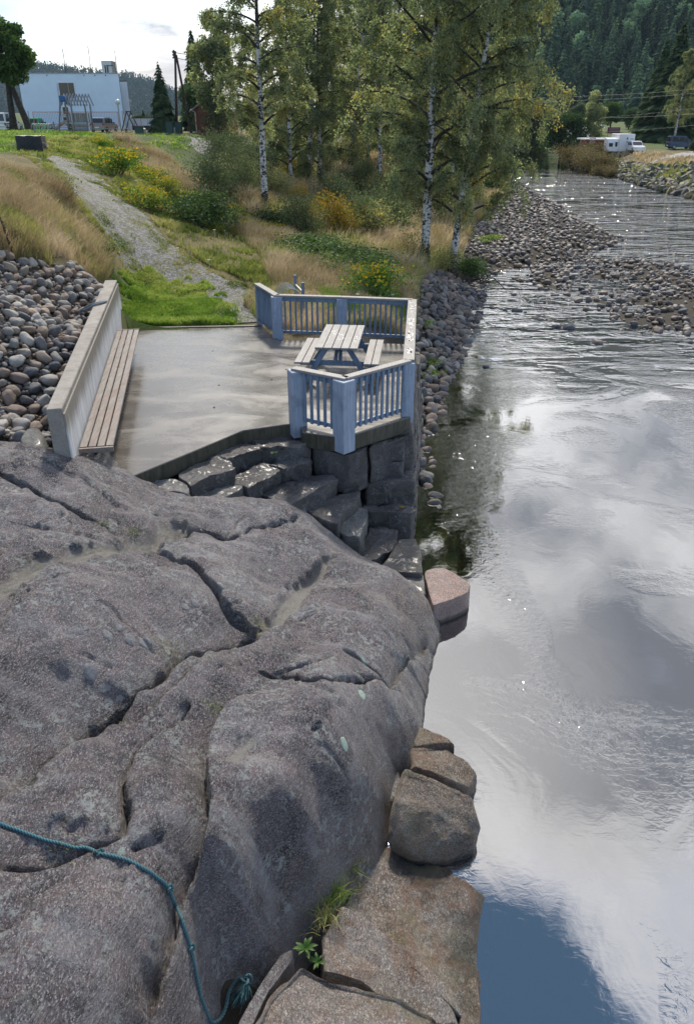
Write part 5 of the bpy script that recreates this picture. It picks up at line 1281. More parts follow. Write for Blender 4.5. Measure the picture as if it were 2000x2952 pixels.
def pole_mesh(h, r0, r1, mat_='brown_bark', lean=0.0, seed=0, forks=0, spread=1.0):
    mb = MB(); r_ = random.Random(seed); k = 8
    pts = [Vector((lean * (i / k) ** 1.3 + r_.uniform(-.03, .03) * h * .1, r_.uniform(-.03, .03) * h * .1, h * i / k)) for i in range(k + 1)]
    mb.tube(pts, [r0 * (1.35 if i == 0 else 1) * (1 - i / k) + r1 * i / k for i in range(k + 1)], 8)
    for j in range(forks):
        i = r_.randrange(2, k - 1); a = r_.uniform(0, 6.28); L = h * r_.uniform(.25, .45) * spread; p = pts[i]
        q = [p + Vector((math.cos(a) * s * L, math.sin(a) * s * L, s * L * .8 - .2 * s * s * L)) for s in (0, .3, .6, 1)]
        mb.tube(q, [r0 * .4, r0 * .3, r0 * .18, r0 * .06], 5)
    me = bpy.data.meshes.new('trunk'); me.from_pydata(mb.v, [], mb.f); me.materials.append(M[mat_]); me.polygons.foreach_set('use_smooth', np.ones(len(me.polygons), bool)); return me
def broad_crown(rx, rz, zc, n, size, seed, mat_='green_leaf', k=26, top=1.0, lump=.42, low=.0):
    r_ = np.random.default_rng(seed)
    d = r_.normal(size=(k, 3)); d /= np.linalg.norm(d, axis=1, keepdims=True); rad = r_.uniform(.35, .85, k)[:, None]
    cc = d * rad; cc[:, 0] *= rx; cc[:, 1] *= rx; cc[:, 2] *= rz
    taper = 1 - .35 * top * np.clip(cc[:, 2] / rz, 0, 1); cc[:, :2] *= taper[:, None]
    i = r_.integers(0, k, n); v = r_.normal(size=(n, 3)); v /= np.linalg.norm(v, axis=1, keepdims=True)
    v *= (r_.uniform(.15, 1, n) ** .45)[:, None]; cl = rx * lump * r_.uniform(.7, 1.25, k)[i][:, None]
    C = cc[i] + v * cl * np.array([1, 1, .8]); C[:, 2] += zc
    C = C[C[:, 2] > low]
    i2 = r_.uniform(size=len(C)) * .6 + .2 + r_.normal(size=len(C)) * .1
    V, Q, rn = leafs(C, size, r_, flat=.2, rn=i2)
    me = np_mesh('crown', V, Q, {'rnd': rn}); me.materials.append(M[mat_]); return me
# big round headed tree by the playground (two stems)
pL = on_ground(62, 392, 78)
tw = MB()
for bx, lx in ((-.5, -.35), (.9, -.3)):
    tw.tube([Vector((bx + (lx - bx) * s, .2 * s, 4.0 * s)) for s in (0, .25, .5, .75, 1)], [.38, .27, .24, .2, .14], 9)
me_ = bpy.data.meshes.new('trunk'); me_.from_pydata(tw.v, [], tw.f); me_.materials.append(M['brown_bark'])
lt = place_tree('maple_tree', (me_, broad_crown(2.5, 3.3, 5.6, 15000, .26, 3, 'green_leaf', k=34, top=.9, lump=.33, low=2.3)), pL, 'round headed dark green tree with two leaning trunks beside the white building', s=1.14)
lc = broad_crown(2.6, 3.2, 5.4, 9000, .24, 5, 'green_leaf', k=24, low=2.2)
place_tree('maple_tree', (pole_mesh(4, .25, .1), lc), on_ground(-70, 385, 84), 'sunlit green tree cut by the left edge of the picture', rz=1)
# spruces and trees left and middle
SP1 = conifer_mesh(9, 2.3, 5200, .62, 21, tier=26); SP2 = conifer_mesh(14, 3.1, 7000, .8, 22, tier=34); SP3 = conifer_mesh(20, 3.6, 9000, 1.0, 23, tier=44)
PM = pole_mesh(8, .16, .04)
place_tree('spruce_tree', (PM, SP1), on_ground(476, 388, 100), 'slender spruce standing alone left of the utility pole', sz=.80, s=.72)
place_tree('spruce_tree', (PM, SP2), on_ground(575, 400, 120), 'pointed dark spruce rising behind the red cabin', s=.75, sz=.91)
BR1 = broad_crown(2.6, 4.0, 5.0, 9000, .30, 31, 'green_leaf', k=30, lump=.36, low=.6); BR2 = broad_crown(3.2, 3.6, 4.4, 9000, .32, 32, 'willow_leaf', k=30, lump=.36, low=.4); BR3 = broad_crown(3.4, 3.6, 4.2, 10000, .30, 33, 'dark_leaf', k=30, lump=.38, low=.0)
BR4 = broad_crown(3.1, 5.2, 6.4, 11000, .32, 34, 'birch_leaf', k=40, lump=.33, low=.8)
PM2 = pole_mesh(6, .2, .05, forks=7)
place_tree('alder_tree', (PM2, BR3), on_ground(572, 395, 112), 'bushy dark tree just right of the leaning utility pole', s=.85)
place_tree('alder_tree', (PM2, BR4), on_ground(632, 405, 97), 'loose leaved tree in front of the pointed spruce', s=1.1)
# trees on the far bank
def far_tree(m_, px, D, ytop, label, name='broadleaf_tree', hh=8.5, wide=1.0, trunk=None):
    x, y, zt = at_d(px, ytop, D); z0 = tz(x, y); H = zt - z0; s = H / hh
    place_tree(name, (trunk or PM2, m_), (x, y, z0 - .1), label, s=s * wide, sz=s, rz=px * .37)
far_tree(BR3, 1632, 150, 292, 'rounded deep green tree hanging over the bend of the river', hh=8.0, wide=1.0, name='alder_tree')
far_tree(BR2, 1548, 165, 262, 'pale willow like tree left of the rounded deep green tree', hh=8.0, wide=.95, name='willow_tree')
far_tree(BR4, 1722, 150, 250, 'tall loose tree in front of the pale roofed house', hh=11.6, wide=.95)
far_tree(BR1, 1772, 190, 272, 'full green tree directly behind the red board', hh=9.0, wide=1.1)
far_tree(BR3, 1822, 205, 298, 'dark tree at the edge of the bright green field', hh=8.0, wide=.95)
far_tree(BR2, 1860, 200, 292, 'grey green tree at the back of the bright green field', hh=8.0, wide=1.0)
far_tree(BR2, 1668, 230, 285, 'pale tree far behind the house roof', hh=8.0, wide=1.1)
far_tree(BR4, 1590, 240, 275, 'soft grey tree beyond the willow at the river bend', hh=11.6)
far_tree(BR1, 1500, 200, 255, 'green tree behind the leftmost part of the river bend', hh=9.0, wide=1.2)
far_tree(BR3, 1440, 190, 250, 'dark green tree closing the river view on the left', hh=8.0, wide=1.3)
far_tree(BR3, 1545, 222, 330, 'dark low tree at the head of the bend under the pale willow', hh=8.0, wide=1.6)
far_tree(BR2, 1590, 214, 345, 'low light tree at the head of the bend beside the deep green one', hh=8.0, wide=1.7)
for i, (px_, D__, yt_) in enumerate([(1470, 232, 330), (1510, 240, 320), (1560, 246, 335), (1610, 240, 325), (1650, 236, 340)]):
    far_tree((BR3, BR1)[i % 2], px_, D__, yt_, 'dark tree closing the head of the river bend', hh=8.0, wide=1.9)
for o in col.objects:
    if o.get('label') == 'dark tree closing the head of the river bend': o['group'] = 'dark trees closing the head of the river bend'
far_tree(SP3, 1925, 165, 110, 'second tallest dark spruce at the right edge', 'spruce_tree', 20, 1.25)
far_tree(SP3, 1975, 160, 60, 'tallest dark spruce at the right edge', 'spruce_tree', 20, 1.3)
far_tree(SP2, 1895, 172, 190, 'shortest dark spruce left of its taller neighbours', 'spruce_tree', 14, 1.2)
far_tree(SP3, 2030, 175, 70, 'dark spruce mostly outside the right edge', 'spruce_tree', 20, 1.2)
far_tree(SP2, 1945, 185, 230, 'broad spruce filling the gap under the tall pair', 'spruce_tree', 14, 1.7)
x, y, zt = at_d(1988, 150, 135)
place_tree('birch_tree', BB, (x, y, tz(x, y)), 'grey green birch with white trunk on the far bank beside the dark blue van', s=1.15, sz=1.1, rz=.5)
far_tree(BR2, 2005, 120, 395, 'round silvery bush at the right edge beside the dark van', 'bush', 8.0, 1.0)

# ---- mountain with conifers, and far hills
def right_hill(x, y):
    d = y - 330 - .05 * x; az = x / np.maximum(y, 1)
    h = .60 * np.maximum(d - 30, 0); h = 2 + h * sstep(az, -.02, .30) * .95 + 4 * fbm(x / 60, y / 60, s=71, o=3) * sstep(d, 20, 80)
    return h
hx, hy = np.meshgrid(np.arange(-60, 900, 14.0), np.arange(300, 900, 14.0))
mh = simple('hillside', (.03, .045, .03), .95, var=.4, scale=.05)
hl = link('hill', grid_mesh('hill', hx, hy, right_hill(hx, hy) - 1.5), mh, smooth=True); tag(hl, kind='structure')
r_ = np.random.default_rng(77); cand = []
hp = np.stack([r_.uniform(40, 420, 9000), r_.uniform(345, 640, 9000)], 1)
zc_ = right_hill(hp[:, 0], hp[:, 1]); hh_ = zc_ - CZ; zcam = hp[:, 1] * ct - hh_ * st_
ppx = W0 / 2 + F * hp[:, 0] / zcam; ppy = H0 / 2 - F * (hp[:, 1] * st_ + hh_ * ct) / zcam
hp = hp[(ppx > 1280) & (ppx < 2060) & (ppy > -60)]
keepi = []; gridc = {}
for i, (a, b) in enumerate(hp):
    g_ = (int(a // 6), int(b // 6)); ok = True
    for u in (-1, 0, 1):
        for v in (-1, 0, 1):
            for j in gridc.get((g_[0] + u, g_[1] + v), ()):
                if (a - hp[j, 0]) ** 2 + (b - hp[j, 1]) ** 2 < 5.2 ** 2: ok = False
    if ok: gridc.setdefault(g_, []).append(i); keepi.append(i)
hp = hp[keepi]; hp = hp[np.argsort(hp[:, 1])]
HC = [conifer_mesh(19, 3.0, 620, 2.0, 80 + i, base=.0, tier=18, mat_='hill_leaf', power=.9, name='spruce_tree') for i in range(4)]
HBm = []
for i in range(2):
    m_ = broad_crown(4.0, 6.2, 7.5, 900, 1.1, 90 + i, 'hill_broad', k=18, lump=.45); m_.name = 'broadleaf_tree'; HBm.append(m_)
SV = []; SQ = []; SR = []; off = 0; cnt = 0
for i, (a, b) in enumerate(hp):
    z = float(right_hill(np.array([a]), np.array([b]))[0]) - 2; s = r_.uniform(.7, 1.25); br = r_.uniform() < .16
    m_ = HBm[i % 2] if br else HC[i % 4]; sc_ = (s * r_.uniform(.85, 1.25), s * r_.uniform(.85, 1.25), s); rz = r_.uniform(0, 6.28)
    if cnt < 296:
        o = bpy.data.objects.new('broadleaf_tree' if br else 'spruce_tree', m_); col.objects.link(o); o.location = (a, b, z); o.scale = sc_; o.rotation_euler = (0, 0, rz)
        tag(o, 'soft rounded tree among the spruces on the steep forested hillside' if br else 'blue green spruce on the steep forested hillside', 'tree', 'trees covering the steep hillside'); cnt += 1
    else:
        nv = len(m_.vertices); v = np.empty(nv * 3, np.float32); m_.vertices.foreach_get('co', v); v = v.reshape(-1, 3) * np.array(sc_)
        c_, s_ = math.cos(rz), math.sin(rz); v = np.stack([v[:, 0] * c_ - v[:, 1] * s_ + a, v[:, 0] * s_ + v[:, 1] * c_ + b, v[:, 2] + z], 1)
        SV.append(v); SQ.append(np.arange(nv).reshape(-1, 4) + off); off += nv; rr = np.empty(nv, np.float32); m_.attributes['rnd'].data.foreach_get('value', rr); SR.append(rr)
if SV:
    o = link('hillside_forest', np_mesh('hillside_forest', np.concatenate(SV), np.concatenate(SQ), {'rnd': np.concatenate(SR)}), M['hill_leaf']); tag(o, 'upper part of the dark conifer forest on the hillside', 'forest', kind='stuff')
# far hills on the left: ridge height follows bearing
D_ = 1800.0
RG = [(-900, 150), (-300, 168), (0, 180), (120, 184), (200, 196), (300, 213), (332, 219), (362, 215), (420, 232), (500, 262), (600, 292), (800, 318), (1100, 330)]
rgx = np.array([at_d(a, b, D_)[0] for a, b in RG]); rgz = np.array([at_d(a, b, D_)[2] for a, b in RG])
def left_hill(x, y):
    rz_ = np.interp(x * D_ / np.maximum(y, 1), rgx, rgz) * .97
    return 3 + (rz_ - 9) * sstep(y, 1250, 1800) * (1 - .5 * sstep(y, 1850, 2500)) + 5 * fbm(x / 120, y / 120, s=75, o=3) * sstep(y, 1300, 1600)
hx, hy = np.meshgrid(np.linspace(-2600, 300, 120), np.linspace(1150, 2500, 60))
h2_ = link('far_hill', grid_mesh('far_hill', hx, hy, left_hill(hx, hy) - 4), mh, smooth=True); tag(h2_, kind='structure')
N = 9000; fx = r_.uniform(-950, 0, N); fy = r_.uniform(1250, 1830, N); fx *= fy / 1800; fz = left_hill(fx, fy) - 4
k = 14; a = r_.uniform(0, 6.28, (N, k)); f = r_.uniform(0, 1, (N, k)) ** 1.3; hgt = r_.uniform(10, 19, N)[:, None]; rd = (1 - f) * hgt * .22
C = np.stack([fx[:, None] + rd * np.cos(a), fy[:, None] + rd * np.sin(a), fz[:, None] + f * hgt], 2).reshape(-1, 3)
V, Q, rn = leafs(C, 4.2, r_, rn=np.repeat(r_.uniform(size=N), k))
o = link('far_forest', np_mesh('far_forest', V, Q, {'rnd': rn}), M['far_leaf']); tag(o, 'far off conifer forest covering the low hills behind the white building', 'forest', kind='stuff')
# dark tree belt at the foot of the left hill
for i, (px, D, yt) in enumerate([(395, 150, 322), (412, 160, 318), (430, 155, 320), (448, 150, 325), (380, 170, 330), (366, 180, 332)]):
    far_tree(SP1 if i % 2 else BR3, px, D, yt, 'dark tree in the belt behind the low white building', 'spruce_tree' if i % 2 else 'broadleaf_tree', 8.5 if i % 2 else 8.0, 1.2)
    bpy.data.objects[-1] if False else None
for o in col.objects:
    if o.get('label') == 'dark tree in the belt behind the low white building': o['group'] = 'dark trees behind the low white building'

# ---- grass
def blades(pos, h, w, r_, lean=.35, heads=0.0, wind=(.25, .0)):
    n = len(pos); a = r_.uniform(0, 6.283, n); t_ = np.stack([np.cos(a), np.sin(a), np.zeros(n)], 1) * (w * .5)[:, None]
    l = np.stack([r_.normal(size=n) * lean + wind[0], r_.normal(size=n) * lean + wind[1], np.zeros(n)], 1) * h[:, None]
    up = np.array([0, 0, 1.0]) * h[:, None]
    m1 = pos + l * .3 + up * .6; m2 = pos + l + up * (1 - .25 * np.clip(np.linalg.norm(l, axis=1) / h, 0, 1))[:, None]
    V = np.stack([pos - t_, pos + t_, m1 + t_ * .8, m1 - t_ * .8, m2 + t_ * .25, m2 - t_ * .25], 1).reshape(-1, 3)
    k = np.arange(n)[:, None] * 6
    Q = np.concatenate([k + np.array([[0, 1, 2, 3]]), k + np.array([[3, 2, 4, 5]])]); return V, Q
def grass(name, poly, n, h0, h1, w, matn, seed, label, dens=None, tuft=None, hscale=None, hf=terrain, lean=.35, wind=(.2, 0), near_bias=1.0):
    r_ = np.random.default_rng(seed); P_ = np.array([p[:2] for p in poly]); lo, hi = P_.min(0), P_.max(0)
    acc = []; tot = 0
    for _ in range(40):
        c = r_.uniform(lo, hi, (n * 3, 2))
        if near_bias:                                              # thin out with distance
            d0 = max(8.0, lo[1]); c = c[r_.uniform(size=len(c)) < (d0 / np.maximum(c[:, 1], d0)) ** (near_bias * 1.5)]
        c = c[inside(c[:, 0] , c[:, 1], poly)]
        if tuft is not None:
            nn = fbm(c[:, 0] * tuft, c[:, 1] * tuft, s=seed, o=3) * .5 + .5; c = c[r_.uniform(size=len(c)) < np.clip((nn - .28) * 2.2, 0.03, 1)]
        if dens is not None: c = c[r_.uniform(size=len(c)) < dens(c[:, 0], c[:, 1])]
        acc.append(c); tot += len(c)
        if tot >= n: break
    c = np.concatenate(acc)[:n]; z = hf(c[:, 0], c[:, 1]); D = np.maximum(c[:, 1], 8)
    h = h0 + (h1 - h0) * r_.uniform(size=len(c)) ** 1.5
    h *= .6 + .8 * (fbm(c[:, 0] * .7, c[:, 1] * .7, s=seed + 5, o=3) * .5 + .5)
    ww = w * np.maximum(1, D / 16) * r_.uniform(.7, 1.3, len(c))
    V, Q = blades(np.stack([c[:, 0], c[:, 1], z - .02], 1), h, ww, r_, lean, wind=wind)
    cl = fbm(c[:, 0] * .9, c[:, 1] * .9, s=seed + 2, o=4) * .45 + .5
    rn = np.repeat(np.clip(cl + r_.normal(size=len(c)) * .17, 0, 1), 6)
    o = link(name, np_mesh(name, V, Q, {'rnd': rn}), M[matn]); tag(o, label, 'grass', kind='stuff'); print(name, len(c)); return o
grass('dry_grass', DRY1, 60000, .25, .62, .009, 'grass_dry', 101, 'tall golden dry grass on the bank above the cobbles', tuft=1.4, lean=.5, wind=(.1, -.05), near_bias=0)
grass('dry_grass', DRY1, 45000, .12, .40, .014, 'grass_mid', 102, 'olive green grass mixed into the golden bank', tuft=1.1, near_bias=0)
def lawn_d(x, y):
    e = sstep(poly_sd(x, y, LAWN_POLY) + .5 * fbm(x * 1.7, y * 1.7, s=303, o=3), 0, .5)
    pt = sstep(fbm(x * 2.3, y * 1.6, s=301, o=4), -.35 + .45 * sstep(x, -5, -1.8), .05 + .5 * sstep(x, -5, -1.8))
    return e * (.12 + .88 * pt) * (y > 18.82 + (x + 5.35) * .078)
grass('lawn_grass', LAWN_POLY, 110000, .04, .17, .020, 'grass_green', 103, 'bright green lawn between the platform and the gravel path', tuft=None, dens=lawn_d, near_bias=0)
grass('lawn_grass', Gp([(348, 948), (345, 925), (440, 915), (560, 925), (660, 934), (680, 948)]), 5000, .10, .24, .014, 'grass_green', 113, 'coarse leafy green fringe along the back edge of the platform', near_bias=0, dens=lambda x, y: (y > 18.85 + (x + 5.35) * .078) * (.3 + .7 * (vn(x * 3, y * 3, s=305) > -.1)))
MID = Gp([(345, 742), (300, 668), (215, 560), (150, 480), (60, 440), (60, 405), (210, 395), (330, 420), (480, 560), (620, 640), (760, 730), (900, 790), (880, 845), (790, 845), (740, 830), (600, 765), (520, 715), (455, 655), (400, 590), (320, 520), (215, 450), (165, 440), (120, 475), (190, 560), (260, 640), (320, 690), (380, 790), (345, 800)])
grass('path_grass', MID, 90000, .06, .22, .018, 'grass_mid', 104, 'short green and straw grass along the edges of the gravel path', tuft=1.3, near_bias=.6)
grass('path_grass', PATH_L + PATH_R[::-1], 40000, .03, .10, .018, 'grass_mid', 105, 'sparse grass tufts growing through the gravel path', tuft=2.6, near_bias=.3, dens=lambda x, y: np.clip(.15 + 1.6 * (np.abs(seg_dist(x, y, [((a[0] + b[0]) / 2, (a[1] + b[1]) / 2) for a, b in zip(PATH_L, PATH_R)])[0]) - .35), .08, 1))
EMB = Gp([(330, 405), (430, 430), (560, 520), (650, 590), (720, 640), (850, 690), (1000, 715), (1130, 800), (1190, 860), (1190, 900), (1180, 870), (800, 850), (780, 820), (740, 725), (620, 640), (480, 560), (330, 430)])
grass('meadow_grass', EMB, 80000, .12, .42, .016, 'grass_mid', 106, 'rough mixed grass over the embankment right of the path', tuft=.8, near_bias=.5)
grass('meadow_grass', EMB, 42000, .3, .65, .009, 'grass_dry', 107, 'straw coloured seeding grass on the embankment', tuft=.5, near_bias=.5)
MEAD = [Gp([(1195, 905)])[0], Gp([(1230, 800)])[0], Gp([(1330, 760)])[0], Gp([(1360, 650)])[0], (12, 62), (14, 85), (16, 110), (-8, 110), (-6, 75), Gp([(600, 520)])[0], Gp([(760, 650)])[0], Gp([(1000, 720)])[0], Gp([(1130, 800)])[0]]
grass('meadow_grass', MEAD, 110000, .35, .9, .013, 'grass_dry', 108, 'waist high pale dry grass under the birches', tuft=.35, near_bias=.9, dens=lambda x, y: (poly_sd(x, y, RIVER) < -2.2) * 1.0)
grass('meadow_grass', MEAD, 50000, .2, .7, .012, 'grass_mid', 109, 'green undergrowth grass beneath the birches', tuft=.3, near_bias=.9, dens=lambda x, y: (poly_sd(x, y, RIVER) < -1.6) * 1.0)
grass('meadow_grass', Gp([(700, 880), (790, 975), (1170, 985), (1200, 940), (1185, 860), (1080, 842), (800, 842)]), 26000, .15, .5, .009, 'grass_dry', 110, 'dry grass standing behind the railing', tuft=.7, near_bias=0, dens=lambda x, y: (y > 17.9 + (x < -1.4) * 1.3) * 1.0)
grass('meadow_grass', Gp([(700, 880), (790, 975), (1170, 985), (1200, 940), (1185, 860), (1080, 842), (800, 842)]), 26000, .1, .35, .010, 'grass_green', 111, 'green grass standing behind the railing', tuft=.9, near_bias=0, dens=lambda x, y: (y > 17.9 + (x < -1.4) * 1.3) * 1.0)
grass('far_bank_grass', [(36.5, 68), (38, 76), (38, 100), (38.5, 120), (40, 133), (43, 133), (43, 100), (43, 70)], 16000, .2, .65, .014, 'grass_dry', 112, 'tall orange brown grass along the top of the far bank', tuft=.25, near_bias=0)
grass('far_bank_green', [(33, 66), (38.5, 66), (39.5, 76), (38, 100), (39, 118), (40, 130), (36.5, 128), (35.5, 100), (34.2, 80)], 9000, .3, .8, .03, 'grass_mid', 115, 'green and brown weeds growing between the rocks of the far bank', tuft=.5, near_bias=0)
grass('far_lawn', [(-46, 40), (-46, 96), (-12, 96), (-10, 60), (-13, 38)], 50000, .06, .2, .02, 'grass_green', 114, 'park lawn around the playground', tuft=.5, near_bias=.8)
# ---- shrubs and flowers
def bush_mesh(r, h, n, size, seed, mat_, k=16, flowers=0, fmat='flower_yellow', stems=10):
    """one bush: foliage clumps on thin stems; returns (stems mesh, foliage mesh, flowers mesh)"""
    r_ = np.random.default_rng(seed); cc = np.stack([r_.normal(size=k) * r * .42, r_.normal(size=k) * r * .42, h * r_.uniform(.25, .78, k)], 1)
    i = r_.integers(0, k, n); C = cc[i] + r_.normal(size=(n, 3)) * np.array([r * .26, r * .26, h * .15]); C = C[C[:, 2] > .03]
    V, Q, rn = leafs(C, size, r_, flat=.2); fo = np_mesh('foliage', V, Q, {'rnd': rn}); fo.materials.append(M[mat_])
    mb = MB()
    for c in cc[:stems]: mb.tube([(c[0] * .2, c[1] * .2, -.05), (c[0] * .6, c[1] * .6, c[2] * .6), tuple(c)], [.02 * r, .014 * r, .006 * r], 4)
    me = bpy.data.meshes.new('stems'); me.from_pydata(mb.v, [], mb.f); me.materials.append(M['brown_bark'])
    fm = None
    if flowers:
        j = r_.integers(0, k, flowers); Cf = cc[j] + r_.normal(size=(flowers, 3)) * np.array([r * .3, r * .3, h * .05]); Cf[:, 2] = cc[j, 2] + h * r_.uniform(.08, .32, flowers)
        V, Q, rn = leafs(Cf, size * 1.1, r_, flat=.85, ratio=.9); fm = np_mesh('flowers', V, Q, {'rnd': rn}); fm.materials.append(M[fmat])
    return me, fo, fm
def place_bush(m_, px, py, label, s=1.0, name='bush', group=None, cat='bush', loc=None, sz=None):
    p = loc or on_ground(px, py); root = empty(name, p, random.uniform(0, 6)); root.scale = (s, s, sz or s)
    for nm, me in zip(('stems', 'foliage', 'flowers'), m_):
        if me is None: continue
        o = bpy.data.objects.new(nm, me); col.objects.link(o); o.parent = root
        if nm == 'flowers': o['kind'] = 'stuff'
    tag(root, label, cat, group); return root
TAN = bush_mesh(.8, 1.0, 2600, .075, 201, 'bright_leaf', flowers=330); TAN2 = bush_mesh(.9, .9, 2400, .08, 202, 'grass_green', flowers=420)
DKB = bush_mesh(.95, 1.15, 5200, .085, 203, 'dark_leaf', k=24); DKB2 = bush_mesh(.8, .9, 3600, .085, 204, 'green_leaf', k=18)
YLB = bush_mesh(.65, 1.5, 2600, .085, 205, 'yellow_leaf', k=20); WLB = bush_mesh(1.1, 2.2, 4200, .09, 206, 'willow_leaf', k=26); WLB2 = bush_mesh(1.0, 1.7, 3600, .09, 207, 'birch_leaf', k=26)
BRB = bush_mesh(1.0, 1.7, 5200, .10, 216, 'brown_leaf', k=20); TWG = bush_mesh(.5, 1.9, 900, .07, 208, 'birch_leaf', k=22, stems=20)
place_bush(TAN, 338, 505, 'dense clump of yellow flowered tansy at the right edge of the path', s=1.15, cat='flowering bush', name='flower_bush')
place_bush(TAN2, 420, 600, 'straggly yellow flowered clump with bare stems nearest the path', s=1.0, cat='flowering bush', name='flower_bush')
place_bush(DKB, 578, 655, 'large dark leafy bush on the embankment between yellow flowers', s=1.25, name='bush')
place_bush(DKB, 800, 672, 'wide dark green bush beside the foot of the lone white birch', s=1.35, sz=1.0)
place_bush(YLB, 980, 690, 'upright shrub turning yellow and orange in the meadow', s=1.5)
place_bush(DKB2, 1022, 668, 'small dark green shrub beside the yellow orange one', s=1.3)
place_bush(DKB2, 1095, 660, 'bushy green shrub right of the yellow orange one', s=1.9)
place_bush(TAN, 1085, 850, 'bright green bush with yellow flowers behind the railing corner', s=1.05, cat='flowering bush', name='flower_bush')
place_bush(bush_mesh(.7, .65, 900, .075, 211, 'willow_leaf', k=10), 165, 560, 'grey leaved plant on the dry bank half way up the path', s=1.0, cat='plant', name='plant')
place_bush(bush_mesh(.6, .6, 900, .07, 212, 'green_leaf', k=9), 305, 745, 'dark leaved plant at the foot of the dry bank by the path', s=1.0, cat='plant', name='plant')
place_bush(TWG, 1185, 775, 'thin twiggy willow sapling left of the tallest birch', s=1.1)
place_bush(WLB2, 1275, 790, 'shrub between the feet of the tallest and the leaning birch', s=.75)
place_bush(DKB, 1345, 800, 'dark bush overhanging the cut bank at the water', s=.9)
r_ = random.Random(8)
for i in range(26):
    px = 200 + i * 24 + r_.uniform(-12, 12); py = np.interp(px, [200, 330, 450, 600, 700, 830, 1000, 1080], [398, 440, 535, 620, 655, 700, 770, 820]) + r_.uniform(-14, 20)
    if i < 3: continue
    place_bush((TAN, TAN2)[i % 2], px, py, 'low yellow flowered plant in the row along the embankment edge', s=r_.uniform(.5, .85), group='yellow flowers along the embankment', cat='flowering bush', name='flower_bush')
for i in range(12):
    px = 870 + i * 18 + r_.uniform(-10, 10); py = 740 + (px - 880) * .25 + r_.uniform(-28, 28)
    place_bush(DKB2 if i % 3 == 0 else bush_mesh(.7, .45, 1500, .07, 300 + i, 'bright_leaf', k=14), px, py, 'low bright green leafy cover on the slope left of the railing bush', s=r_.uniform(1.3, 1.8), sz=.8, group='bright green ground plants on the slope', cat='plant', name='plant')
for i in range(64):
    px = r_.uniform(600, 1370); py = r_.uniform(500, 700) if px > 850 else r_.uniform(470, 600)
    if px > 1200 and py > 640: continue
    m_ = (WLB, WLB2, DKB2, TWG, WLB2, YLB)[i % 6 if r_.random() < .85 else 0]
    place_bush(m_, px, py, 'wild shrub in the rough meadow under the birches', s=r_.uniform(.6, 1.15), group='shrubs in the meadow under the birches')
for i in range(34):
    px = r_.uniform(700, 1440); D = r_.uniform(62, 120); x, y, z = at_d(px, 450, D)
    place_bush((WLB, DKB, WLB2)[i % 3], 0, 0, 'dense bush in the shade deep inside the grove', s=r_.uniform(1.1, 2.1), group='undergrowth bushes deep in the grove', loc=(x, y, tz(x, y)))
for i, (px, py, s) in enumerate([(655, 435, 1.0), (680, 465, .9), (650, 458, .8), (705, 500, .9), (735, 520, .8), (665, 530, .6)]):
    place_bush((DKB, WLB)[i % 2], px, py, 'dark bush growing below the gravel slope', s=s, group='bushes below the gravel slope')
place_bush(WLB, 0, 0, 'tall bush hiding the right half of the red cabin', s=2.0, loc=(*at_d(632, 400, 95)[:2], tz(*at_d(632, 400, 95)[:2])))
for i, (px, D, s) in enumerate([(1652, 128, 2.3), (1688, 122, 2.2), (1700, 116, 2.4), (1730, 112, 2.0), (1748, 108, 1.4), (1765, 105, 1.1), (1710, 126, 2.2)]):
    x, y, z = at_d(px, 450, D); place_bush(BRB, 0, 0, 'brownish bush on the tip of the far bank in front of the red shed', s=s, sz=s * .8, group='brownish bushes on the tip of the far bank', loc=(x, y, tz(x, y)))
for i, (px, py, s) in enumerate([(1440, 565, .8), (1405, 700, .8), (1225, 950, .45), (1232, 1060, .40), (1252, 1085, .38), (1228, 1100, .35)]):
    p = on_ground(px, py); place_bush(bush_mesh(.5, .3, 500, .06, 400 + i, 'grass_green', k=8), 0, 0, 'bright green tuft growing among the shore stones', s=s * 1.8, group='green tufts among the shore stones', loc=(p[0], p[1], p[2] + .12), cat='plant', name='plant')
# white wild flowers dotted about
r2 = np.random.default_rng(9); fp = Gp([(x, y) for x, y in [(870, 700), (905, 745), (1040, 770), (955, 800), (650, 690), (560, 660), (515, 745), (605, 780), (420, 462), (300, 545), (620, 690), (395, 545), (1000, 765), (330, 770), (1130, 880), (1030, 880)]])
for p in fp:
    p = Vector((p[0], p[1], tz(*p) + .32)); b = MB()
    for k in range(6): a = k * 1.047; b.add([p, p + Vector((math.cos(a - .4) * .045, math.sin(a - .4) * .045, .02)), p + Vector((math.cos(a) * .065, math.sin(a) * .065, .01)), p + Vector((math.cos(a + .4) * .045, math.sin(a + .4) * .045, .02))], [(0, 1, 2, 3)])
    b.tube([p + Vector((0, 0, -.34)), p], .004, 4); tag(b.build('white_flower', M['flower_white']), 'single white wild flower in the grass of the embankment', 'flower', 'white flowers dotted over the grass')
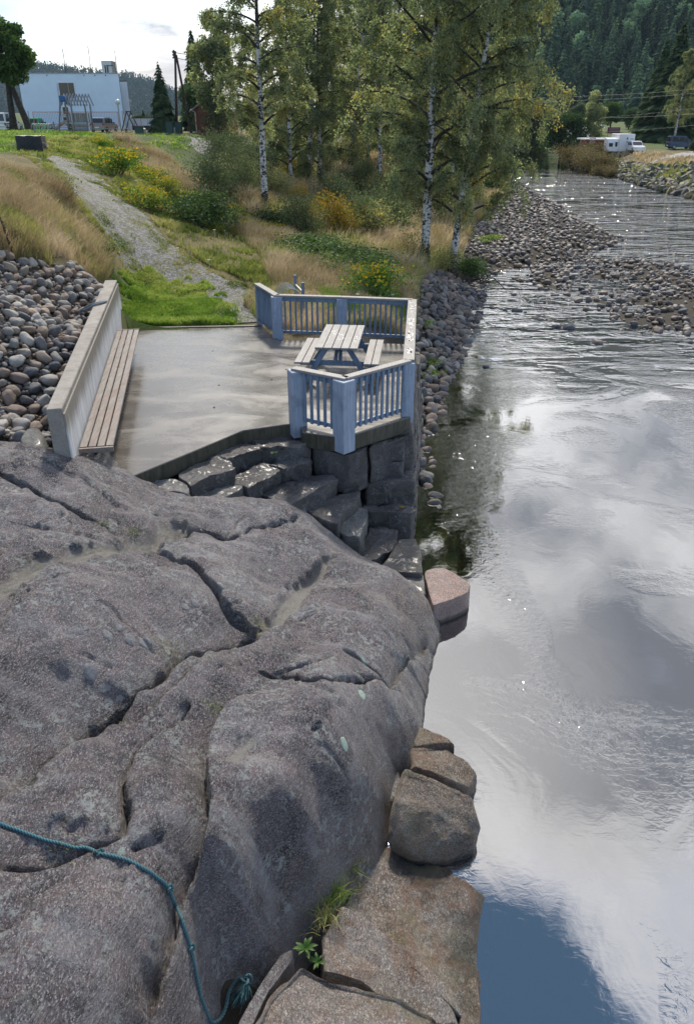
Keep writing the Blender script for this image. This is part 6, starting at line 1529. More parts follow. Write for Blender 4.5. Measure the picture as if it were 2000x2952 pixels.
# small plants in the bedrock and steps
def tuft(px, py, n, h, label, hf=rockh, spread=.05, matn='grass_green', name='grass_tuft', z=None, w=.006):
    r_ = np.random.default_rng(int(px + py)); q = hit([px], [py], hf, 2, 25, 400)[0] if z is None else np.array(W(px, py, z))
    pos = q + r_.normal(size=(n, 3)) * np.array([spread, spread, .004]); 
    if z is None: pos[:, 2] = hf(pos[:, 0], pos[:, 1]) - .005
    V, Q = blades(pos, r_.uniform(.4, 1, n) * h, np.full(n, w), r_, .6, wind=(0, 0))
    o = link(name, np_mesh(name, V, Q, {'rnd': np.repeat(r_.uniform(size=n), 6)}), M[matn]); tag(o, label, 'grass'); return o
tuft(388, 1536, 70, .05, 'tiny bright green moss cushion in the upper sandy hollow of the bedrock')
tuft(632, 2052, 60, .06, 'small green tuft in the curved crack of the bedrock')
tuft(500, 1878, 120, .05, 'moss and short grass lining the long dark crack', spread=.12, matn='grass_mid')['kind'] = 'stuff'
tuft(300, 1512, 40, .05, 'tiny grass at the end of the upper crack', spread=.05)
tuft(745, 1812, 60, .08, 'thin straw grass where the two sandy valleys meet', matn='grass_mid', spread=.07)
tuft(190, 2450, 60, .05, 'dark moss in the crack under the rope', matn='grass_mid', spread=.1)
tuft(1005, 2520, 110, .22, 'long fresh grass tuft at the foot of the bedrock', z=-1.62, spread=.05)
tuft(965, 2590, 150, .24, 'thick grass tuft in the middle of the cleft', z=-1.52, spread=.06)
tuft(935, 2655, 110, .18, 'yellowish grass in the cleft above the broad leaved weed', z=-1.45, spread=.06, matn='grass_mid')
tuft(1090, 2325, 40, .10, 'few grass blades in the dark cleft beside the big boulder', z=-1.7, spread=.04)
def weed(px, py, z, n, L, label, matn='bright_leaf', oval=False, spread=.06):
    r_ = random.Random(int(px)); c = Vector(W(px, py, z)); b = MB(); 
    root = empty('plant', tuple(c)); tag(root, label, 'plant')
    for i in range(n):
        a = i * 2.4 + r_.uniform(-.3, .3); l = L * r_.uniform(.7, 1.1); d = Vector((math.cos(a), math.sin(a), 0)); s = Vector((-d.y, d.x, 0)); b = MB(); w = l * (.33 if oval else .17)
        base = d * (spread * r_.uniform(.2, 1)) if oval else Vector((0, 0, 0)); hgt = r_.uniform(.4, 1) * L
        P_ = [base + d * l * t_ + Vector((0, 0, hgt * (1.4 * t_ - 1.0 * t_ * t_) + (.06 if oval else 0))) for t_ in (0, .25, .5, .75, 1)]; ws = [w * .15, w * .8, w, w * .75, .002]
        V = []; 
        for p, q in zip(P_, ws): V += [p - s * q, p + Vector((0, 0, -q * .25)), p + s * q]
        b.add(V, [(3 * k + j, 3 * k + j + 1, 3 * k + j + 4, 3 * k + j + 3) for k in range(4) for j in (0, 1)])
        if oval: b.tube([Vector((0, 0, 0)), P_[0]], .003, 4)
        o = b.build('leaf', M[matn], root, smooth=True)
weed(880, 2735, -1.20, 14, .095, 'bright green rosette weed with jagged leaves at the foot of the bedrock')
weed(915, 2775, -1.25, 8, .07, 'little low weed just below the jagged leaved rosette')
weed(795, 1308, -.36, 14, .13, 'small broad leaved green plant growing out of the stone steps', 'green_leaf', True, .12)
def lichen(px, py, r, label, m='lichen_green', el=1.5):
    r_ = random.Random(int(px)); c = rhit([(px, py)])[0]; V = [(c[0], c[1], 0)]; n = 22
    for ring in (.25, .5, .75, 1):
        for k in range(n):
            a = 6.2832 * k / n; q = r * ring * (1 + (.07 * math.sin(2 * a + px) + .05 * math.sin(5 * a) + r_.uniform(-.09, .09)) * ring); V.append((c[0] + q * math.cos(a), c[1] + q * el * math.sin(a), 0))
    V = [(x, y, float(rockh(x, y)) + (.010 if i <= 3 * n else .003)) for i, (x, y, _) in enumerate(V)]
    b = MB().add(V, [(0, 1 + k, 1 + (k + 1) % n) for k in range(n)] + [(1 + j * n + k, 1 + (j + 1) * n + k, 1 + (j + 1) * n + (k + 1) % n, 1 + j * n + (k + 1) % n) for k in range(n) for j in range(3)])
    tag(b.build('lichen', M[m], smooth=True), label, 'lichen')
M['lichen_green'] = simple('lichen_green', (.36, .45, .38), .9, var=.35, scale=60, bmp=.6); M['lichen_grey'] = simple('lichen_grey', (.21, .21, .215), .9, var=.5, scale=45, bmp=.6)
lichen(1043, 2003, .038, 'pale mint green oval lichen at the top of the big bulge'); lichen(992, 2143, .034, 'pale mint green oval lichen on the right shoulder of the big bulge'); lichen(1047, 1910, .026, 'small mint green lichen just above the horizontal crack')
for x, y, r in ((262, 1935, .06), (310, 1830, .045), (375, 1842, .05), (420, 1858, .055), (345, 1810, .035), (565, 1740, .04), (640, 1690, .035), (535, 1750, .04), (1130, 1835, .05), (1105, 1810, .04)): lichen(x, y, r, {262: 'largest grey lichen rosette low on the left bedrock slab', 310: 'leftmost grey lichen above the long crack', 375: 'grey lichen second from left above the long crack', 420: 'grey lichen nearest the grassy part of the long crack', 345: 'smallest grey lichen of the cluster above the long crack', 565: 'lower grey lichen beside the short steep crack', 640: 'upper grey lichen beside the short steep crack', 535: 'grey lichen left of the short steep crack', 1130: 'right grey lichen on the dome near the water', 1105: 'left grey lichen on the dome near the water'}[x], 'lichen_grey', 1.1)
# dead mullein stalk on the left bank
q = on_ground(48, 755); b = MB(); b.tube([Vector(q), Vector(q) + Vector((-.12, 0, .7)), Vector(q) + Vector((-.25, .05, 1.45))], [.018, .015, .02], 6)
for i in range(60):
    f = random.uniform(.1, 1); p = Vector(q) + Vector((-.25 * f ** 1.1, .05 * f, 1.45 * f)); b.ball(p + Vector((random.uniform(-.02, .02), random.uniform(-.02, .02), 0)), .016, 5)
tag(b.build('dead_stalk', M['brown_bark'], bevel=0), 'tall dry brown flower stalk standing above the cobbles', 'plant')
# exposed root mass under the leaning birch
b = MB(); c = Vector(on_ground(1330, 815)); r_ = random.Random(4)
for i in range(46):
    a = r_.uniform(0, 6.28); L = r_.uniform(.4, 1.5); p = c + Vector((r_.uniform(-.5, 1.0), r_.uniform(-.4, .5), r_.uniform(0, .35)))
    b.tube([p, p + Vector((math.cos(a) * L * .4, math.sin(a) * L * .4, r_.uniform(-.1, .2))), p + Vector((math.cos(a) * L, math.sin(a) * L * .6, -r_.uniform(.1, .5)))], [.035, .022, .006], 4)
tag(b.build('tree_roots', M['brown_bark']), 'tangle of dark exposed roots at the undercut bank beside the water', 'roots')

# dead leaves and bits on the wet deck
r_ = random.Random(31)
for i in range(16):
    x, y = r_.uniform(-4.2, .8), r_.uniform(11.5, 18.2)
    if x < -3.2 - .19 * (y - 9.5) + .5 or (x > -1.2 and y < 12.6): continue
    a = r_.uniform(0, 6.28); s_ = r_.uniform(.02, .04); c_ = Vector((x, y, .006)); d_l = Vector((math.cos(a), math.sin(a), 0)) * s_; n_l = Vector((-d_l.y, d_l.x, 0)) * .5
    b = MB().add([c_ - d_l, c_ + n_l + Vector((0, 0, .006)), c_ + d_l + Vector((0, 0, .004)), c_ - n_l], [(0, 1, 2, 3)])
    tag(b.build('dead_leaf', M['brown_leaf']), 'tiny brown dead leaf lying on the wet concrete floor', 'leaf', 'dead leaves on the wet floor')
# =================================================================== FAR OBJECTS
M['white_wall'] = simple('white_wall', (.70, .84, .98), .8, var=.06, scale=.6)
M['white_wall2'] = simple('white_wall2', (.62, .66, .72), .8, var=.1, scale=.6)
M['glass'] = simple('glass', (.03, .035, .04), .08, var=.4, scale=1)
M['grey_metal'] = simple('grey_metal', (.35, .36, .37), .45, .3, var=.15)
M['dark_metal'] = simple('dark_metal', (.04, .04, .045), .5, .3)
M['galv'] = simple('galvanised', (.42, .45, .47), .35, .7, var=.2)
M['grey_wood'] = wood_mat('grey_wood', (.16, .15, .14), (.30, .29, .28), axis_=2)
M['dark_wood'] = wood_mat('dark_wood', (.06, .05, .045), (.13, .11, .095), axis_=1)
M['brown_pole'] = simple('brown_pole', (.065, .038, .028), .85, var=.4, scale=5, bmp=.4)
M['red_paint'] = simple('red_paint', (.20, .03, .025), .7, var=.25, scale=2)
M['dark_red'] = simple('dark_red', (.14, .02, .03), .7, var=.2)
M['orange'] = simple('orange', (.62, .22, .10), .6, var=.1)
M['rubber'] = simple('rubber', (.02, .02, .02), .8, var=.2)
M['white_paint'] = simple('white_paint', (.78, .78, .78), .35, var=.05)
M['roof_grey'] = simple('roof_grey', (.45, .45, .47), .6, var=.2, scale=2)
M['roof_dark'] = simple('roof_dark', (.10, .10, .11), .7, var=.2, scale=2)
M['blue_plastic'] = simple('blue_plastic', (.03, .14, .40), .4, var=.1)
M['pink_plastic'] = simple('pink_plastic', (.50, .36, .33), .4, var=.1)
M['green_metal'] = simple('green_metal', (.02, .07, .06), .5, var=.2)
M['lamp_globe'] = simple('lamp_globe', (.75, .75, .72), .2, var=.02)
M['red_light'] = simple('red_light', (.4, .02, .02), .2)
M['band_black'] = simple('band_black', (.03, .03, .035), .6)
M['net_cord'] = simple('net_cord', (.12, .12, .14), .7)
def box_px(x0, x1, y0, y1, D, depth, mb, z1=None, z0=None):
    """box whose front face lies at distance D, its extent read at the photograph's height y1 for both edges"""
    ym = (y0 + y1) / 2
    a = at_d(x0, ym, D)[0]; b = at_d(x1, ym, D)[0]; t_ = at_d(x0, y0, D)[2]; u = at_d(x0, y1, D)[2]
    if z1 is not None: t_ = z1
    if z0 is not None: u = z0
    mb.box(((a + b) / 2, D + depth / 2, (t_ + u) / 2), (b - a, depth, t_ - u)); return a, b, u, t_
GL = 3.15
# ---- white block building
wb_ = empty('white_building', (-37, 115, GL)); tag(wb_, 'plain white flat roofed block building with one large upper window', 'building')
def prt(mb, nm, m_, par, **k): return rel(mb.build(nm, m_, par, **k), par)
mb = MB(); a, b_, u, t_ = box_px(66, 352, 213, 380, 115, 14, mb, z0=GL - .3); k_ = 14 * b_ / 115
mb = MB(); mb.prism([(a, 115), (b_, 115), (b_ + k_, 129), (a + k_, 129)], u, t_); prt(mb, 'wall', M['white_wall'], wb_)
BX0, BX1, BZ1 = a, b_, t_
prt(MB().prism([(a - .05, 114.95), (b_ + .05, 114.95), (b_ + k_, 129.1), (a + k_, 129.1)], t_, t_ + .12), 'roof_edge', M['grey_metal'], wb_)
mb = MB(); mb.prism([(b_ - .2, 116), (b_ + .75, 116), (b_ + .7 + k_ * .7, 126), (b_ - .2 + k_ * .7, 126)], GL - .3, t_ - .85); prt(mb, 'side_wing', M['white_wall2'], wb_)
mb = MB(); mb.prism([(b_ - .2, 115.95), (b_ + .8, 115.95), (b_ + .75 + k_ * .7, 126), (b_ - .2 + k_ * .7, 126)], t_ - .85, t_ - .76); prt(mb, 'wing_roof', M['brown_pole'], wb_)
def window(par, x0, x1, y0, y1, D, cross=1, nm='window'):
    m1 = MB(); a, b, u, t = box_px(x0, x1, y0, y1, D - .06, .1, m1); w = rel(m1.build(nm, M['white_paint'], par), par)
    m2 = MB(); m2.box(((a + b) / 2, D - .075, (u + t) / 2), (b - a - .14, .05, t - u - .14)); g = rel(m2.build('pane', M['glass'], w), w); g.matrix_parent_inverse = Matrix.Identity(4); g.location = (0, 0, 0)
    g.matrix_parent_inverse = (Matrix.Translation(par.location) @ Matrix.Identity(4)).inverted() @ Matrix.Translation(par.location)
    m3 = MB()
    for k in range(cross): xx = a + (b - a) * (k + 1.5) / (cross + 1.4); m3.box((xx, D - .12, (u + t) / 2), (.06, .04, t - u - .14))
    m3.box(((a + b) / 2, D - .14, u - .06), (b - a + .25, .14, .06)); f = m3.build('frame', M['grey_metal'], w)
    return w
window(wb_, 171, 217, 237, 284, 115); window(wb_, 181, 199, 307, 330, 115, 0); window(wb_, 183, 200, 336, 354, 115, 0)
mb = MB(); mb.tube([at_d(165, 240, 114.9), at_d(179, 350, 114.9)], .03, 6); prt(mb, 'downpipe', M['grey_metal'], wb_)
mb = MB(); a, b, u, t = box_px(294, 323, 175, 212, 117, 2.2, mb, z0=BZ1); ch = prt(mb, 'chimney', M['galv'], wb_)
mb = MB(); mb.box(((a + b) / 2 + .1, 116.9, u + .55), (.1, .1, 1.1)); mb.box(((a + b) / 2 + .45, 116.9, u + 1.05), (.9, .1, .08)); mb.box(((a + b) / 2 - .2, 116.9, u + .55), (.1, .1, 1.1)); prt(mb, 'ladder', M['dark_metal'], wb_)
for x, y in ((181, 141), (254, 133), (331, 145)):
    p = at_d(x, y, 117); q = (p[0], p[1], BZ1); mb = MB().tube([q, p], .045, 6); mb.tube([(q[0] - .15, q[1], q[2]), (q[0] - .15, q[1], q[2] + 1.4)], .03, 5); prt(mb, 'antenna', M['dark_metal'], wb_)
mb = MB()
for x in (136, 243, 274, 305): p = at_d(x, 217, 114.95); mb.box(p, (.12, .06, .12)); prt(mb, 'vent', M['dark_metal'], wb_); mb = MB()
# ---- low white building with glass balustrade
lb = empty('low_building', (-26, 118, GL)); tag(lb, 'low white building with glass balustrade and dark band right of the white block', 'building')
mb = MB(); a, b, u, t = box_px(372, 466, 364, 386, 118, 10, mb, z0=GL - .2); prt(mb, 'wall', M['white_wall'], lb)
mb = MB(); mb.box(((a + b) / 2, 117.95, t - .2), (b - a, .1, .55)); prt(mb, 'dark_band', M['band_black'], lb)
for k in range(5):
    w = (b - a) / 5; mb = MB().box((a + w * (k + .5), 118.1, t + .50), (w - .08, .04, .95)); prt(mb, 'glass_panel', M['white_wall2'], lb)
    prt(MB().box((a + w * k, 118.05, t + .52), (.06, .06, 1.04)), 'railing_post', M['grey_metal'], lb)
prt(MB().box(((a + b) / 2, 118.0, t + 1.04), (b - a, .08, .07)), 'railing_top', M['dark_metal'], lb)
hb_ = empty('gable_house', (-24, 140, GL)); tag(hb_, 'distant house with dark pitched roof just above the low white building', 'house')
x0 = at_d(404, 340, 140)[0]; x1 = at_d(462, 340, 140)[0]; zr = at_d(440, 327, 140)[2]; ze = at_d(440, 345, 140)[2]; xm = (x0 + x1) / 2 + .6
mb = MB(); mb.add([(x0, 140, ze), (x1, 140, ze), (xm, 140, zr), (x0, 148, ze), (x1, 148, ze), (xm, 148, zr)], [(0, 1, 2), (3, 5, 4), (0, 2, 5, 3), (1, 4, 5, 2)]); prt(mb, 'roof', M['roof_dark'], hb_)
prt(MB().box(((x0 + x1) / 2, 144.2, (ze + GL) / 2 - .1), (x1 - x0 - .4, 7.4, ze - GL)), 'wall', M['white_wall2'], hb_)
prt(MB().box((xm - .4, 142, zr + .1), (.4, .4, .9)), 'chimney', M['roof_dark'], hb_)
# ---- red cabin
cb_ = empty('red_cabin', (-15.5, 100, 2.9)); tag(cb_, 'dark red wooden cabin with white edged roof half hidden by trees', 'cabin')
x0 = at_d(560, 330, 100)[0]; x1 = at_d(665, 330, 100)[0]; ze = at_d(560, 315, 100)[2]; zr = at_d(612, 277, 100)[2]; xm = (x0 + x1) / 2; zb = 2.2
prt(MB().add([(x0, 100, zb), (x1, 100, zb), (x1, 100, ze), (xm, 100, zr), (x0, 100, ze), (x0, 106, zb), (x1, 106, zb), (x1, 106, ze), (xm, 106, zr), (x0, 106, ze)], [(0, 1, 2, 3, 4), (9, 8, 7, 6, 5), (0, 4, 9, 5), (1, 6, 7, 2)]), 'wall', M['red_paint'], cb_)
for s, xe in ((-1, x0 - .45), (1, x1 + .45)):
    k = (zr - ze) / (xm - x0); za = ze - .45 * k + .12
    prt(MB().add([(xe, 99.5, za), (xm, 99.5, zr + .12), (xm, 106.5, zr + .12), (xe, 106.5, za), (xe, 99.5, za - .1), (xm, 99.5, zr + .02), (xm, 106.5, zr + .02), (xe, 106.5, za - .1)], [(0, 1, 2, 3), (7, 6, 5, 4), (0, 4, 5, 1), (3, 2, 6, 7), (0, 3, 7, 4), (1, 5, 6, 2)]), 'roof', M['roof_grey'], cb_)
prt(MB().tube([(x0 - .35, 99.7, ze), (x0 + .15, 99.9, ze - .3), (x0 + .18, 99.9, zb + .1)], .05, 6), 'downpipe', M['white_paint'], cb_)
# ---- utility pole with brace
p0 = at_d(510, 388, 100); pt_ = at_d(504, 147, 100); up = empty('utility_pole', (p0[0], 100, p0[2])); tag(up, 'tall brown wooden utility pole with a leaning brace pole', 'utility pole')
prt(MB().tube([(p0[0], 100, 2.6), (pt_[0] + .05, 100, pt_[2])], [.17, .12], 10), 'pole', M['brown_pole'], up)
pb = at_d(553, 392, 99); prt(MB().tube([(pb[0], 99.4, 2.4), (pt_[0] + .15, 99.9, pt_[2] - .4)], [.16, .12], 10), 'brace_pole', M['brown_pole'], up)
mb = MB()
for k in range(3): mb.ball((pt_[0] - .22, 99.9, pt_[2] - .1 - k * .28), .10, 8)
mb.box((pt_[0] - .1, 99.9, pt_[2] - .3), (.18, .1, .8)); prt(mb, 'insulators', M['dark_metal'], up)
def wire(pts, label, r=.03, grp='overhead wires'):
    mb = MB().tube(catmull([Vector(p) for p in pts], 8), r, 5); tag(mb.build('power_line', M['dark_metal']), label, 'wire')
top = Vector((pt_[0], 99.9, pt_[2] - .15))
wire([top, top + Vector((3.2, 6, -.35)), top + Vector((14, 30, -2.2)), top + Vector((40, 60, -3.5))], 'upper wire running right from the top of the utility pole', .035)
wire([top + Vector((0, 0, -.5)), top + Vector((3.2, 6, -1.1)), top + Vector((14, 30, -3.3)), top + Vector((40, 60, -4.5))], 'lower wire running right from the top of the utility pole', .03)
M['wire_grey'] = simple('wire_grey', (.12, .12, .12), .5)
for (ya, yb), nm in zip([(285, 258), (297, 270), (357, 312), (392, 362), (345, 330)], ['topmost', 'second from top', 'third from top', 'lowest', 'fourth from top']):
    a = Vector(at_d(1400, ya + 3, 175)); m_ = Vector(at_d(1700, ya * .6 + yb * .4 + 2, 150)); e = Vector(at_d(2060, yb - 6, 118))
    mb = MB().tube(catmull([a, a.lerp(m_, .5) + Vector((0, 0, -.1)), m_, m_.lerp(e, .5) + Vector((0, 0, -.15)), e], 6), .015, 5); tag(mb.build('power_line', M['wire_grey']), 'power line crossing above the far bank, %s of five' % nm, 'wire')
# ---- vehicles
def car(label, loc, rz, L, Wd, H, paint, kind='hatch', name='parked_car'):
    root = empty(name, loc, rz); tag(root, label, 'van' if kind == 'van' else 'car')
    pm = simple('paint', paint, .25, .2, var=.04); h = Wd / 2
    if kind == 'van': body = [(-L / 2, .28), (-L / 2, .95), (-L / 2 + .05, 1.05), (L / 2 - 1.0, 1.05), (L / 2 - .15, .88), (L / 2, .70), (L / 2, .28)]; cabn = [(-L / 2 + .05, 1.04), (-L / 2 + .15, H - .05), (-L / 2 + .3, H), (L / 2 - 2.0, H), (L / 2 - 1.7, H - .04), (L / 2 - .95, 1.04)]
    else: body = [(-L / 2, .28), (-L / 2, .85), (-L / 2 + .1, .95), (L / 2 - 1.1, .95), (L / 2 - .15, .78), (L / 2, .62), (L / 2, .28)]; cabn = [(-L / 2 + .15, .94), (-L / 2 + .55, H - .05), (-L / 2 + .8, H), (L / 2 - 2.1, H), (L / 2 - 1.85, H - .04), (L / 2 - 1.1, .94)]
    MB().side_prism(body, -h, h).build('body', pm, root, bevel=.06, seg=2)
    MB().side_prism(cabn, -h + .12, h - .12).build('roof', pm, root, bevel=.05, seg=2)
    zc0 = .98 if kind != 'van' else 1.08; zc1 = H - .14
    for s in (-1, 1):
        x = s * (h - .115); ys = [(-L / 2 + (.35 if kind == 'van' else .75), -L / 2 + 1.35), (-L / 2 + 1.45, -L / 2 + 2.35), (-L / 2 + 2.45, L / 2 - 1.45)]
        for y0, y1 in ys: MB().add([(x, y0, zc0), (x, y1, zc0), (x, y1 - .12, zc1), (x, y0 + .1, zc1), (x + s * .012, y0, zc0), (x + s * .012, y1, zc0), (x + s * .012, y1 - .12, zc1), (x + s * .012, y0 + .1, zc1)], [(0, 1, 2, 3), (7, 6, 5, 4), (0, 4, 5, 1), (1, 5, 6, 2), (2, 6, 7, 3), (3, 7, 4, 0)]).build('side_window', M['glass'], root)
        for yy in (-L / 2 + .8, L / 2 - .8):
            w = MB().tube([Vector((s * (h - .16), yy, .31)), Vector((s * (h + .02), yy, .31))], .31, 16).build('wheel', M['rubber'], root)
            MB().tube([Vector((s * (h + .0), yy, .31)), Vector((s * (h + .03), yy, .31))], .19, 12).build('rim', M['grey_metal'], w)
        MB().box((s * (h - .25), L / 2 - .04, .68), (.34, .12, .14)).build('headlight', M['lamp_globe'], root)
        MB().box((s * (h - .14), -L / 2 + .03, .82), (.16, .1, .3)).build('tail_light', M['red_light'], root)
        MB().box((s * (h + .06), L / 2 - 1.45, 1.0), (.16, .1, .12)).build('mirror', M['dark_metal'], root)
    c = cabn
    def pane(p, q, nm):
        d = Vector((0, q[0] - p[0], q[1] - p[1])); n_ = Vector((0, -d.z, d.y)).normalized() * .02; n_ = n_ if (n_.z > 0) else -n_
        a, b = Vector((0, p[0], p[1])) + d * .1 + n_, Vector((0, q[0], q[1])) - d * .12 + n_; x = h - .2
        MB().add([(-x, a.y, a.z), (x, a.y, a.z), (x - .05, b.y, b.z), (-x + .05, b.y, b.z), (-x, a.y - n_.y, a.z - n_.z), (x, a.y - n_.y, a.z - n_.z), (x - .05, b.y - n_.y, b.z - n_.z), (-x + .05, b.y - n_.y, b.z - n_.z)], [(0, 1, 2, 3), (7, 6, 5, 4), (0, 4, 5, 1), (2, 6, 7, 3), (1, 5, 6, 2), (0, 3, 7, 4)]).build(nm, M['glass'], root)
    pane(c[5], c[4], 'windscreen'); pane(c[0], c[1], 'rear_window')
    MB().box((0, -L / 2 - .01, .52), (.5, .03, .12)).build('number_plate', M['white_paint'], root)
    return root
def at_g(px, D, z=None): x = at_d(px, 378, D)[0]; return (x, D, tz(x, D) if z is None else z)
car('white van with teal rear window parked at the left edge of the lawn', at_g(24, 98), 0, 4.9, 1.95, 2.0, (.75, .77, .8), 'van', 'parked_van')
car('bright green hatchback parked behind the trunks of the round headed tree', at_g(109, 102), .05, 4.0, 1.75, 1.5, (.01, .38, .09))
car('silver estate car parked in front of the white building', at_g(303, 100), -.1, 4.4, 1.8, 1.55, (.32, .34, .38))
x, y, z = at_d(1958, 430, 131); car('dark blue van parked on the far bank beside the spruces', (x, 131, tz(x, 131)), -math.pi / 2 + .05, 4.3, 1.75, 1.85, (.035, .07, .13), 'van', 'parked_van')
x, y, z = at_d(1829, 430, 122); car('white car facing the river on the far bank', (x, 122, tz(x, 122) + .1), math.pi, 4.2, 1.75, 1.5, (.75, .76, .8))
# box truck on the far bank
x, y, z = at_d(1784, 420, 124); bt = empty('box_truck', (x, 124, tz(x, 124)), 0); tag(bt, 'white camper like box truck with small dark emblem parked beside the red shed', 'truck')
MB().box((.75, 1.2, 1.62), (2.2, 4.2, 2.35)).build('cargo_box', M['white_paint'], bt, bevel=.05)
MB().side_prism([(-.9, .45), (-.9, 1.0), (-.75, 1.5), (-.45, 2.15), (1.2, 2.3), (1.2, .45)], -2.0, -.37).build('cab', M['white_paint'], bt, bevel=.06)
MB().box((-1.55, -.72, 1.35), (.55, .3, .5)).build('windscreen', M['glass'], bt); MB().box((-.75, -.72, 1.38), (.3, .3, .7)).build('side_window', M['glass'], bt)
b = MB().box((.75, -.91, 2.15), (.34, .012, .09)); b.tube([(.75, -.915, 2.2), (.75, -.915, 2.38)], .05, 6); b.build('emblem', M['band_black'], bt); 
b = MB().box((.75, -.91, 1.78), (.1, .012, .26)); b.build('emblem', M['band_black'], bt); MB().box((1.45, -.91, 2.15), (.55, .012, .08)).build('lettering', M['band_black'], bt); MB().box((.8, -.91, 1.25), (.7, .012, .04)).build('lettering', M['grey_metal'], bt)
for sx in (-1.6, .1, 1.5): w = MB().tube([Vector((sx, -.86, .4)), Vector((sx + .01, -.6, .4))], .4, 14).build('wheel', M['rubber'], bt); 
# red shed, house, board, bales
sh_ = empty('red_shed', (*at_d(1716, 410, 130)[:2], .2)); tag(sh_, 'low red shed with white flat roof behind the brownish bushes', 'shed')
mb = MB(); a, b, u, t = box_px(1690, 1748, 403, 430, 130, 4, mb); prt(mb, 'wall', M['dark_red'], sh_)
prt(MB().box(((a + b) / 2, 131.8, t + .1), (b - a + .9, 5.2, .2)), 'roof', M['white_paint'], sh_); prt(MB().box((a + .8, 129.97, u + .9), (.9, .1, 1.6)), 'door', M['pink_plastic'], sh_)
hs = empty('roofed_house', (*at_d(1710, 380, 175)[:2], .5)); tag(hs, 'house with broad pale grey roof half hidden behind the loose tree', 'house')
x0, _, zt = at_d(1664, 360, 175); x1 = at_d(1764, 360, 175)[0]; ze = at_d(1700, 394, 175)[2]; zg = tz((x0 + x1) / 2, 175)
prt(MB().add([(x0, 175, ze), (x1 - 2.6, 175, ze), (x1, 179, zt), (x0 - .5, 179, zt), (x0, 183, ze), (x1 - 2.6, 183, ze)], [(0, 1, 2, 3), (3, 2, 5, 4), (0, 3, 4), (1, 5, 2)]), 'roof', M['roof_grey'], hs)
prt(MB().box(((x0 + x1) / 2 - .8, 179.2, (zg + ze) / 2), (x1 - x0 - 2.8, 7, ze - zg)), 'wall', M['dark_red'], hs)
mb = MB(); box_px(1670, 1684, 338, 360, 176, 3, mb); prt(mb, 'dormer', simple('blue_grey', (.16, .19, .24), .7), hs)
nb_ = empty('red_board', (*at_d(1768, 390, 150)[:2], 1)); tag(nb_, 'dark red board with pale lines raised on posts beside the pale roofed house', 'sign board')
mb = MB(); a, b, u, t = box_px(1751, 1786, 367, 383, 150, .25, mb); prt(mb, 'board', M['dark_red'], nb_)
for k in range(3): prt(MB().box(((a + b) / 2, 149.97, u + (t - u) * (k + .8) / 3.4), ((b - a) * .8, .04, .05)), 'stripe', M['roof_grey'], nb_)
for k in (.08, .92): prt(MB().box((a + (b - a) * k, 150.15, (u + .0) / 2), (.12, .12, u + .3)), 'post', M['grey_metal'], nb_)
for k in range(7):
    x, y, z = at_d(1836 + k * 7.2, 410, 178 + k * .6); zb = tz(x, y)
    mb = MB().tube([Vector((x, y, zb + .62)), Vector((x, y + .3, zb + .62)), Vector((x, y + 1.2, zb + .62))], [.62, .66, .64], 16)
    tag(mb.build('hay_bale', simple('bale_wrap', (.50, .58, .56), .35, var=.15), bevel=.06), 'pale wrapped round hay bale in the row on the bright green field', 'hay bale', 'wrapped hay bales on the field')
# ---- playground
def at_gz(px, D): return at_g(px, D)
c = at_g(236, 84); pg = empty('play_tower', c, .0); tag(pg, 'grey wooden play tower with slatted roof and short pink slide', 'play tower')
w, d = 1.9, 1.7
for sx in (-1, 1):
    for sy in (-1, 1): MB().box((sx * w / 2, sy * d / 2, 1.6), (.12, .12, 3.2)).build('post', M['grey_wood'], pg)
MB().box((0, 0, 1.35), (w + .1, d + .1, .1)).build('floor', M['grey_wood'], pg)
for sy in (-1, 1):
    for k in range(9): MB().box((-w / 2 + .12 + k * (w - .2) / 8, sy * (d / 2 + .07), 1.85), (.13, .03, .9)).build('rail_board', M['grey_wood'], pg)
for k in range(8): MB().box((0, -d / 2 - .05, .15 + k * .145), (w * .95, .04, .125)).build('wall_board', M['grey_wood'], pg)
for s in (-1, 1):
    for k in range(9):
        x = -w / 2 - .25 + k / 8 * (w + .5)
        MB().bar((x, 0, 4.25), (x, s * (d / 2 + .35), 3.1), .25, .03, up=(1, 0, 0)).build('roof_slat', M['rail_wood'], pg)
pg.scale = (1, 1, .84)
mb = MB().side_prism([(-d / 2, 3.2), (d / 2, 3.2), (0, 4.15)], -w / 2 - .06, -w / 2); mb.build('gable', M['grey_wood'], pg)
sl = MB(); P_ = [(-w / 2, -.3, 1.4), (-w / 2 - .5, -.45, 1.3), (-w / 2 - 1.4, -.6, .55), (-w / 2 - 2.1, -.7, .3), (-w / 2 - 2.5, -.75, .3)]
for p, q in zip(P_[:-1], P_[1:]):
    sl.bar(p, q, .5, .05); 
    for s in (-.27, .27): sl.bar((p[0], p[1] + s, p[2] + .1), (q[0], q[1] + s, q[2] + .1), .05, .2)
sl.build('slide', M['pink_plastic'], pg)
for k in range(5): MB().bar((-w / 2 - .5 - k * .02, .5, .3 + k * .42), (-w / 2 - .5 - k * .02, .9, .3 + k * .42), .05, .05).build('ladder_rung', M['grey_wood'], pg)
c = at_g(192, 83); sw = empty('swing_frame', c); tag(sw, 'swing frame with a blue hood left of the play tower', 'swing')
for s in (-.5, .5): MB().bar((s - .25, 0, 0), (s * .4 + .15, 0, 3.3), .12, .12, up=(0, 1, 0)).build('post', M['grey_wood'], sw)
MB().box((.1, .8, 3.25), (.12, 2.2, .12)).build('beam', M['grey_wood'], sw); MB().box((.15, -.15, 3.1), (.55, .4, .55)).build('hood', M['blue_plastic'], sw, bevel=.08)
c = at_g(372, 84); sw = empty('swing_frame', c); tag(sw, 'dark A shaped swing frame between the lamp post and the green bin', 'swing')
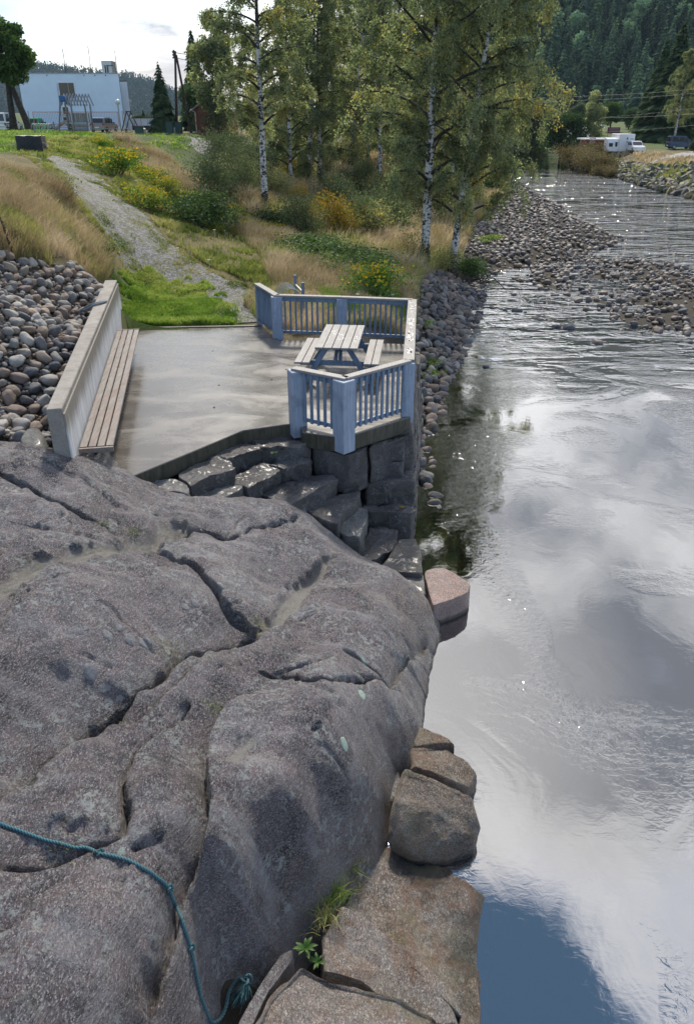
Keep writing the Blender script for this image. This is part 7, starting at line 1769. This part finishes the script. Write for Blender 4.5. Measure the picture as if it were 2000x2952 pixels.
for s in (-1, 1):
    for e in (0, 1.6): MB().bar((s * .95, e, 0), (0, e, 2.3), .09, .09, up=(0, 1, 0)).build('leg', M['dark_metal'], sw)
MB().box((0, .8, 2.32), (.1, 1.9, .1)).build('beam', M['dark_metal'], sw); MB().box((0, .7, .5), (.5, .22, .06)).build('seat', M['rubber'], sw)
for e in (.6, .8): MB().tube([Vector((0.2 * (e - .7) * 10, .7, .5)), Vector((0, .7, 2.3))], .02, 4).build('chain', M['galv'], sw)
# volleyball net
a = at_d(95, 323, 92); b = at_d(340, 327, 92); nt = empty('volleyball_net', ((a[0] + b[0]) / 2, 92, GL)); tag(nt, 'long volleyball net with orange bands stretched across the lawn', 'net')
zt, zb = a[2], a[2] - 1.35
for z in (zt, zb): prt(MB().box(((a[0] + b[0]) / 2, 92, z), (b[0] - a[0], .03, .07)), 'band', M['orange'], nt)
for x in (a[0], b[0]): prt(MB().box((x, 92, (zt + zb) / 2), (.07, .04, 1.35)), 'side_band', M['orange'], nt)
for x in (a[0] - .5, b[0] + .5): prt(MB().tube([Vector((x, 92, GL - .1)), Vector((x, 92, zt + .1))], .05, 8), 'pole', M['grey_metal'], nt)
mb = MB(); n = 52
for k in range(1, n): x = a[0] + (b[0] - a[0]) * k / n; mb.box((x, 92.02, (zt + zb) / 2), (.014, .014, 1.3))
for k in range(1, 7): mb.box(((a[0] + b[0]) / 2, 92.035, zb + 1.35 * k / 7), (b[0] - a[0], .014, .014))
o = prt(mb, 'netting', M['net_cord'], nt); o['kind'] = 'stuff'
# lamp post
c = at_g(350, 88); lp_ = empty('lamp_post', c); tag(lp_, 'slim lamp post with white globe beside the white building corner', 'lamp post')
zt = at_d(345, 300, 88)[2] - c[2]; MB().tube([Vector((0, 0, -.1)), Vector((0, 0, zt))], .06, 8).build('pole', M['grey_metal'], lp_); MB().ball((0, 0, zt + .18), .26, 14).build('globe', M['lamp_globe'], lp_, smooth=True); MB().tube([Vector((0, 0, zt + .30)), Vector((0, 0, zt + .46))], [.2, .05], 10).build('cap', M['grey_metal'], lp_)
# park tables, bins
for px, D, lb_ in ((8, 78, 'picnic table under the tree at the left edge'), (178, 76, 'dark picnic table left of the play tower base'), (338, 78, 'dark picnic table in front of the silver car')):
    o = plank_table('picnic_table', at_g(px, D), math.pi / 2 + .1, L=2.2 if px != 8 else 1.8, woods=(M['dark_wood'], M['dark_wood'])); tag(o, lb_, 'picnic table')
def bin_(px, D, label, round_=False):
    c = at_g(px, D); o = empty('litter_bin', c); tag(o, label, 'bin')
    if round_: MB().tube([Vector((0, 0, 0)), Vector((0, 0, .95))], .35, 14).build('body', M['galv'], o); MB().tube([Vector((0, 0, .95)), Vector((0, 0, 1.05))], [.37, .2], 14).build('lid', M['dark_metal'], o)
    else: MB().box((0, 0, .55), (.75, .6, 1.1)).build('body', M['green_metal'], o, bevel=.04); MB().box((0, 0, 1.13), (.8, .65, .08)).build('lid', M['dark_metal'], o, bevel=.02)
bin_(402, 78, 'dark green bin standing beside the swing frame'); bin_(411, 79, 'round metal drum behind the dark green bin', True); bin_(491, 96, 'dark green bin left of the utility pole foot'); bin_(517, 97, 'dark green bin right of the utility pole foot')
o = MB(); a, b, u, t = box_px(484, 506, 368, 388, 98, .8, o); tag(o.build('electric_cabinet', M['grey_metal'], bevel=.03), 'pale grey cabinet between the two bins behind the utility pole', 'cabinet')
a = at_d(438, 392, 84)[0]; b = at_d(538, 392, 84)[0]; z = tz((a + b) / 2, 85)
tag(MB().box(((a + b) / 2, 86, z - .1), (b - a, 3.2, .75)).build('concrete_slab', M['dry_concrete'], bevel=.03), 'low pale concrete slab on the ridge in front of the utility pole', 'slab')
# dark stone block on the path
c = Gp([(95, 436)])[0]; z = tz(*c); w = .60
st = rough_stone('stone_block', [(c[0] - w, c[1] - .35), (c[0] + w, c[1] - .3), (c[0] + w * .95, c[1] + .5), (c[0] - w * .9, c[1] + .45)], z + .66, z - .1, M['dark_stone'], seed=91, rnd=.03, amp=.03, jag=1.0, flare=.06, N=60)
tag(st, 'squat black stone block standing on the path near the playground', 'stone block')
st.data.materials.append(simple('pale_top', (.42, .43, .42), .7, var=.2, scale=6))
for p in st.data.polygons:
    if p.normal.z > .9 and p.center.z > z + .6: p.material_index = 1
# bike racks
def bike_rack(c, rz, n, label, R_=.30, sp=.24):
    o = empty('bike_rack', c, rz); tag(o, label, 'bike rack')
    for k in range(n):
        y = k * sp
        pts = [Vector((math.cos(a) * R_ - .1, y + .0, .30 + math.sin(a) * R_)) for a in np.linspace(-.5, math.pi + 1.1, 14)]
        MB().tube(pts, .012, 6).build('hoop', M['galv'], o)
    MB().bar((.2, -.1, .2), (.2, n * sp, .2), .04, .04).build('bar', M['galv'], o); MB().bar((.2, -.1, .5), (.2, n * sp, .5), .04, .04).build('bar', M['galv'], o)
    for y in (-.1, n * sp): MB().box((.22, y, .40), (.07, .07, .68)).build('post', M['rail_dark'], o)
q = at_z(852, 868, 0.0); bike_rack((q[0] + .05, q[1] - 1.1, 0), .25, 6, 'galvanised bike rack with curved hoops just behind the railing', R_=.27, sp=.17)
bike_rack(at_g(150, 62), 1.2, 7, 'small bike rack with round hoops on the lawn behind the black stone', R_=.3, sp=.25)
# =================================================================== HAZE in the valley
hm = bpy.data.materials.new('haze'); hm.use_nodes = True; t = NT(hm.node_tree)
pv = t.n('ShaderNodeVolumePrincipled', {'Color': (.55, .76, 1, 1), 'Density': .00007, 'Anisotropy': .2})
o_ = t.n('ShaderNodeOutputMaterial'); t.link(pv.outputs[0], o_.inputs[1])
hz = MB().box((-700, 1250, 220), (4400, 2620, 450)).build('haze', hm); tag(hz, kind='stuff'); hz['label'] = 'thin blue haze filling the valley'; hz['category'] = 'haze'
